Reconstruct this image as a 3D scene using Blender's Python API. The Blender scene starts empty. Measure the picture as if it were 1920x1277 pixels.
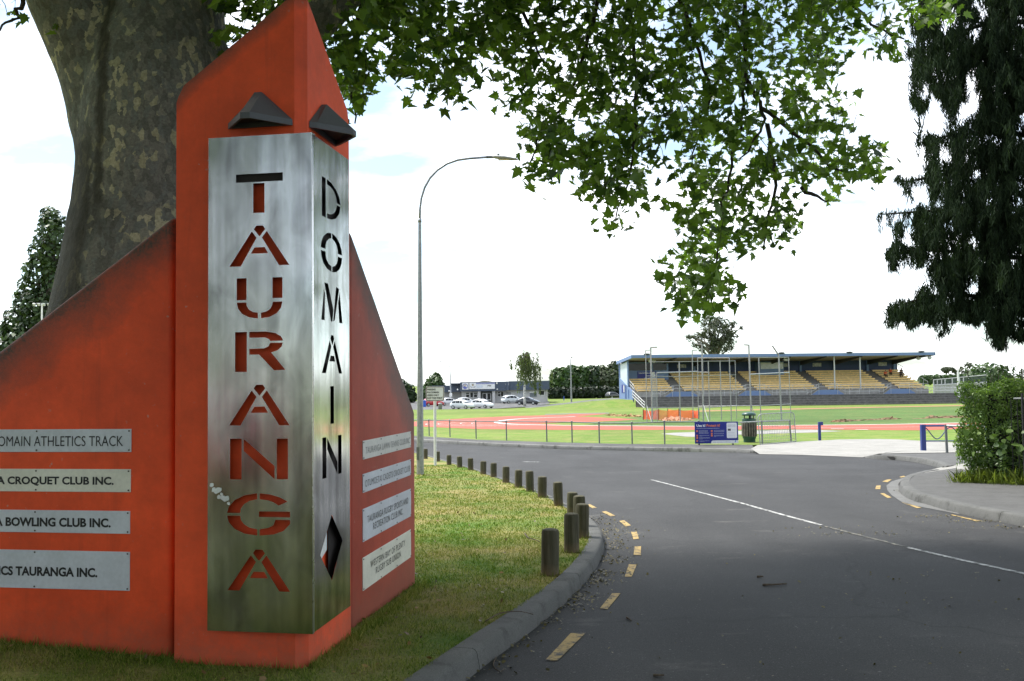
import bpy, bmesh, math, random
import numpy as np
from mathutils import Vector, Matrix, noise

random.seed(7)
rng = np.random.default_rng(7)
R = math.radians
scene = bpy.context.scene
col = scene.collection

# ------------------------------------------------------------------ camera
FPX, CX, CY = 1800.0, 960.0, 638.5          # focal length and centre in pixels of the 1920 px photograph
PITCH, ROLL = math.atan(82 / 1800), 0.012
cam_d = bpy.data.cameras.new('camera')
cam_d.sensor_width = 36.0
cam_d.lens = FPX / 1920 * 36.0
cam_d.clip_end = 6000
cam = bpy.data.objects.new('camera', cam_d)
col.objects.link(cam)
CROT = Matrix.Rotation(math.pi / 2 + PITCH, 4, 'X') @ Matrix.Rotation(-ROLL, 4, 'Z')
CAM = Vector((0, 0, 1.6))
cam.matrix_world = Matrix.Translation(CAM) @ CROT
scene.camera = cam

# ------------------------------------------------------------------ light
SUN_EL, SUN_AZ = R(58), R(308)               # high, ahead and to the left of the camera (azimuth clockwise from +Y)
SKY_K = 0.10
EXPOSURE = 1.45
sd = bpy.data.lights.new('sun', 'SUN')
sd.energy = 2.6
sd.angle = R(11)
sd.color = (1.0, 0.96, 0.9)
sun = bpy.data.objects.new('sun', sd)
col.objects.link(sun)
to_sun = Vector((math.sin(SUN_AZ) * math.cos(SUN_EL), math.cos(SUN_AZ) * math.cos(SUN_EL), math.sin(SUN_EL)))
sun.rotation_euler = to_sun.to_track_quat('Z', 'Y').to_euler()
sun.location = (0, 0, 40)

world = bpy.data.worlds.new('World')
scene.world = world
world.use_nodes = True
wt = world.node_tree
wt.nodes.clear()
def wn(t, **k):
    n = wt.nodes.new(t)
    for a, b in k.items():
        setattr(n, a, b)
    return n
sky = wn('ShaderNodeTexSky', sky_type='NISHITA', sun_disc=False, sun_elevation=SUN_EL, sun_rotation=SUN_AZ)
sky.air_density = 1.0; sky.dust_density = 1.0; sky.ozone_density = 1.0
tc = wn('ShaderNodeTexCoord')
sep = wn('ShaderNodeSeparateXYZ')
wt.links.new(tc.outputs['Generated'], sep.inputs[0])
addz = wn('ShaderNodeMath', operation='ADD'); addz.inputs[1].default_value = 0.22
wt.links.new(sep.outputs['Z'], addz.inputs[0])
mx = wn('ShaderNodeMath', operation='MAXIMUM'); mx.inputs[1].default_value = 0.12
wt.links.new(addz.outputs[0], mx.inputs[0])
div = wn('ShaderNodeVectorMath', operation='DIVIDE')
wt.links.new(tc.outputs['Generated'], div.inputs[0]); wt.links.new(mx.outputs[0], div.inputs[1])
cn = wn('ShaderNodeTexNoise'); cn.inputs['Scale'].default_value = 2.3; cn.inputs['Detail'].default_value = 7; cn.inputs['Roughness'].default_value = 0.55
mp = wn('ShaderNodeMapping'); mp.inputs['Location'].default_value = (3.1, 1.7, 0.4); mp.inputs['Scale'].default_value = (0.75, 1.0, 1.0)
wt.links.new(div.outputs[0], mp.inputs[0]); wt.links.new(mp.outputs[0], cn.inputs['Vector'])
cr = wn('ShaderNodeValToRGB')
cr.color_ramp.elements[0].position = 0.40; cr.color_ramp.elements[0].color = (0.14, 0.14, 0.14, 1)
cr.color_ramp.elements[1].position = 0.68; cr.color_ramp.elements[1].color = (1, 1, 1, 1)
wt.links.new(cn.outputs[0], cr.inputs[0])
cmx = wn('ShaderNodeMix', data_type='RGBA')
dim = wn('ShaderNodeMix', data_type='RGBA', blend_type='MULTIPLY'); dim.inputs[0].default_value = 1.0; dim.inputs[7].default_value = (0.60, 0.72, 0.74, 1)
wt.links.new(sky.outputs[0], dim.inputs[6])
wt.links.new(cr.outputs[0], cmx.inputs[0]); wt.links.new(dim.outputs[2], cmx.inputs[6])
cmx.inputs[7].default_value = (9.4, 9.5, 9.8, 1)
bg = wn('ShaderNodeBackground'); bg.inputs['Strength'].default_value = SKY_K
wo = wn('ShaderNodeOutputWorld')
wt.links.new(cmx.outputs[2], bg.inputs[0]); wt.links.new(bg.outputs[0], wo.inputs[0])

vs = scene.view_settings
vs.view_transform = 'Standard'; vs.look = 'None'; vs.gamma = 1.0; vs.exposure = EXPOSURE
vs.use_curve_mapping = False
scene.cycles.max_bounces = 7
scene.cycles.diffuse_bounces = 3
scene.cycles.glossy_bounces = 3
scene.cycles.transparent_max_bounces = 6
scene.cycles.sample_clamp_indirect = 6

# ------------------------------------------------------------------ picture <-> world
CROT3 = CROT.to_3x3()
CINV3 = CROT3.transposed()
def ray(px, py):
    return CROT3 @ Vector(((px - CX) / FPX, -(py - CY) / FPX, -1))
def proj(p):
    q = CINV3 @ (Vector(p) - CAM)
    if q.z > -0.05:
        return None
    return (CX + FPX * q.x / -q.z, CY - FPX * q.y / -q.z, -q.z)
KN = [(-600, 0.0), (0, 0.0), (40, -1.2), (150, -2.3), (5000, -2.3)]     # how the land falls away
def g(y):
    for (a, za), (b, zb) in zip(KN, KN[1:]):
        if y <= b:
            return za + (zb - za) * (y - a) / (b - a)
    return KN[-1][1]
def gpt(px, py, dz=0.0):
    d = ray(px, py)
    lo, hi = 0.5, 4000.0
    f = lambda t: CAM.z + d.z * t - g(CAM.y + d.y * t) - dz
    if f(hi) > 0:
        return CAM + d * 600
    for _ in range(70):
        m = (lo + hi) / 2
        if f(m) > 0: lo = m
        else: hi = m
    return CAM + d * hi
def at(px, py, y):
    d = ray(px, py)
    return CAM + d * (y / d.y)
def on_plane(px, py, p0, n):
    d = ray(px, py)
    return CAM + d * ((Vector(p0) - CAM).dot(n) / d.dot(n))

# ------------------------------------------------------------------ things, parts, meshes
XF = {}
def tag(o, label=None, cat=None, group=None, kind=None):
    if label: o['label'] = label
    if cat: o['category'] = cat
    if group: o['group'] = group
    if kind: o['kind'] = kind
    return o
def thing(name, label, cat, loc=(0, 0, 0), rz=0.0, group=None):
    o = bpy.data.objects.new(name, None)
    o.empty_display_size = 0.2
    col.objects.link(o)
    o.location = loc; o.rotation_euler = (0, 0, rz)
    XF[o.name] = Matrix.Translation(Vector(loc)) @ Matrix.Rotation(rz, 4, 'Z')
    return tag(o, label, cat, group)
def copy_tree(o, parent=None):
    c = o.copy(); col.objects.link(c)
    XF[c.name] = XF.get(o.name, Matrix.Identity(4))
    if parent is not None:
        c.parent = parent
    for ch in list(o.children):
        copy_tree(ch, c)
    return c
def place(o, loc, rz=0.0, s=1.0, label=None, group=None):
    o.location = loc; o.rotation_euler = (0, 0, rz); o.scale = (s, s, s)
    if label: o['label'] = label
    if group: o['group'] = group
    return o

def link_mesh(name, me, m, parent=None, smooth=False):
    if m is not None:
        for q in (m if isinstance(m, (list, tuple)) else [m]):
            me.materials.append(q)
    if smooth:
        me.polygons.foreach_set('use_smooth', [True] * len(me.polygons))
    o = bpy.data.objects.new(name, me)
    col.objects.link(o)
    if parent is not None:
        o.parent = parent
        XF[o.name] = XF[parent.name]
    else:
        XF[o.name] = Matrix.Identity(4)
    return o

class MB:
    def __init__(s):
        s.v = []; s.f = []
    def add(s, vs, fs):
        k = len(s.v)
        s.v += [Vector(p) for p in vs]
        s.f += [tuple(i + k for i in f) for f in fs]
        return s
    def box(s, c, d, rz=0.0, rot=None):
        c = Vector(c); h = Vector(d) / 2
        M = rot if rot is not None else Matrix.Rotation(rz, 3, 'Z')
        vs = [c + M @ Vector((x * h.x, y * h.y, z * h.z)) for z in (-1, 1) for y in (-1, 1) for x in (-1, 1)]
        return s.add(vs, [(0, 2, 3, 1), (4, 5, 7, 6), (0, 1, 5, 4), (2, 6, 7, 3), (1, 3, 7, 5), (0, 4, 6, 2)])
    def extrude(s, pts, vec):
        pts = [Vector(p) for p in pts]; vec = Vector(vec); n = len(pts)
        vs = pts + [p + vec for p in pts]
        fs = [tuple(range(n))[::-1], tuple(range(n, 2 * n))]
        fs += [(i, (i + 1) % n, n + (i + 1) % n, n + i) for i in range(n)]
        return s.add(vs, fs)
    def tube(s, pts, r, n=8, cap=True):
        pts = [Vector(p) for p in pts]
        rr = list(r) if hasattr(r, '__len__') else [r] * len(pts)
        rings = []; up = None
        for i, p in enumerate(pts):
            a = pts[max(i - 1, 0)]; b = pts[min(i + 1, len(pts) - 1)]
            t = (b - a).normalized()
            if up is None:
                up = t.orthogonal().normalized()
            up = (up - t * up.dot(t))
            up = up.normalized() if up.length > 1e-6 else t.orthogonal().normalized()
            w = t.cross(up)
            rings.append([p + (up * math.cos(2 * math.pi * k / n) + w * math.sin(2 * math.pi * k / n)) * rr[i] for k in range(n)])
        vs = [q for ring in rings for q in ring]
        fs = [(i * n + k, i * n + (k + 1) % n, (i + 1) * n + (k + 1) % n, (i + 1) * n + k) for i in range(len(pts) - 1) for k in range(n)]
        if cap:
            fs += [tuple(range(n))[::-1], tuple((len(pts) - 1) * n + k for k in range(n))]
        return s.add(vs, fs)
    def lathe(s, prof, c, n=16, axis='Z', cap=True):
        c = Vector(c); vs = []
        for r, z in prof:
            for k in range(n):
                a = 2 * math.pi * k / n
                q = (r * math.cos(a), r * math.sin(a), z)
                if axis == 'Y': q = (q[0], q[2], -q[1])
                if axis == 'X': q = (q[2], q[0], q[1])
                vs.append(c + Vector(q))
        m = len(prof)
        fs = [(i * n + k, i * n + (k + 1) % n, (i + 1) * n + (k + 1) % n, (i + 1) * n + k) for i in range(m - 1) for k in range(n)]
        if cap:
            fs += [tuple(range(n))[::-1], tuple((m - 1) * n + k for k in range(n))]
        return s.add(vs, fs)
    def ball(s, c, r, n=10, m=6):
        r = Vector(r) if hasattr(r, '__len__') else Vector((r, r, r))
        c = Vector(c); vs = [c + Vector((0, 0, -r.z))]
        for i in range(1, m):
            t = math.pi * i / m - math.pi / 2
            for k in range(n):
                a = 2 * math.pi * k / n
                vs.append(c + Vector((r.x * math.cos(t) * math.cos(a), r.y * math.cos(t) * math.sin(a), r.z * math.sin(t))))
        vs.append(c + Vector((0, 0, r.z)))
        fs = [(0, 1 + (k + 1) % n, 1 + k) for k in range(n)]
        for i in range(m - 2):
            fs += [(1 + i * n + k, 1 + i * n + (k + 1) % n, 1 + (i + 1) * n + (k + 1) % n, 1 + (i + 1) * n + k) for k in range(n)]
        b = 1 + (m - 2) * n
        fs += [(b + k, b + (k + 1) % n, len(vs) - 1) for k in range(n)]
        return s.add(vs, fs)
    def build(s, name, m, parent=None, smooth=False, bevel=0.0, seg=2, autos=False):
        me = bpy.data.meshes.new(name)
        inv = XF[parent.name].inverted() if parent is not None else Matrix.Identity(4)
        me.from_pydata([tuple(inv @ p) for p in s.v], [], s.f)
        me.validate()
        bm = bmesh.new(); bm.from_mesh(me)
        bmesh.ops.recalc_face_normals(bm, faces=bm.faces)
        if bevel:
            es = [e for e in bm.edges if len(e.link_faces) == 2 and e.calc_face_angle(0) > 0.3]
            bmesh.ops.bevel(bm, geom=es, offset=bevel, segments=seg, affect='EDGES', profile=0.5, clamp_overlap=True)
        if autos:
            for e in bm.edges:
                e.smooth = not (len(e.link_faces) == 2 and e.calc_face_angle(0) > 0.6)
        bm.to_mesh(me); bm.free()
        return link_mesh(name, me, m, parent, smooth or autos)

def single(name, mb, m, label, cat, group=None, kind=None, base=None, **k):
    """a thing that is one mesh; its origin is put at `base`"""
    if base is not None:
        b = Vector(base); mb.v = [p - b for p in mb.v]
    o = mb.build(name, m, **k)
    if base is not None:
        o.location = base
        XF[o.name] = Matrix.Translation(b)
    return tag(o, label, cat, group, kind)

def fast_mesh(name, verts, faces_k, m, parent=None, smooth=False):
    """verts (n,3); faces_k: list of integer arrays (each (nf,k))"""
    me = bpy.data.meshes.new(name)
    inv = np.array(XF[parent.name].inverted()) if parent is not None else np.eye(4)
    verts = verts @ inv[:3, :3].T + inv[:3, 3]
    me.vertices.add(len(verts)); me.vertices.foreach_set('co', verts.astype(np.float32).ravel())
    tot = np.concatenate([np.full(len(f), f.shape[1]) for f in faces_k]).astype(np.int32)
    loops = np.concatenate([f.ravel() for f in faces_k]).astype(np.int32)
    start = np.concatenate([[0], np.cumsum(tot)[:-1]]).astype(np.int32)
    me.loops.add(len(loops)); me.loops.foreach_set('vertex_index', loops)
    me.polygons.add(len(tot)); me.polygons.foreach_set('loop_start', start)
    try: me.polygons.foreach_set('loop_total', tot)
    except Exception: pass
    me.update(calc_edges=True); me.validate()
    return link_mesh(name, me, m, parent, smooth)

def scatter_mesh(name, tv, tf, locs, mats, m, parent=None):
    """one mesh made of a small template (leaf, blade, clod) at many places; mats (n,3,3)"""
    tv = np.asarray(tv, float); n = len(locs); k = len(tv)
    V = np.einsum('nij,kj->nki', mats, tv) + locs[:, None, :]
    off = (np.arange(n) * k)[:, None, None]
    by = {}
    for f in tf: by.setdefault(len(f), []).append(f)
    fk = [(np.array(fs)[None] + off).reshape(-1, q) for q, fs in by.items()]
    return fast_mesh(name, V.reshape(-1, 3), fk, m, parent)

def rot_mats(n, scale, up=None, tilt=None, r=None):
    """random orientations; with `up` the template +Z leans about `up`"""
    r = r or rng
    q = r.normal(size=(n, 4)); q /= np.linalg.norm(q, axis=1, keepdims=True)
    w, x, y, z = q.T
    M = np.stack([np.stack([1 - 2 * (y * y + z * z), 2 * (x * y - z * w), 2 * (x * z + y * w)], -1),
                  np.stack([2 * (x * y + z * w), 1 - 2 * (x * x + z * z), 2 * (y * z - x * w)], -1),
                  np.stack([2 * (x * z - y * w), 2 * (y * z + x * w), 1 - 2 * (x * x + y * y)], -1)], 1)
    if up is not None:
        Z = np.asarray(up, float) + r.normal(size=(n, 3)) * (tilt if tilt is not None else 0.4)
        Z /= np.linalg.norm(Z, axis=1, keepdims=True)
        X = np.cross(r.normal(size=(n, 3)), Z); X /= np.linalg.norm(X, axis=1, keepdims=True)
        Y = np.cross(Z, X)
        M = np.stack([X, Y, Z], -1)
    s = np.asarray(scale)
    return M * (s.reshape(-1, 1, 1) if s.ndim == 1 else s)

def drape(name, poly, dz, m, step=0.0, label=None, extra=None, jitter=0.0):
    """a sheet lying on the land: plan polygon, cut where the land's slope changes"""
    bm = bmesh.new()
    vs = [bm.verts.new((p[0], p[1], 0)) for p in poly]
    bm.faces.new(vs)
    ys = [p[1] for p in poly]; xs = [p[0] for p in poly]
    cuts = [k[0] for k in KN[1:-1] if min(ys) < k[0] < max(ys)]
    cx = []
    if step:
        cuts += list(np.arange(math.ceil(min(ys) / step) * step, max(ys), step))
        cx = list(np.arange(math.ceil(min(xs) / step) * step, max(xs), step))
    bmesh.ops.triangulate(bm, faces=bm.faces)
    for c in sorted(set(cuts)):
        bmesh.ops.bisect_plane(bm, geom=bm.verts[:] + bm.edges[:] + bm.faces[:], plane_co=(0, c, 0), plane_no=(0, 1, 0), dist=1e-5)
    for c in cx:
        bmesh.ops.bisect_plane(bm, geom=bm.verts[:] + bm.edges[:] + bm.faces[:], plane_co=(c, 0, 0), plane_no=(1, 0, 0), dist=1e-5)
    for v in bm.verts:
        v.co.z = g(v.co.y) + dz + (extra(v.co.x, v.co.y) if extra else 0)
    bmesh.ops.recalc_face_normals(bm, faces=bm.faces)
    if sum(f.normal.z for f in bm.faces) < 0:
        bmesh.ops.reverse_faces(bm, faces=bm.faces)
    me = bpy.data.meshes.new(name); bm.to_mesh(me); bm.free()
    o = link_mesh(name, me, m)
    o['kind'] = 'structure'
    return o
def px_drape(name, pts, dz, m, lift=0.0, **k):
    return drape(name, [tuple(gpt(x, y, dz))[:2] for x, y in pts], dz + lift, m, **k)
def resample(pts, n):
    pts = [Vector(p) for p in pts]
    P = [2 * pts[0] - pts[1]] + pts + [2 * pts[-1] - pts[-2]]
    out = []
    for i in range(1, len(P) - 2):
        for k in range(n):
            t = k / n
            a, b, c, d = P[i - 1], P[i], P[i + 1], P[i + 2]
            out.append(0.5 * ((2 * b) + (c - a) * t + (2 * a - 5 * b + 4 * c - d) * t * t + (3 * b - a - 3 * c + d) * t ** 3))
    out.append(pts[-1])
    return out
def inside(poly, x, y):
    c = False; j = len(poly) - 1
    for i in range(len(poly)):
        xi, yi = poly[i][0], poly[i][1]; xj, yj = poly[j][0], poly[j][1]
        if (yi > y) != (yj > y) and x < (xj - xi) * (y - yi) / (yj - yi) + xi:
            c = not c
        j = i
    return c

# lettering: the built-in font, turned into flat meshes (x to the right, y up, metres)
def text_mesh(txt, align='LEFT', bold=0.0, spacing=1.0, line=1.0):
    cu = bpy.data.curves.new('lettering', 'FONT')
    cu.body = txt; cu.size = 1.0; cu.align_x = align; cu.space_character = spacing; cu.space_line = line
    cu.offset = bold; cu.resolution_u = 3
    ob = bpy.data.objects.new('lettering', cu)
    me = bpy.data.meshes.new_from_object(ob)
    vs = np.array([tuple(v.co) for v in me.vertices]).reshape(-1, 3); fs = [tuple(p.vertices) for p in me.polygons]
    bpy.data.objects.remove(ob); bpy.data.meshes.remove(me); bpy.data.curves.remove(cu)
    return vs, fs
def letter(mb, txt, o, ux, uz, w=None, h=None, align='c', n=None, **k):
    """lay text on a plane: o = middle (or left/right middle) point, ux/uz unit vectors, w total width, h cap height"""
    vs, fs = text_mesh(txt, **k)
    x0, x1 = vs[:, 0].min(), vs[:, 0].max(); y0, y1 = vs[:, 1].min(), vs[:, 1].max()
    sy = h / (y1 - y0); sx = w / (x1 - x0) if w else sy
    ax = {'c': (x0 + x1) / 2, 'l': x0, 'r': x1}[align]
    o = Vector(o); ux = Vector(ux); uz = Vector(uz)
    mb.add([o + ux * ((p[0] - ax) * sx) + uz * ((p[1] - (y0 + y1) / 2) * sy) for p in vs], fs)
    return mb

# ------------------------------------------------------------------ materials
def nodes(name):
    m = bpy.data.materials.new(name); m.use_nodes = True
    nt = m.node_tree; nt.nodes.clear()
    out = nt.nodes.new('ShaderNodeOutputMaterial')
    return m, nt, out
def N(nt, t, ins=None, **k):
    n = nt.nodes.new(t)
    for a, b in k.items(): setattr(n, a, b)
    for a, b in (ins or {}).items():
        if isinstance(b, bpy.types.NodeSocket): nt.links.new(b, n.inputs[a])
        else: n.inputs[a].default_value = b
    return n
def rgba(c): return (c[0], c[1], c[2], 1.0)
def ramp(nt, fac, stops, interp='LINEAR'):
    n = nt.nodes.new('ShaderNodeValToRGB'); n.color_ramp.interpolation = interp
    e = n.color_ramp.elements
    while len(e) < len(stops): e.new(0.5)
    for q, (p, c) in zip(e, stops):
        q.position = p; q.color = rgba(c) if hasattr(c, '__len__') else (c, c, c, 1)
    nt.links.new(fac, n.inputs[0])
    return n.outputs[0]
def mixc(nt, f, a, b, bt='MIX'):
    n = nt.nodes.new('ShaderNodeMix'); n.data_type = 'RGBA'; n.blend_type = bt
    for i, v in ((0, f), (6, a), (7, b)):
        if isinstance(v, bpy.types.NodeSocket): nt.links.new(v, n.inputs[i])
        else: n.inputs[i].default_value = v if i == 0 else rgba(v)
    return n.outputs[2]
def math_(nt, op, a, b=0.0, c=0.0):
    n = nt.nodes.new('ShaderNodeMath'); n.operation = op
    for i, v in enumerate((a, b, c)):
        if isinstance(v, bpy.types.NodeSocket): nt.links.new(v, n.inputs[i])
        else: n.inputs[i].default_value = v
    return n.outputs[0]
def tnoise(nt, vec, scale, detail=4, rough=0.55, dist=0.0):
    n = nt.nodes.new('ShaderNodeTexNoise')
    n.inputs['Scale'].default_value = scale; n.inputs['Detail'].default_value = detail
    n.inputs['Roughness'].default_value = rough; n.inputs['Distortion'].default_value = dist
    if vec is not None: nt.links.new(vec, n.inputs['Vector'])
    return n.outputs[0]
def obj_co(nt): return nt.nodes.new('ShaderNodeTexCoord').outputs['Object']
def world_co(nt): return nt.nodes.new('ShaderNodeNewGeometry').outputs['Position']
def scaled(nt, v, s):
    return N(nt, 'ShaderNodeMapping', {'Vector': v, 'Scale': s}).outputs[0]
def bump_(nt, h, strength, dist=0.01):
    n = nt.nodes.new('ShaderNodeBump'); n.inputs['Strength'].default_value = strength; n.inputs['Distance'].default_value = dist
    nt.links.new(h, n.inputs['Height']); return n.outputs[0]
def princ(nt, out, color, rough=0.6, metal=0.0, normal=None, spec=0.5, **ins):
    b = nt.nodes.new('ShaderNodeBsdfPrincipled')
    for k, v in {'Base Color': color, 'Roughness': rough, 'Metallic': metal, 'Specular IOR Level': spec, **ins}.items():
        if isinstance(v, bpy.types.NodeSocket): nt.links.new(v, b.inputs[k])
        else: b.inputs[k].default_value = rgba(v) if hasattr(v, '__len__') and len(v) == 3 else v
    if normal is not None: nt.links.new(normal, b.inputs['Normal'])
    nt.links.new(b.outputs[0], out.inputs[0])
    return b
def simple(name, c, rough=0.6, var=0.18, scale=6.0, metal=0.0, bump=0.0, bscale=60.0, spec=0.5, fine=0.08, world_space=False, **ins):
    m, nt, out = nodes(name)
    co = world_co(nt) if world_space else obj_co(nt)
    a = tnoise(nt, co, scale, 5)
    k = ramp(nt, a, [(0.3, 1 - var), (0.7, 1 + var)])
    cc = mixc(nt, 1.0, c, k, 'MULTIPLY')
    if fine:
        k2 = ramp(nt, tnoise(nt, co, scale * 14, 3), [(0.3, 1 - fine), (0.7, 1 + fine)])
        cc = mixc(nt, 1.0, cc, k2, 'MULTIPLY')
    rr = math_(nt, 'MULTIPLY_ADD', a, 0.25, rough - 0.125)
    nb = bump_(nt, tnoise(nt, co, bscale, 4), bump) if bump else None
    princ(nt, out, cc, rr, metal, nb, spec, **ins)
    return m
# ================================================================== setting: land, road, kerbs, field
def grass_mat(name, green, straw, amount, stripes=False, fine=30.0):
    m, nt, out = nodes(name)
    co = world_co(nt)
    big = tnoise(nt, co, 0.9, 6, 0.62)
    mask = ramp(nt, big, [(0.46 - amount * 0.3, 0.0), (0.72 - amount * 0.25, 1.0)])
    c = mixc(nt, mask, green, straw)
    f = ramp(nt, tnoise(nt, co, fine, 4, 0.7), [(0.25, 0.55), (0.75, 1.45)])
    c = mixc(nt, 1.0, c, f, 'MULTIPLY')
    w = ramp(nt, tnoise(nt, co, 0.07, 3), [(0.3, 0.82), (0.7, 1.2)])
    c = mixc(nt, 1.0, c, w, 'MULTIPLY')
    if stripes:
        s = scaled(nt, co, (0.05, 1.1, 1.0))
        st = ramp(nt, tnoise(nt, s, 1.0, 3), [(0.35, (0.9, 0.95, 0.85)), (0.65, (1.18, 1.08, 1.05))])
        c = mixc(nt, 1.0, c, st, 'MULTIPLY')
    princ(nt, out, c, 0.9, 0, bump_(nt, tnoise(nt, co, fine * 1.5, 3), 0.5, 0.03), 0.15)
    return m
M_GRASS = grass_mat('field grass', (0.105, 0.175, 0.030), (0.19, 0.20, 0.065), 0.1, True, 9)
M_TURF = grass_mat('verge turf', (0.085, 0.150, 0.022), (0.26, 0.22, 0.085), 0.36, False, 38)
M_PITCH = grass_mat('infield grass', (0.065, 0.125, 0.032), (0.12, 0.14, 0.045), 0.0, True, 5)

def asphalt_mat(name, base, dust):
    m, nt, out = nodes(name)
    co = world_co(nt)
    agg = ramp(nt, tnoise(nt, co, 95, 4, 0.8), [(0.34, 0.45), (0.58, 1.0), (0.70, 2.6)])
    pat = ramp(nt, tnoise(nt, co, 0.45, 6, 0.6), [(0.3, 0.78), (0.7, 1.22)])
    lane = ramp(nt, tnoise(nt, scaled(nt, co, (0.5, 0.09, 1)), 1.6, 3), [(0.35, 0.85), (0.7, 1.15)])
    c = mixc(nt, 1.0, base, agg, 'MULTIPLY'); c = mixc(nt, 1.0, c, pat, 'MULTIPLY'); c = mixc(nt, 1.0, c, lane, 'MULTIPLY')
    chips = ramp(nt, tnoise(nt, co, 48, 2, 0.5), [(0.70, 0.0), (0.74, 1.0)])
    c = mixc(nt, math_(nt, 'MULTIPLY', chips, 0.45), c, (0.30, 0.30, 0.28))
    d = ramp(nt, tnoise(nt, scaled(nt, co, (1.0, 1.7, 1)), 1.1, 7, 0.68), [(0.6, 0.0), (0.78, 1.0)])
    c = mixc(nt, math_(nt, 'MULTIPLY', d, dust), c, (0.2, 0.19, 0.17))
    # a crack or two
    w = N(nt, 'ShaderNodeTexVoronoi', {'Vector': N(nt, 'ShaderNodeVectorMath', {0: co, 1: N(nt, 'ShaderNodeTexNoise', {'Vector': co, 'Scale': 1.5, 'Detail': 5.0}).outputs[1]}, operation='ADD').outputs[0], 'Scale': 0.22}, feature='DISTANCE_TO_EDGE').outputs[0]
    ck = ramp(nt, w, [(0.0, 1.0), (0.006, 0.0)])
    c = mixc(nt, math_(nt, 'MULTIPLY', ck, 0.55), c, (0.018, 0.018, 0.018))
    princ(nt, out, c, 0.8, 0, bump_(nt, tnoise(nt, co, 110, 4, 0.75), 0.6, 0.006), 0.28)
    return m
M_ROAD = asphalt_mat('road asphalt', (0.044, 0.044, 0.0445), 0.4)
M_PATH = asphalt_mat('path asphalt', (0.085, 0.083, 0.08), 0.2)
def concrete_mat(name, c0, stain=0.5, scale=1.0):
    m, nt, out = nodes(name)
    co = world_co(nt)
    c = mixc(nt, 1.0, c0, ramp(nt, tnoise(nt, co, 2.2 * scale, 6, 0.65), [(0.3, 0.84), (0.7, 1.14)]), 'MULTIPLY')
    c = mixc(nt, 1.0, c, ramp(nt, tnoise(nt, co, 110 * scale, 3, 0.7), [(0.3, 0.7), (0.7, 1.3)]), 'MULTIPLY')
    s = ramp(nt, tnoise(nt, co, 5 * scale, 6, 0.7), [(0.52, 0.0), (0.68, 1.0)])
    c = mixc(nt, math_(nt, 'MULTIPLY', s, stain), c, (c0[0] * 0.3, c0[1] * 0.3, c0[2] * 0.27))
    princ(nt, out, c, 0.85, 0, bump_(nt, tnoise(nt, co, 90 * scale, 4, 0.7), 0.5, 0.004), 0.3)
    return m
M_KERB = concrete_mat('kerb concrete', (0.105, 0.105, 0.10), 0.6)
M_KERB2 = concrete_mat('old painted kerb', (0.17, 0.17, 0.16), 0.95, 0.45)
M_FOOT = concrete_mat('footpath concrete', (0.09, 0.089, 0.086), 0.35)
M_SLAB = concrete_mat('pale concrete', (0.27, 0.262, 0.24), 0.15, 0.4)
def paint_mat(name, c, wear=0.55):
    m, nt, out = nodes(name)
    co = world_co(nt)
    w = ramp(nt, tnoise(nt, co, 13, 7, 0.72), [(wear - 0.08, 0.0), (wear + 0.06, 1.0)])
    c = mixc(nt, w, c, (0.06, 0.06, 0.058))
    c = mixc(nt, 1.0, c, ramp(nt, tnoise(nt, co, 120, 3), [(0.3, 0.75), (0.7, 1.2)]), 'MULTIPLY')
    princ(nt, out, c, 0.75, 0, None, 0.3)
    return m
M_YEL = paint_mat('yellow road paint', (0.42, 0.29, 0.10), 0.57)
M_WHT = paint_mat('white road paint', (0.50, 0.50, 0.48), 0.53)
M_TRACK = simple('red running track', (0.33, 0.062, 0.030), 0.8, 0.12, 0.4, world_space=True, fine=0.05)
M_LINE = simple('track line paint', (0.8, 0.8, 0.78), 0.7, 0.06, 2, world_space=True)
M_DIRT = simple('dug earth', (0.17, 0.105, 0.055), 0.95, 0.35, 3, bump=0.6, bscale=12)

# ---- land: one sheet to the horizon
xs = np.array([-3000, -600, -200, -80, -30, 0, 30, 80, 200, 600, 3000], float)
ys = np.array([-600, -120, -40, 0, 20, 40, 70, 110, 150, 220, 400, 900, 4500], float)
V = np.array([(x, y, g(y) - 0.05) for y in ys for x in xs])
nx = len(xs)
Fq = np.array([(j * nx + i, j * nx + i + 1, (j + 1) * nx + i + 1, (j + 1) * nx + i) for j in range(len(ys) - 1) for i in range(nx - 1)])
o = fast_mesh('ground', V, [Fq], M_GRASS); o['kind'] = 'structure'

# ---- kerb lines, from the photograph down to the land
H1 = 0.13
karr = [(825, 1263), (890, 1216), (942, 1180), (989, 1151), (1036, 1114.6), (1072.5, 1088.5), (1106, 1052), (1117, 1034), (1129, 1012), (1129, 998), (1122, 984),
        (1108, 970), (1085, 954), (1055, 938), (1010, 918.5), (955, 899), (905, 882), (850, 866), (790, 850)]
kpl = [gpt(x, y, H1).to_2d() for x, y in karr]
d0 = (kpl[0] - kpl[2]).normalized(); d1 = (kpl[-1] - kpl[-3]).normalized()
kpl = [kpl[0] + d0 * 9, kpl[0] + d0 * 3] + kpl + [kpl[-1] + d1 * 12, kpl[-1] + d1 * 45]
kpl = [p.to_2d() for p in resample([p.to_3d() for p in kpl], 6)]
for _ in range(40):
    kpl = [kpl[0]] + [(a_ + 2 * b_ + c_) / 4 for a_, b_, c_ in zip(kpl, kpl[1:], kpl[2:])] + [kpl[-1]]
def offset(pl, d):
    out = []
    for i, p in enumerate(pl):
        t = (pl[min(i + 1, len(pl) - 1)] - pl[max(i - 1, 0)]).normalized()
        out.append(p + Vector((-t.y, t.x)) * d)          # + is to the left of the direction of travel
    return out
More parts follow.
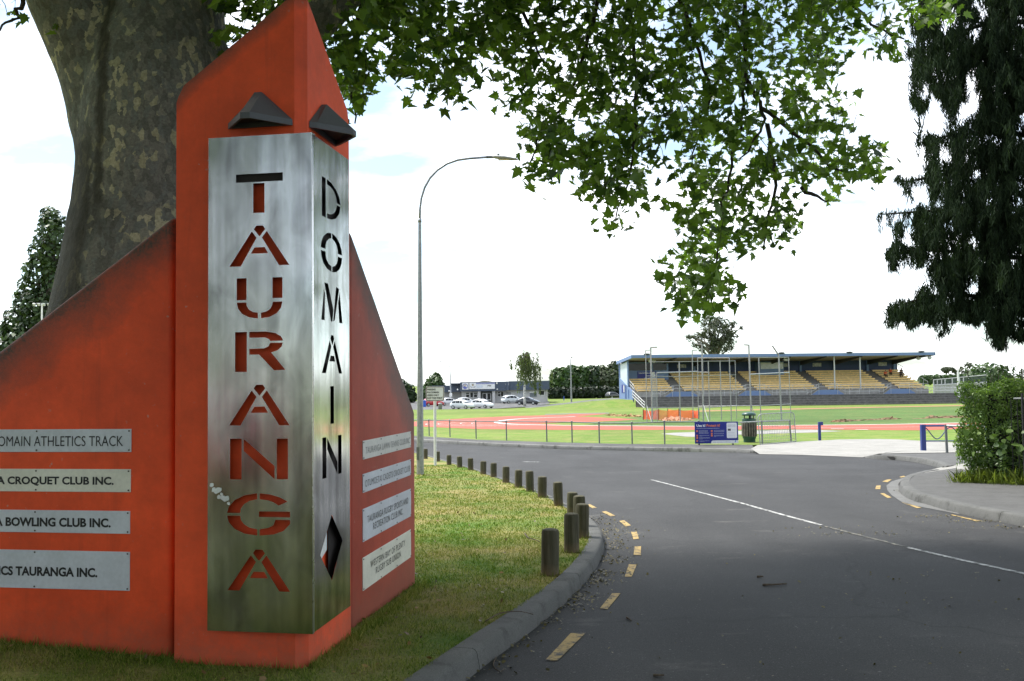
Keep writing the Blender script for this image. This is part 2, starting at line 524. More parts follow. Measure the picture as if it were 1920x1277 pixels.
def kerb(name, pl, hs, width, m, side, flare=0.05):
    """kerb stone swept along a plan line (the front top edge); side=+1 puts the stone to the left of it"""
    # joints between the stones, every metre or so
    L2 = []; acc = 0.0; nxt = 0.9
    for i, (p, h_) in enumerate(zip(pl, hs)):
        if i and (p - pl[i - 1]).length > 1e-6:
            a_, b_ = pl[i - 1], p; d_ = (b_ - a_).length
            while acc + d_ > nxt and nxt < 45:
                f_ = (nxt - acc) / d_
                if d_ > .05:
                    for e_, nf in ((-.005, 0), (0, 1), (.005, 0)):
                        L2.append((a_.lerp(b_, min(max(f_ + e_ / d_, .001), .999)), hs[i - 1] + (h_ - hs[i - 1]) * f_, nf))
                nxt += 2.9
            acc += d_
        L2.append((p, h_, 0))
    pl = [q[0] for q in L2]; hs = [q[1] for q in L2]; nt_ = [q[2] for q in L2]
    prof = [(flare, -0.06, 0), (flare * 0.9, 0.0, 0), (0.012, 0.0, 0.8), (0.0, 0.0, 0.93), (-0.02, 0.0, 1.0), (-width, 0.0, 1.0), (-width, -0.1, 0)]
    rows = [offset(pl, -side * q[0]) for q in prof]
    mb = MB(); n = len(pl); k = len(prof)
    for i in range(n):
        for j in range(k):
            p = rows[j][i]; nz_ = .014 * nt_[i] if prof[j][2] > 0 else 0
            if nt_[i] and prof[j][2] < 1: p = p.lerp(rows[-2][i], .06)
            mb.v.append(Vector((p.x, p.y, g(p.y) + prof[j][1] + prof[j][2] * hs[i] - nz_)))
    mb.f = [(i * k + j, i * k + j + 1, (i + 1) * k + j + 1, (i + 1) * k + j) for i in range(n - 1) for j in range(k - 1)]
    mb.f += [tuple(range(k)), tuple((n - 1) * k + j for j in range(k))]
    o = mb.build(name, m, autos=True); o['kind'] = 'structure'
    return o
kerb('kerb', kpl, [H1] * len(kpl), 0.145, M_KERB, +1, 0.035)

# ---- grass verge round the sign
vin = offset(kpl, 0.14)
verge = [tuple(p) for p in vin] + [(-90, vin[-1].y + 2), (-90, -9), (vin[0].x, -9)]
def bump_v(x, y):
    n = noise.noise(Vector((x * 0.7, y * 0.7, 0))) * 0.018 + noise.noise(Vector((x * 3, y * 3, 4))) * 0.006
    return n + 0.10 * math.exp(-((x + 3.9) ** 2 / 2.2 + (y - 6.4) ** 2 / 2.5))
def verge_z(x, y): return g(y) + H1 - 0.012 + bump_v(x, y)
near = [p for p in verge]
drape('verge', verge, H1 - 0.012, M_TURF, step=0.5, extra=bump_v)

# ---- road
far_px = [(700, 822.5), (796, 829.5), (912, 836), (1060, 842), (1160, 844), (1280, 847), (1411, 849), (1432, 850), (1500, 852), (1618, 857)]
fpl = [gpt(x, y, 0).to_2d() for x, y in far_px]
dl = (fpl[0] - fpl[1]).normalized()
road_poly = [tuple(fpl[0] + dl * 60)] + [tuple(p) for p in fpl] + [(70, fpl[-1].y - 6), (70, -40), (-70, -40)]
drape('road', road_poly, 0.0, M_ROAD, step=4.0)

# ---- far side: kerb, footpath, field
H2 = 0.14
fk = [(690, 817), (796, 824), (912, 830), (1060, 836), (1160, 838), (1280, 839.5), (1380, 841.5), (1408, 842.5), (1434, 850)]
fh = [H2] * 8 + [0.005]
fkp = [gpt(x, y, h).to_2d() for (x, y), h in zip(fk, fh)]
fkp = [fkp[0] + dl * 60] + fkp; fh = [H2] + fh
kerb('kerb', fkp, fh, 0.2, M_KERB2, +1, 0.03)
fpath = offset(fkp, 0.19)
back = [(796, 818), (895, 824.3), (1025, 828.7), (1160, 832), (1300, 833), (1411, 834)]
bpl = [gpt(x, y, H2).to_2d() for x, y in back]
path_poly = [tuple(p) for p in fpath[:-1]] + [tuple(p) for p in bpl[::-1]] + [tuple(bpl[0] + dl * 62)]
drape('footpath', path_poly, H2 - 0.004, M_PATH)
rb = [(1500, 828), (1574, 824), (1649, 823), (1684, 824), (1806, 837), (1900, 846)]
rbl = [gpt(x, y, H2).to_2d() for x, y in rb]
field = [tuple(bpl[0] + dl * 62)] + [tuple(p) for p in bpl] + [tuple(p) for p in rbl] + [(150, rbl[-1].y), (150, 149), (-150, 149)]
drape('field', field, H2 - 0.008, M_GRASS, step=8.0)

# ---- pale concrete driveway, running level from the road up to the field
def sheet(name, pts, m):
    mb = MB(); mb.add(pts, [tuple(range(len(pts)))])
    bm = bmesh.new(); vs = [bm.verts.new(p) for p in mb.v]; bm.faces.new(vs)
    bmesh.ops.triangulate(bm, faces=bm.faces); bmesh.ops.recalc_face_normals(bm, faces=bm.faces)
    if sum(f.normal.z for f in bm.faces) < 0: bmesh.ops.reverse_faces(bm, faces=bm.faces)
    me = bpy.data.meshes.new(name); bm.to_mesh(me); bm.free()
    o = link_mesh(name, me, m); o['kind'] = 'structure'; return o
sheet('driveway', [gpt(*q) for q in [(1424, 851.5, .012), (1500, 852.8, .012), (1618, 857.5, .012), (1648, 850.5, .15), (1712, 844, .15), (1806, 848, .15), (1900, 852, .15), (1900, 836, .15), (1684, 824, .15), (1649, 823, .15), (1574, 824, .15), (1500, 828, .15), (1420, 834.5, .15), (1408, 841.5, .15)]], M_SLAB)

# ---- right-hand footpath corner in two pieces with a crossing between
def island(pts, hs, back, m, gutter=None):
    pl = [gpt(x, y, h).to_2d() for (x, y), h in zip(pts, hs)]
    pr = resample([Vector((p.x, p.y, h)) for p, h in zip(pl, hs)], 5)
    p2 = [p.to_2d() for p in pr]
    kerb('kerb', p2, [max(p.z, 0.004) for p in pr], 0.16, M_KERB, ISL, 0.05)
    inn = offset(p2, ISL * 0.155)
    poly = [tuple(p) for p, q in zip(inn, pr) if q.z > H2 * 0.9] + [tuple(gpt(x, y, H2).to_2d()) for x, y in back]
    drape('footpath', poly, H2 - 0.004, m)
ISL = +1
island([(1617, 857), (1643, 852.5), (1686, 854.5), (1719, 858), (1752, 864.5), (1771, 872), (1783, 878)], [.004, H2, H2, H2, H2, H2, .06], [(1795, 871), (1830, 868), (1900, 866), (1900, 856), (1806, 848), (1712, 844), (1660, 848)], M_FOOT)
ISL = +1
isB = [(1770, 879), (1740, 881), (1717, 886), (1699, 891.5), (1690, 900), (1691, 909), (1701, 917.5), (1719, 925), (1741, 930), (1784, 941.5), (1854, 955), (1920, 967), (2100, 1003), (2400, 1070)]
island(isB, [.03, .08, .12] + [H2] * 11, [(2600, 1000), (2300, 935), (2050, 905), (1940, 893), (1850, 880), (1800, 876)], M_FOOT)
sheet('crossing', [gpt(*q) for q in [(1738, 882.5, .01), (1757, 878, .012), (1783, 877, .03), (1797, 869.5, .146), (1860, 868, .146), (1860, 883, .146), (1800, 880, .146), (1752, 885.5, .137), (1722, 886.5, .10)]], M_SLAB)
px_drape('gutter', [(1694, 896), (1672, 903), (1662, 911), (1664, 920), (1672, 929), (1697, 946), (1738, 953), (1800, 965), (1790, 958), (1741, 941), (1701, 929), (1688, 920), (1684, 908)], 0.0, concrete_mat('gutter concrete', (0.14, 0.14, 0.135), 0.3), lift=0.005)
# storm drain mouth in the kerb face
d0_, d1_ = gpt(1650, 861, 0), gpt(1675, 862.4, 0); dk = [d0_ + Vector((0, 0, .015)), d1_ + Vector((0, 0, .015)), d1_ + Vector((0, 0, .105)), d0_ + Vector((0, 0, .105))]
mb = MB(); mb.extrude([p + Vector((0, -0.10, 0)) for p in dk], (0, 0.08, 0))
single('drain_mouth', mb, simple('drain shadow iron', (0.02, 0.018, 0.016), 0.8), 'dark storm drain opening in the kerb beside the pale driveway', 'drain', base=dk[0])

# ---- painted lines on the road
def ribbon(mb, pts, w, lift):
    pl = [Vector(p).to_2d() for p in pts]
    l, r = offset(pl, w / 2), offset(pl, -w / 2)
    k = len(mb.v)
    for a, b in zip(l, r):
        mb.v += [Vector((a.x, a.y, g(a.y) + lift)), Vector((b.x, b.y, g(b.y) + lift))]
    mb.f += [(k + 2 * i, k + 2 * i + 1, k + 2 * i + 3, k + 2 * i + 2) for i in range(len(pl) - 1)]
mb = MB()
for q in [[(1070, 1187), (1098.6, 1186), (1046, 1238), (1022, 1238)], [(1148, 1112), (1163.6, 1112.5), (1139, 1142), (1124.6, 1140.6)],
          [(1179, 1058), (1194, 1058.6), (1184.5, 1081), (1171.5, 1081)], [(1190, 1024.7), (1202, 1024), (1201.4, 1041), (1188, 1040)],
          [(1183, 997), (1194, 997), (1198, 1010), (1187.5, 1011)], [(1161, 976.7), (1170.5, 975.4), (1183, 985), (1173.5, 987)],
          [(1128, 959.6), (1136, 958), (1154, 967), (1145, 968)], [(1099, 946), (1106, 945), (1119, 952), (1111, 953)],
          [(1686, 894.3), (1694, 892), (1698, 893.3), (1690, 895.5)], [(1654, 903), (1663, 899), (1672, 899), (1664, 904)],
          [(1641, 917), (1643, 910.5), (1651.4, 910), (1650.5, 917)], [(1650, 925), (1657.5, 924.7), (1671.7, 932.8), (1664, 933.5)],
          [(1691, 942), (1698, 942), (1727.5, 952), (1719, 952.5)], [(1781, 965), (1786.6, 965), (1839, 976.6), (1830, 977)]]:
    mb.add([gpt(x, y, 0.005) for x, y in q], [(0, 1, 2, 3)])
o = mb.build('yellow_road_marking', M_YEL); o['kind'] = 'structure'
mb = MB()
cl = [(1222, 900), (1273, 913), (1330, 928), (1395, 945), (1460, 963.5), (1540, 985)]
ribbon(mb, [gpt(x, y) for x, y in cl], 0.07, 0.005)
ribbon(mb, [gpt(x, y) for x, y in [(1700, 1026.6), (1800, 1050), (1920, 1076), (2150, 1127), (2600, 1230)]], 0.065, 0.005)
ribbon(mb, [gpt(x, y) for x, y in [(980, 866), (1011, 866.4)]], 0.16, 0.005)
o = mb.build('white_road_marking', M_WHT); o['kind'] = 'structure'
mb = MB()
ribbon(mb, [gpt(x, y) for x, y in [(1545, 986.5), (1620, 1006), (1695, 1025)]], 0.06, 0.005)
o = mb.build('worn_road_marking', paint_mat('worn white paint', (0.3, 0.28, 0.22), 0.46)); o['kind'] = 'structure'

# ---- running track and sports ground
T0 = H2 - 0.004
def poly_px(name, pts, m, lift=0.0): return px_drape(name, pts, T0, m, lift=lift)
poly_px('playing_field', [(1160, 785), (1310, 773), (1480, 768.5), (1640, 764.5), (1810, 761.5), (1900, 759.5), (1900, 793.5), (1801, 794), (1663, 796.3), (1480, 798), (1300, 799.5), (1094, 797.5)], M_PITCH)
poly_px('running_track', [(770, 791), (796, 789.5), (878, 784), (959, 780.4), (1060, 777.8), (1075, 776.2), (1139, 775.6), (1131, 777), (1081, 780.7), (1160, 784.5), (1199, 786.3), (1156, 789), (1094, 791.4), (1007, 793.8), (1060, 797.6), (1300, 799.5), (1480, 797.8), (1663, 796), (1801, 793.2), (1900, 791.5), (1900, 802.5), (1796, 804.5), (1732, 807), (1487, 805), (1280, 806), (1060, 806), (895, 804.5), (796, 800.2), (770, 799)], M_TRACK, 0.004)
poly_px('running_track', [(1262, 771.2), (1480, 766.3), (1640, 763), (1796, 760), (1900, 758), (1900, 759.4), (1796, 761.3), (1640, 764.4), (1480, 767.9), (1262, 772.6)], simple('far track', (0.30, 0.13, 0.07), 0.9, world_space=True), 0.004)
mb = MB()
def tl(pts, w): ribbon(mb, [gpt(x, y, T0) for x, y in pts], w, T0 + 0.012)
tl([tuple(p.to_2d()) for p in resample([Vector((x, y, 0)) for x, y in [(1078, 781.2), (1060, 782), (1015, 783.5), (971, 785.8), (940, 789), (930, 791.4), (938, 793.6), (971, 795.9), (1060, 797.7), (1180, 798.6), (1300, 799.3), (1480, 797.7), (1663, 795.9), (1801, 793.1), (1900, 791.4)]], 4)], 0.35)
for k, (x, e) in enumerate([(797, 795.7), (820, 795.2), (841, 794.8), (862, 794.2), (883, 793.6)]):
    tl([tuple(p.to_2d()) for p in resample([Vector((a, b, 0)) for a, b in [(x + 36, e - 2.6), (x + 12, e - 1.9), (x + 2, e - .4), (x + 6, e + 1.2), (x + 40, e + 2.6), (x + 110, e + 4.2)]], 4)], 0.05)
tl([(1558, 804.3), (1582, 804.4)], 0.25); tl([(1604, 805.5), (1628, 805.7)], 0.25)
tl([(1480, 802.2), (1640, 801.7), (1800, 799.5)], 0.08)
o = mb.build('track_marking', M_LINE); o['kind'] = 'structure'
poly_px('white_path', [(1239, 813.6), (1262, 811.4), (1384, 808.2), (1487, 805.9), (1520, 805.6), (1580, 808.6), (1520, 811.2), (1384, 815), (1300, 819.2), (1284, 818.6)], M_SLAB, 0.004)
poly_px('track_edge_kerb', [(1022, 776.6), (1075, 775.0), (1142, 774.0), (1142, 775.4), (1075, 776.4), (1022, 778.2)], M_KERB2, 0.012)

# ---- car park and the bank up to the grandstand
cp = [tuple(gpt(x, y, 0).to_2d()) for x, y in [(700, 771), (800, 770), (850, 768.5), (925, 766.8), (985, 763.5), (1010, 760.8), (1030, 757.5), (1030, 753), (700, 753)]]
drape('car_park', cp, 0.05, asphalt_mat('car park asphalt', (0.12, 0.12, 0.12), 0.3))
def bank(name, rows, m):
    mb = MB(); n = len(rows[0])
    for r_ in rows: mb.v += r_
    mb.f = [(j * n + i, j * n + i + 1, (j + 1) * n + i + 1, (j + 1) * n + i) for j in range(len(rows) - 1) for i in range(n - 1)]
    o = mb.build(name, m, smooth=True); o['kind'] = 'structure'; return o
bank('grass_bank', [[at(x, y, 140) for x, y in [(960, 776), (1010, 774), (1060, 772.5), (1110, 771), (1160, 770), (1196, 769.5)]],
                    [at(x, y, 147) for x, y in [(960, 770), (1010, 768), (1060, 763.5), (1110, 757.5), (1150, 752), (1186, 750)]],
                    [at(x, y, 156) for x, y in [(960, 767), (1010, 763.5), (1060, 758), (1110, 752), (1150, 748.6), (1180, 748)]],
                    [at(x, y, 170) for x, y in [(960, 764), (1010, 761), (1060, 756), (1110, 750), (1150, 747.2), (1175, 747)]],
                    [at(x, y, 230) for x, y in [(960, 757), (1010, 755), (1060, 751.5), (1110, 748.3), (1150, 746.2), (1170, 746)]],
                    [at(x, y, 300) for x, y in [(960, 752), (1010, 750), (1060, 749), (1110, 747.6), (1150, 745.8), (1170, 745.6)]]], M_GRASS)
mbp = [[at(x, y - .6, 155.5) for x, y in [(985, 766.2), (1030, 762.2), (1060, 759.3), (1110, 753.3), (1150, 749.6), (1180, 749)]],
       [at(x, y - .9, 160) for x, y in [(985, 765.2), (1030, 760.8), (1060, 757.5), (1110, 751.5), (1150, 748.4), (1180, 748)]],
       [at(x, y - .9, 168) for x, y in [(985, 763), (1030, 759.2), (1060, 756.4), (1110, 750.4), (1150, 747.4), (1180, 747)]]]
bank('footpath', mbp, asphalt_mat('bank path asphalt', (0.13, 0.13, 0.13), 0.2))
# ================================================================== the gateway sign
VC = gpt(572, 1253, H1); VC = Vector((VC.x, VC.y, 0))
EL = Vector((-0.985, 0.170, 0)).normalized(); ER = Vector((0.148, 0.989, 0)).normalized()
NL = Vector((EL.y, -EL.x, 0)); NL = NL if NL.y < 0 else -NL
NR = Vector((ER.y, -ER.x, 0)); NR = NR if NR.x > 0 else -NR
Z = Vector((0, 0, 1))
def fL(px, py, off=0.0):
    p = on_plane(px, py, VC + NL * off, NL); return ((p - VC).dot(EL), p.z)
def fR(px, py, off=0.0):
    p = on_plane(px, py, VC + NR * off, NR); return ((p - VC).dot(ER), p.z)
def WL(t, z, off=0.0): return VC + EL * t + NL * off + Z * z
def WR(t, z, off=0.0): return VC + ER * t + NR * off + Z * z

def red_concrete(name, c0, line=None, grime=0.0, stain_w=0.4):
    """painted rough concrete; `line` = (point, outward normal) of the sloping top edge along which lichen has settled"""
    m, nt, out = nodes(name)
    co = world_co(nt)
    c = mixc(nt, 1.0, c0, ramp(nt, tnoise(nt, co, 1.6, 6, 0.6), [(0.3, 0.8), (0.7, 1.18)]), 'MULTIPLY')
    c = mixc(nt, 1.0, c, ramp(nt, tnoise(nt, co, 9, 5, 0.7), [(0.3, 0.9), (0.7, 1.08)]), 'MULTIPLY')
    specks = ramp(nt, tnoise(nt, co, 34, 2, 0.4), [(0.70, 0.0), (0.735, 1.0)])
    patch = ramp(nt, tnoise(nt, co, 2.6, 4, 0.6), [(0.5, 0.0), (0.66, 1.0)])
    c = mixc(nt, math_(nt, 'MULTIPLY', math_(nt, 'MULTIPLY', specks, patch), 0.6), c, (0.42, 0.32, 0.27))
    sc = ramp(nt, tnoise(nt, scaled(nt, co, (1, 1, 0.25)), 22, 3, 0.5), [(0.76, 0.0), (0.80, 1.0)])
    c = mixc(nt, math_(nt, 'MULTIPLY', sc, 0.35), c, (0.5, 0.25, 0.18))
    # soil splashed up from the ground
    zz_ = N(nt, 'ShaderNodeSeparateXYZ', {0: co}).outputs['Z']
    sp = ramp(nt, math_(nt, 'ADD', zz_, math_(nt, 'MULTIPLY_ADD', tnoise(nt, co, 14, 5, .75), .5, -.25)), [(0.0, 1.0), (.10, .55), (.30, 0.0)])
    c = mixc(nt, math_(nt, 'MULTIPLY', sp, .42), c, (0.20, 0.10, 0.065))
    st = ramp(nt, tnoise(nt, scaled(nt, co, (7, 7, .45)), 1.0, 5, .7), [(.56, 0.0), (.74, 1.0)])
    c = mixc(nt, math_(nt, 'MULTIPLY', st, .22), c, (0.20, 0.03, 0.015))
    if line is not None:
        p0, nn = line
        dist = N(nt, 'ShaderNodeVectorMath', {0: co, 1: nn}, operation='DOT_PRODUCT').outputs['Value']
        dd = math_(nt, 'SUBTRACT', float(p0.dot(nn)), dist)
        dd = math_(nt, 'ADD', dd, math_(nt, 'MULTIPLY_ADD', tnoise(nt, co, 2.8, 6, 0.65), stain_w * 1.5, -stain_w * 0.75))
        gk = ramp(nt, math_(nt, 'DIVIDE', dd, stain_w), [(0.05, 1.0), (0.55, 0.55), (1.0, 0.0)])
        gk = math_(nt, 'MULTIPLY', gk, math_(nt, 'MULTIPLY_ADD', tnoise(nt, co, 60, 3, 0.7), 0.8, 0.5))
        c = mixc(nt, math_(nt, 'MULTIPLY', gk, grime), c, (0.055, 0.042, 0.032))
    h = tnoise(nt, co, 130, 4, 0.65)
    princ(nt, out, c, 0.62, 0, bump_(nt, h, 0.32, 0.004), 0.42)
    return m
RED = (0.78, 0.080, 0.017)

sign = thing('gateway_sign', 'tall orange-red concrete entrance sign with steel TAURANGA DOMAIN panel and two sloping wing walls', 'sign', (VC.x, VC.y, g(VC.y)))
# tower: two slabs meeting in a chamfered corner, top cut to a point
tLw = fL(329, 700)[0]
tRw = fR(656, 720)[0]
zl1 = fL(331, 192)[1]; zl2 = fL(345, 160); zap = fL(548, -9)[1]
a = 0.06
topR = fR(651.5, 208); topR2 = fR(655, 236)
base_z = g(VC.y) - 0.35
zR_at = lambda t: fR(577, 0)[1] + (topR[1] - fR(577, 0)[1]) * (t - fR(577, 0)[0]) / (topR[0] - fR(577, 0)[0])
zL_at = lambda t: zl2[1] + (zap - zl2[1]) * (t - zl2[0]) / (fL(548, -9)[0] - zl2[0])
zapx = (zL_at(a) + zR_at(a)) / 2
Lp = [(a, base_z), (a, zL_at(a)), zl2, (tLw - 0.012, (zl1 + zl2[1]) / 2 - .02), (tLw, zl1), (tLw, base_z)]
Rp = [(a, base_z), (a, zR_at(a)), topR, (tRw, topR2[1]), (tRw, base_z)]
mb = MB()
th = 0.30
# outer skin of the plan: left end -> chamfer -> right end, as one solid of columns so that the top is continuous
cols = []
def addcol(out, inn, z): cols.append((out, inn, z))
inner = VC - NL * th - NR * th
def inL(t): return WL(max(t, th), 0, -th)
def inR(t): return WR(max(t, th), 0, -th)
lt = [(tLw, zl1), (tLw - 0.012, (zl1 + zl2[1]) / 2 - .02), zl2] + [(zl2[0] + (a - zl2[0]) * k / 4, 0) for k in range(1, 5)]
for t, z in lt:
    addcol(WL(t, 0), inL(t), z if z else zL_at(t))
rt = [(a, 0)] + [(a + (topR[0] - a) * k / 4, 0) for k in range(1, 4)] + [topR, (tRw, topR2[1])]
for t, z in rt:
    addcol(WR(t, 0), inR(t), z if z else zR_at(t))
for q, w, z in cols:
    mb.v += [Vector((q.x, q.y, base_z)), Vector((q.x, q.y, z)), Vector((w.x, w.y, z)), Vector((w.x, w.y, base_z))]
n = len(cols)
for i in range(n - 1):
    A, B = 4 * i, 4 * (i + 1)
    mb.f += [(A, A + 1, B + 1, B), (A + 1, A + 2, B + 2, B + 1), (A + 2, A + 3, B + 3, B + 2)]
mb.f += [(0, 3, 2, 1), (4 * (n - 1), 4 * (n - 1) + 1, 4 * (n - 1) + 2, 4 * (n - 1) + 3)]
M_TOWER = red_concrete('tower red paint', RED, (WL(*zl2), ((WL(a, zL_at(a)) - WL(*zl2)).normalized().cross(NL)).normalized() * (1 if ((WL(a, zL_at(a)) - WL(*zl2)).normalized().cross(NL)).z > 0 else -1)), 0.8, 0.10)
tower = mb.build('tower', M_TOWER, sign, bevel=0.02, seg=2, autos=True)

# wing walls, set back behind the tower's faces
offL, offR = -0.10, -0.07
def wing(pts, W, off, nn, nm, lab, line):
    mb = MB(); mb.extrude([W(t, z, off) for t, z in pts], -nn * 0.26)
    ln = (line[1] - line[0]).normalized().cross(nn).normalized(); RED = (0.78, 0.080, 0.017) if nn is NL else (0.38, 0.056, 0.030)  # right wing: same paint, weathering and that side's dull sheen darkened into the colour
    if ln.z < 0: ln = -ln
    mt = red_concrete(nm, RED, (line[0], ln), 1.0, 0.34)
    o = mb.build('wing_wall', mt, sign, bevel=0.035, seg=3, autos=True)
    o['label'] = lab
    return o
lw_in = fL(323, 700, offL)[0]
lw_top = fL(323, 404, offL); lw_0 = fL(0, 655, offL)
sl = (lw_0[1] - lw_top[1]) / (lw_0[0] - lw_top[0])
rw_in = fR(658, 700, offR)[0]; rw_out = fR(778, 900, offR)[0]
rw_top = fR(662, 443, offR); rw_end = fR(778, 772, offR)
LEN = max(rw_out - rw_in, 2.2)
lw_out = lw_in + 2.75
lpts = [(lw_in, base_z), (lw_in, lw_top[1]), (lw_out, lw_top[1] + sl * (lw_out - lw_top[0])), (lw_out, base_z)]
rpts = [(rw_in, base_z), (rw_in, rw_top[1] + (rw_end[1] - rw_top[1]) / (rw_end[0] - rw_top[0]) * (rw_in - rw_top[0])), rw_end, (rw_out, base_z - 0.3)]
wing(lpts, WL, offL, NL, 'left wing red paint', 'left wing wall with lichen along its sloping top', (WL(*lpts[1], offL), WL(*lpts[2], offL)))
wing(rpts, WR, offR, NR, 'right wing dulled red paint', 'narrow receding right wing wall', (WR(*rpts[1], offR), WR(*rpts[2], offR)))

# ---- stencil letters (unit boxes, y up)
def mir(p): return [(1 - x, y) for x, y in p][::-1]
A_ = [[(.41, .91), (.45, 1), (.56, 1), (.60, .91), (.505, .73)], [(.375, .86), (.455, .70), (.19, 0), (0, 0)], [(.625, .86), (1, 0), (.83, 0), (.545, .70)], [(.42, .46), (.59, .46), (.645, .31), (.36, .31)]]
U_l = [(0, .40), (.03, .25), (.12, .12), (.28, .03), (.465, 0), (.465, .14), (.36, .16), (.27, .22), (.22, .32), (.21, .40)]
qUL = [(0, .53), (.03, .68), (.12, .83), (.28, .95), (.48, 1), (.48, .86), (.36, .82), (.27, .74), (.22, .63), (.21, .53)]
qLL = [(0, .46), (.03, .30), (.12, .15), (.28, .04), (.48, 0), (.48, .145), (.36, .18), (.27, .26), (.22, .36), (.21, .46)]
GLY = {
    'T': [[(0, .79), (0, 1), (1, 1), (1, .79)], [(.37, .755), (.61, .755), (.61, 0), (.37, 0)]],
    'A': A_,
    'U': [[(0, 1), (.215, 1), (.215, .46), (0, .46)], [(.785, 1), (1, 1), (1, .49), (.785, .49)], U_l, mir(U_l)],
    'R': [[(0, 1), (.235, 1), (.235, 0), (0, 0)], [(.285, 1), (.62, 1), (.80, .96), (.91, .88), (.95, .80), (.95, .765), (.70, .765), (.68, .81), (.60, .855), (.285, .855)],
          [(.70, .715), (.95, .715), (.93, .62), (.85, .53), (.72, .475), (1, .04), (.78, .03), (.48, .43), (.285, .43), (.285, .575), (.58, .58), (.67, .63)]],
    'N': [[(0, 1), (.2, 1), (.2, 0), (0, 0)], [(.24, .99), (.77, .33), (.77, .01), (.24, .70)], [(.81, 1), (1, 1), (1, .01), (.81, .01)]],
    'G': [qUL, [(.52, 1), (.70, .97), (.85, .90), (.96, .81), (.82, .715), (.74, .79), (.65, .84), (.52, .86)], qLL,
          [(.52, 0), (.74, .03), (.90, .12), (1, .28), (1, .375), (.77, .375), (.74, .25), (.66, .18), (.52, .145)], [(.51, .57), (1, .57), (1, .44), (.51, .44)]],
    'D': [[(0, 1), (.2, 1), (.2, 0), (0, 0)], [(.27, 1), (.5, .97), (.75, .87), (.93, .71), (1, .53), (.8, .53), (.74, .68), (.62, .80), (.45, .86), (.27, .87)],
          [(.27, 0), (.27, .12), (.45, .14), (.62, .21), (.74, .32), (.8, .47), (1, .47), (.93, .28), (.75, .11), (.5, .02)]],
    'O': [qUL, mir(qUL), qLL, mir(qLL)],
    'M': [[(.12, .84), (.165, .70), (.15, 0), (0, 0)], [(.14, 1), (.31, 1), (.56, .33), (.51, 0), (.44, 0)], [(.69, .98), (.84, .94), (.62, .05), (.545, 0), (.585, .30)], [(.865, .86), (1, 0), (.84, 0), (.79, .55)]],
    'I': [[(0, 1), (1, 1), (1, 0), (0, 0)]],
    '^': [[(.5, 1), (1, .53), (.5, 0), (0, .47)]],
}
SO = 0.065
def stencil(outer, holes):
    cu = bpy.data.curves.new('sheet', 'CURVE'); cu.dimensions = '2D'; cu.fill_mode = 'BOTH'
    for p in [outer] + holes:
        s = cu.splines.new('POLY'); s.points.add(len(p) - 1); s.use_cyclic_u = True
        for q, xy in zip(s.points, p): q.co = (xy[0], xy[1], 0, 1)
    cu.extrude = 0.0015
    ob = bpy.data.objects.new('sheet', cu); me = bpy.data.meshes.new_from_object(ob)
    vs = [tuple(v.co) for v in me.vertices]; fs = [tuple(p.vertices) for p in me.polygons]
    bpy.data.objects.remove(ob); bpy.data.meshes.remove(me); bpy.data.curves.remove(cu)
    return vs, fs
# corner line of the folded sheet: where both offset faces meet
zt, zb_ = fL(586, 248, SO)[1], fL(586, 1189, SO)[1]
den = NL.dot(ER); cR = SO            # frames are square to within a degree: the corner sits SO in front of both faces
tc_l = fL(586, 720, SO)[0]
tl_e = fL(390, 720, SO)[0]
tc_r = fR(587.5, 720, SO)[0]
tr_e = fR(655, 720, SO)[0]
hl = []
for ch, x0, x1, y0, y1 in [('T', 442.7, 530.5, 323.6, 399), ('A', 430.6, 542.6, 423, 498.5), ('U', 444, 529.7, 521, 597), ('R', 441, 535, 622, 697), ('A', 430, 543, 721.5, 797.5), ('N', 431.5, 540, 822.6, 899), ('G', 426, 544, 925, 1004), ('A', 427, 544, 1030.6, 1108)]:
    ta = fL(x0, (y0 + y1) / 2, SO)[0]; tb = fL(x1, (y0 + y1) / 2, SO)[0]
    za = fL((x0 + x1) / 2, y0, SO)[1]; zb2 = fL((x0 + x1) / 2, y1, SO)[1]
    if ch == 'T': za = fL(486, 325.5, SO)[1]
    for poly in GLY[ch]:
        hl.append([(ta + (tb - ta) * x, zb2 + (za - zb2) * y) for x, y in poly])
hr = []
for ch, x0, x1, y0, y1 in [('D', 603, 638, 341, 413), ('O', 601, 641, 437, 510), ('M', 602, 641.5, 534, 603), ('A', 603, 641, 628.5, 700), ('I', 619, 625.7, 724, 794.5), ('N', 604, 640, 818, 893), ('^', 600, 642, 965, 1089)]:
    ta = fR(x0, (y0 + y1) / 2, SO)[0]; tb = fR(x1, (y0 + y1) / 2, SO)[0]
    za = fR((x0 + x1) / 2, y0, SO)[1]; zb2 = fR((x0 + x1) / 2, y1, SO)[1]
    for poly in GLY[ch]:
        hr.append([(ta + (tb - ta) * x, zb2 + (za - zb2) * y) for x, y in poly])

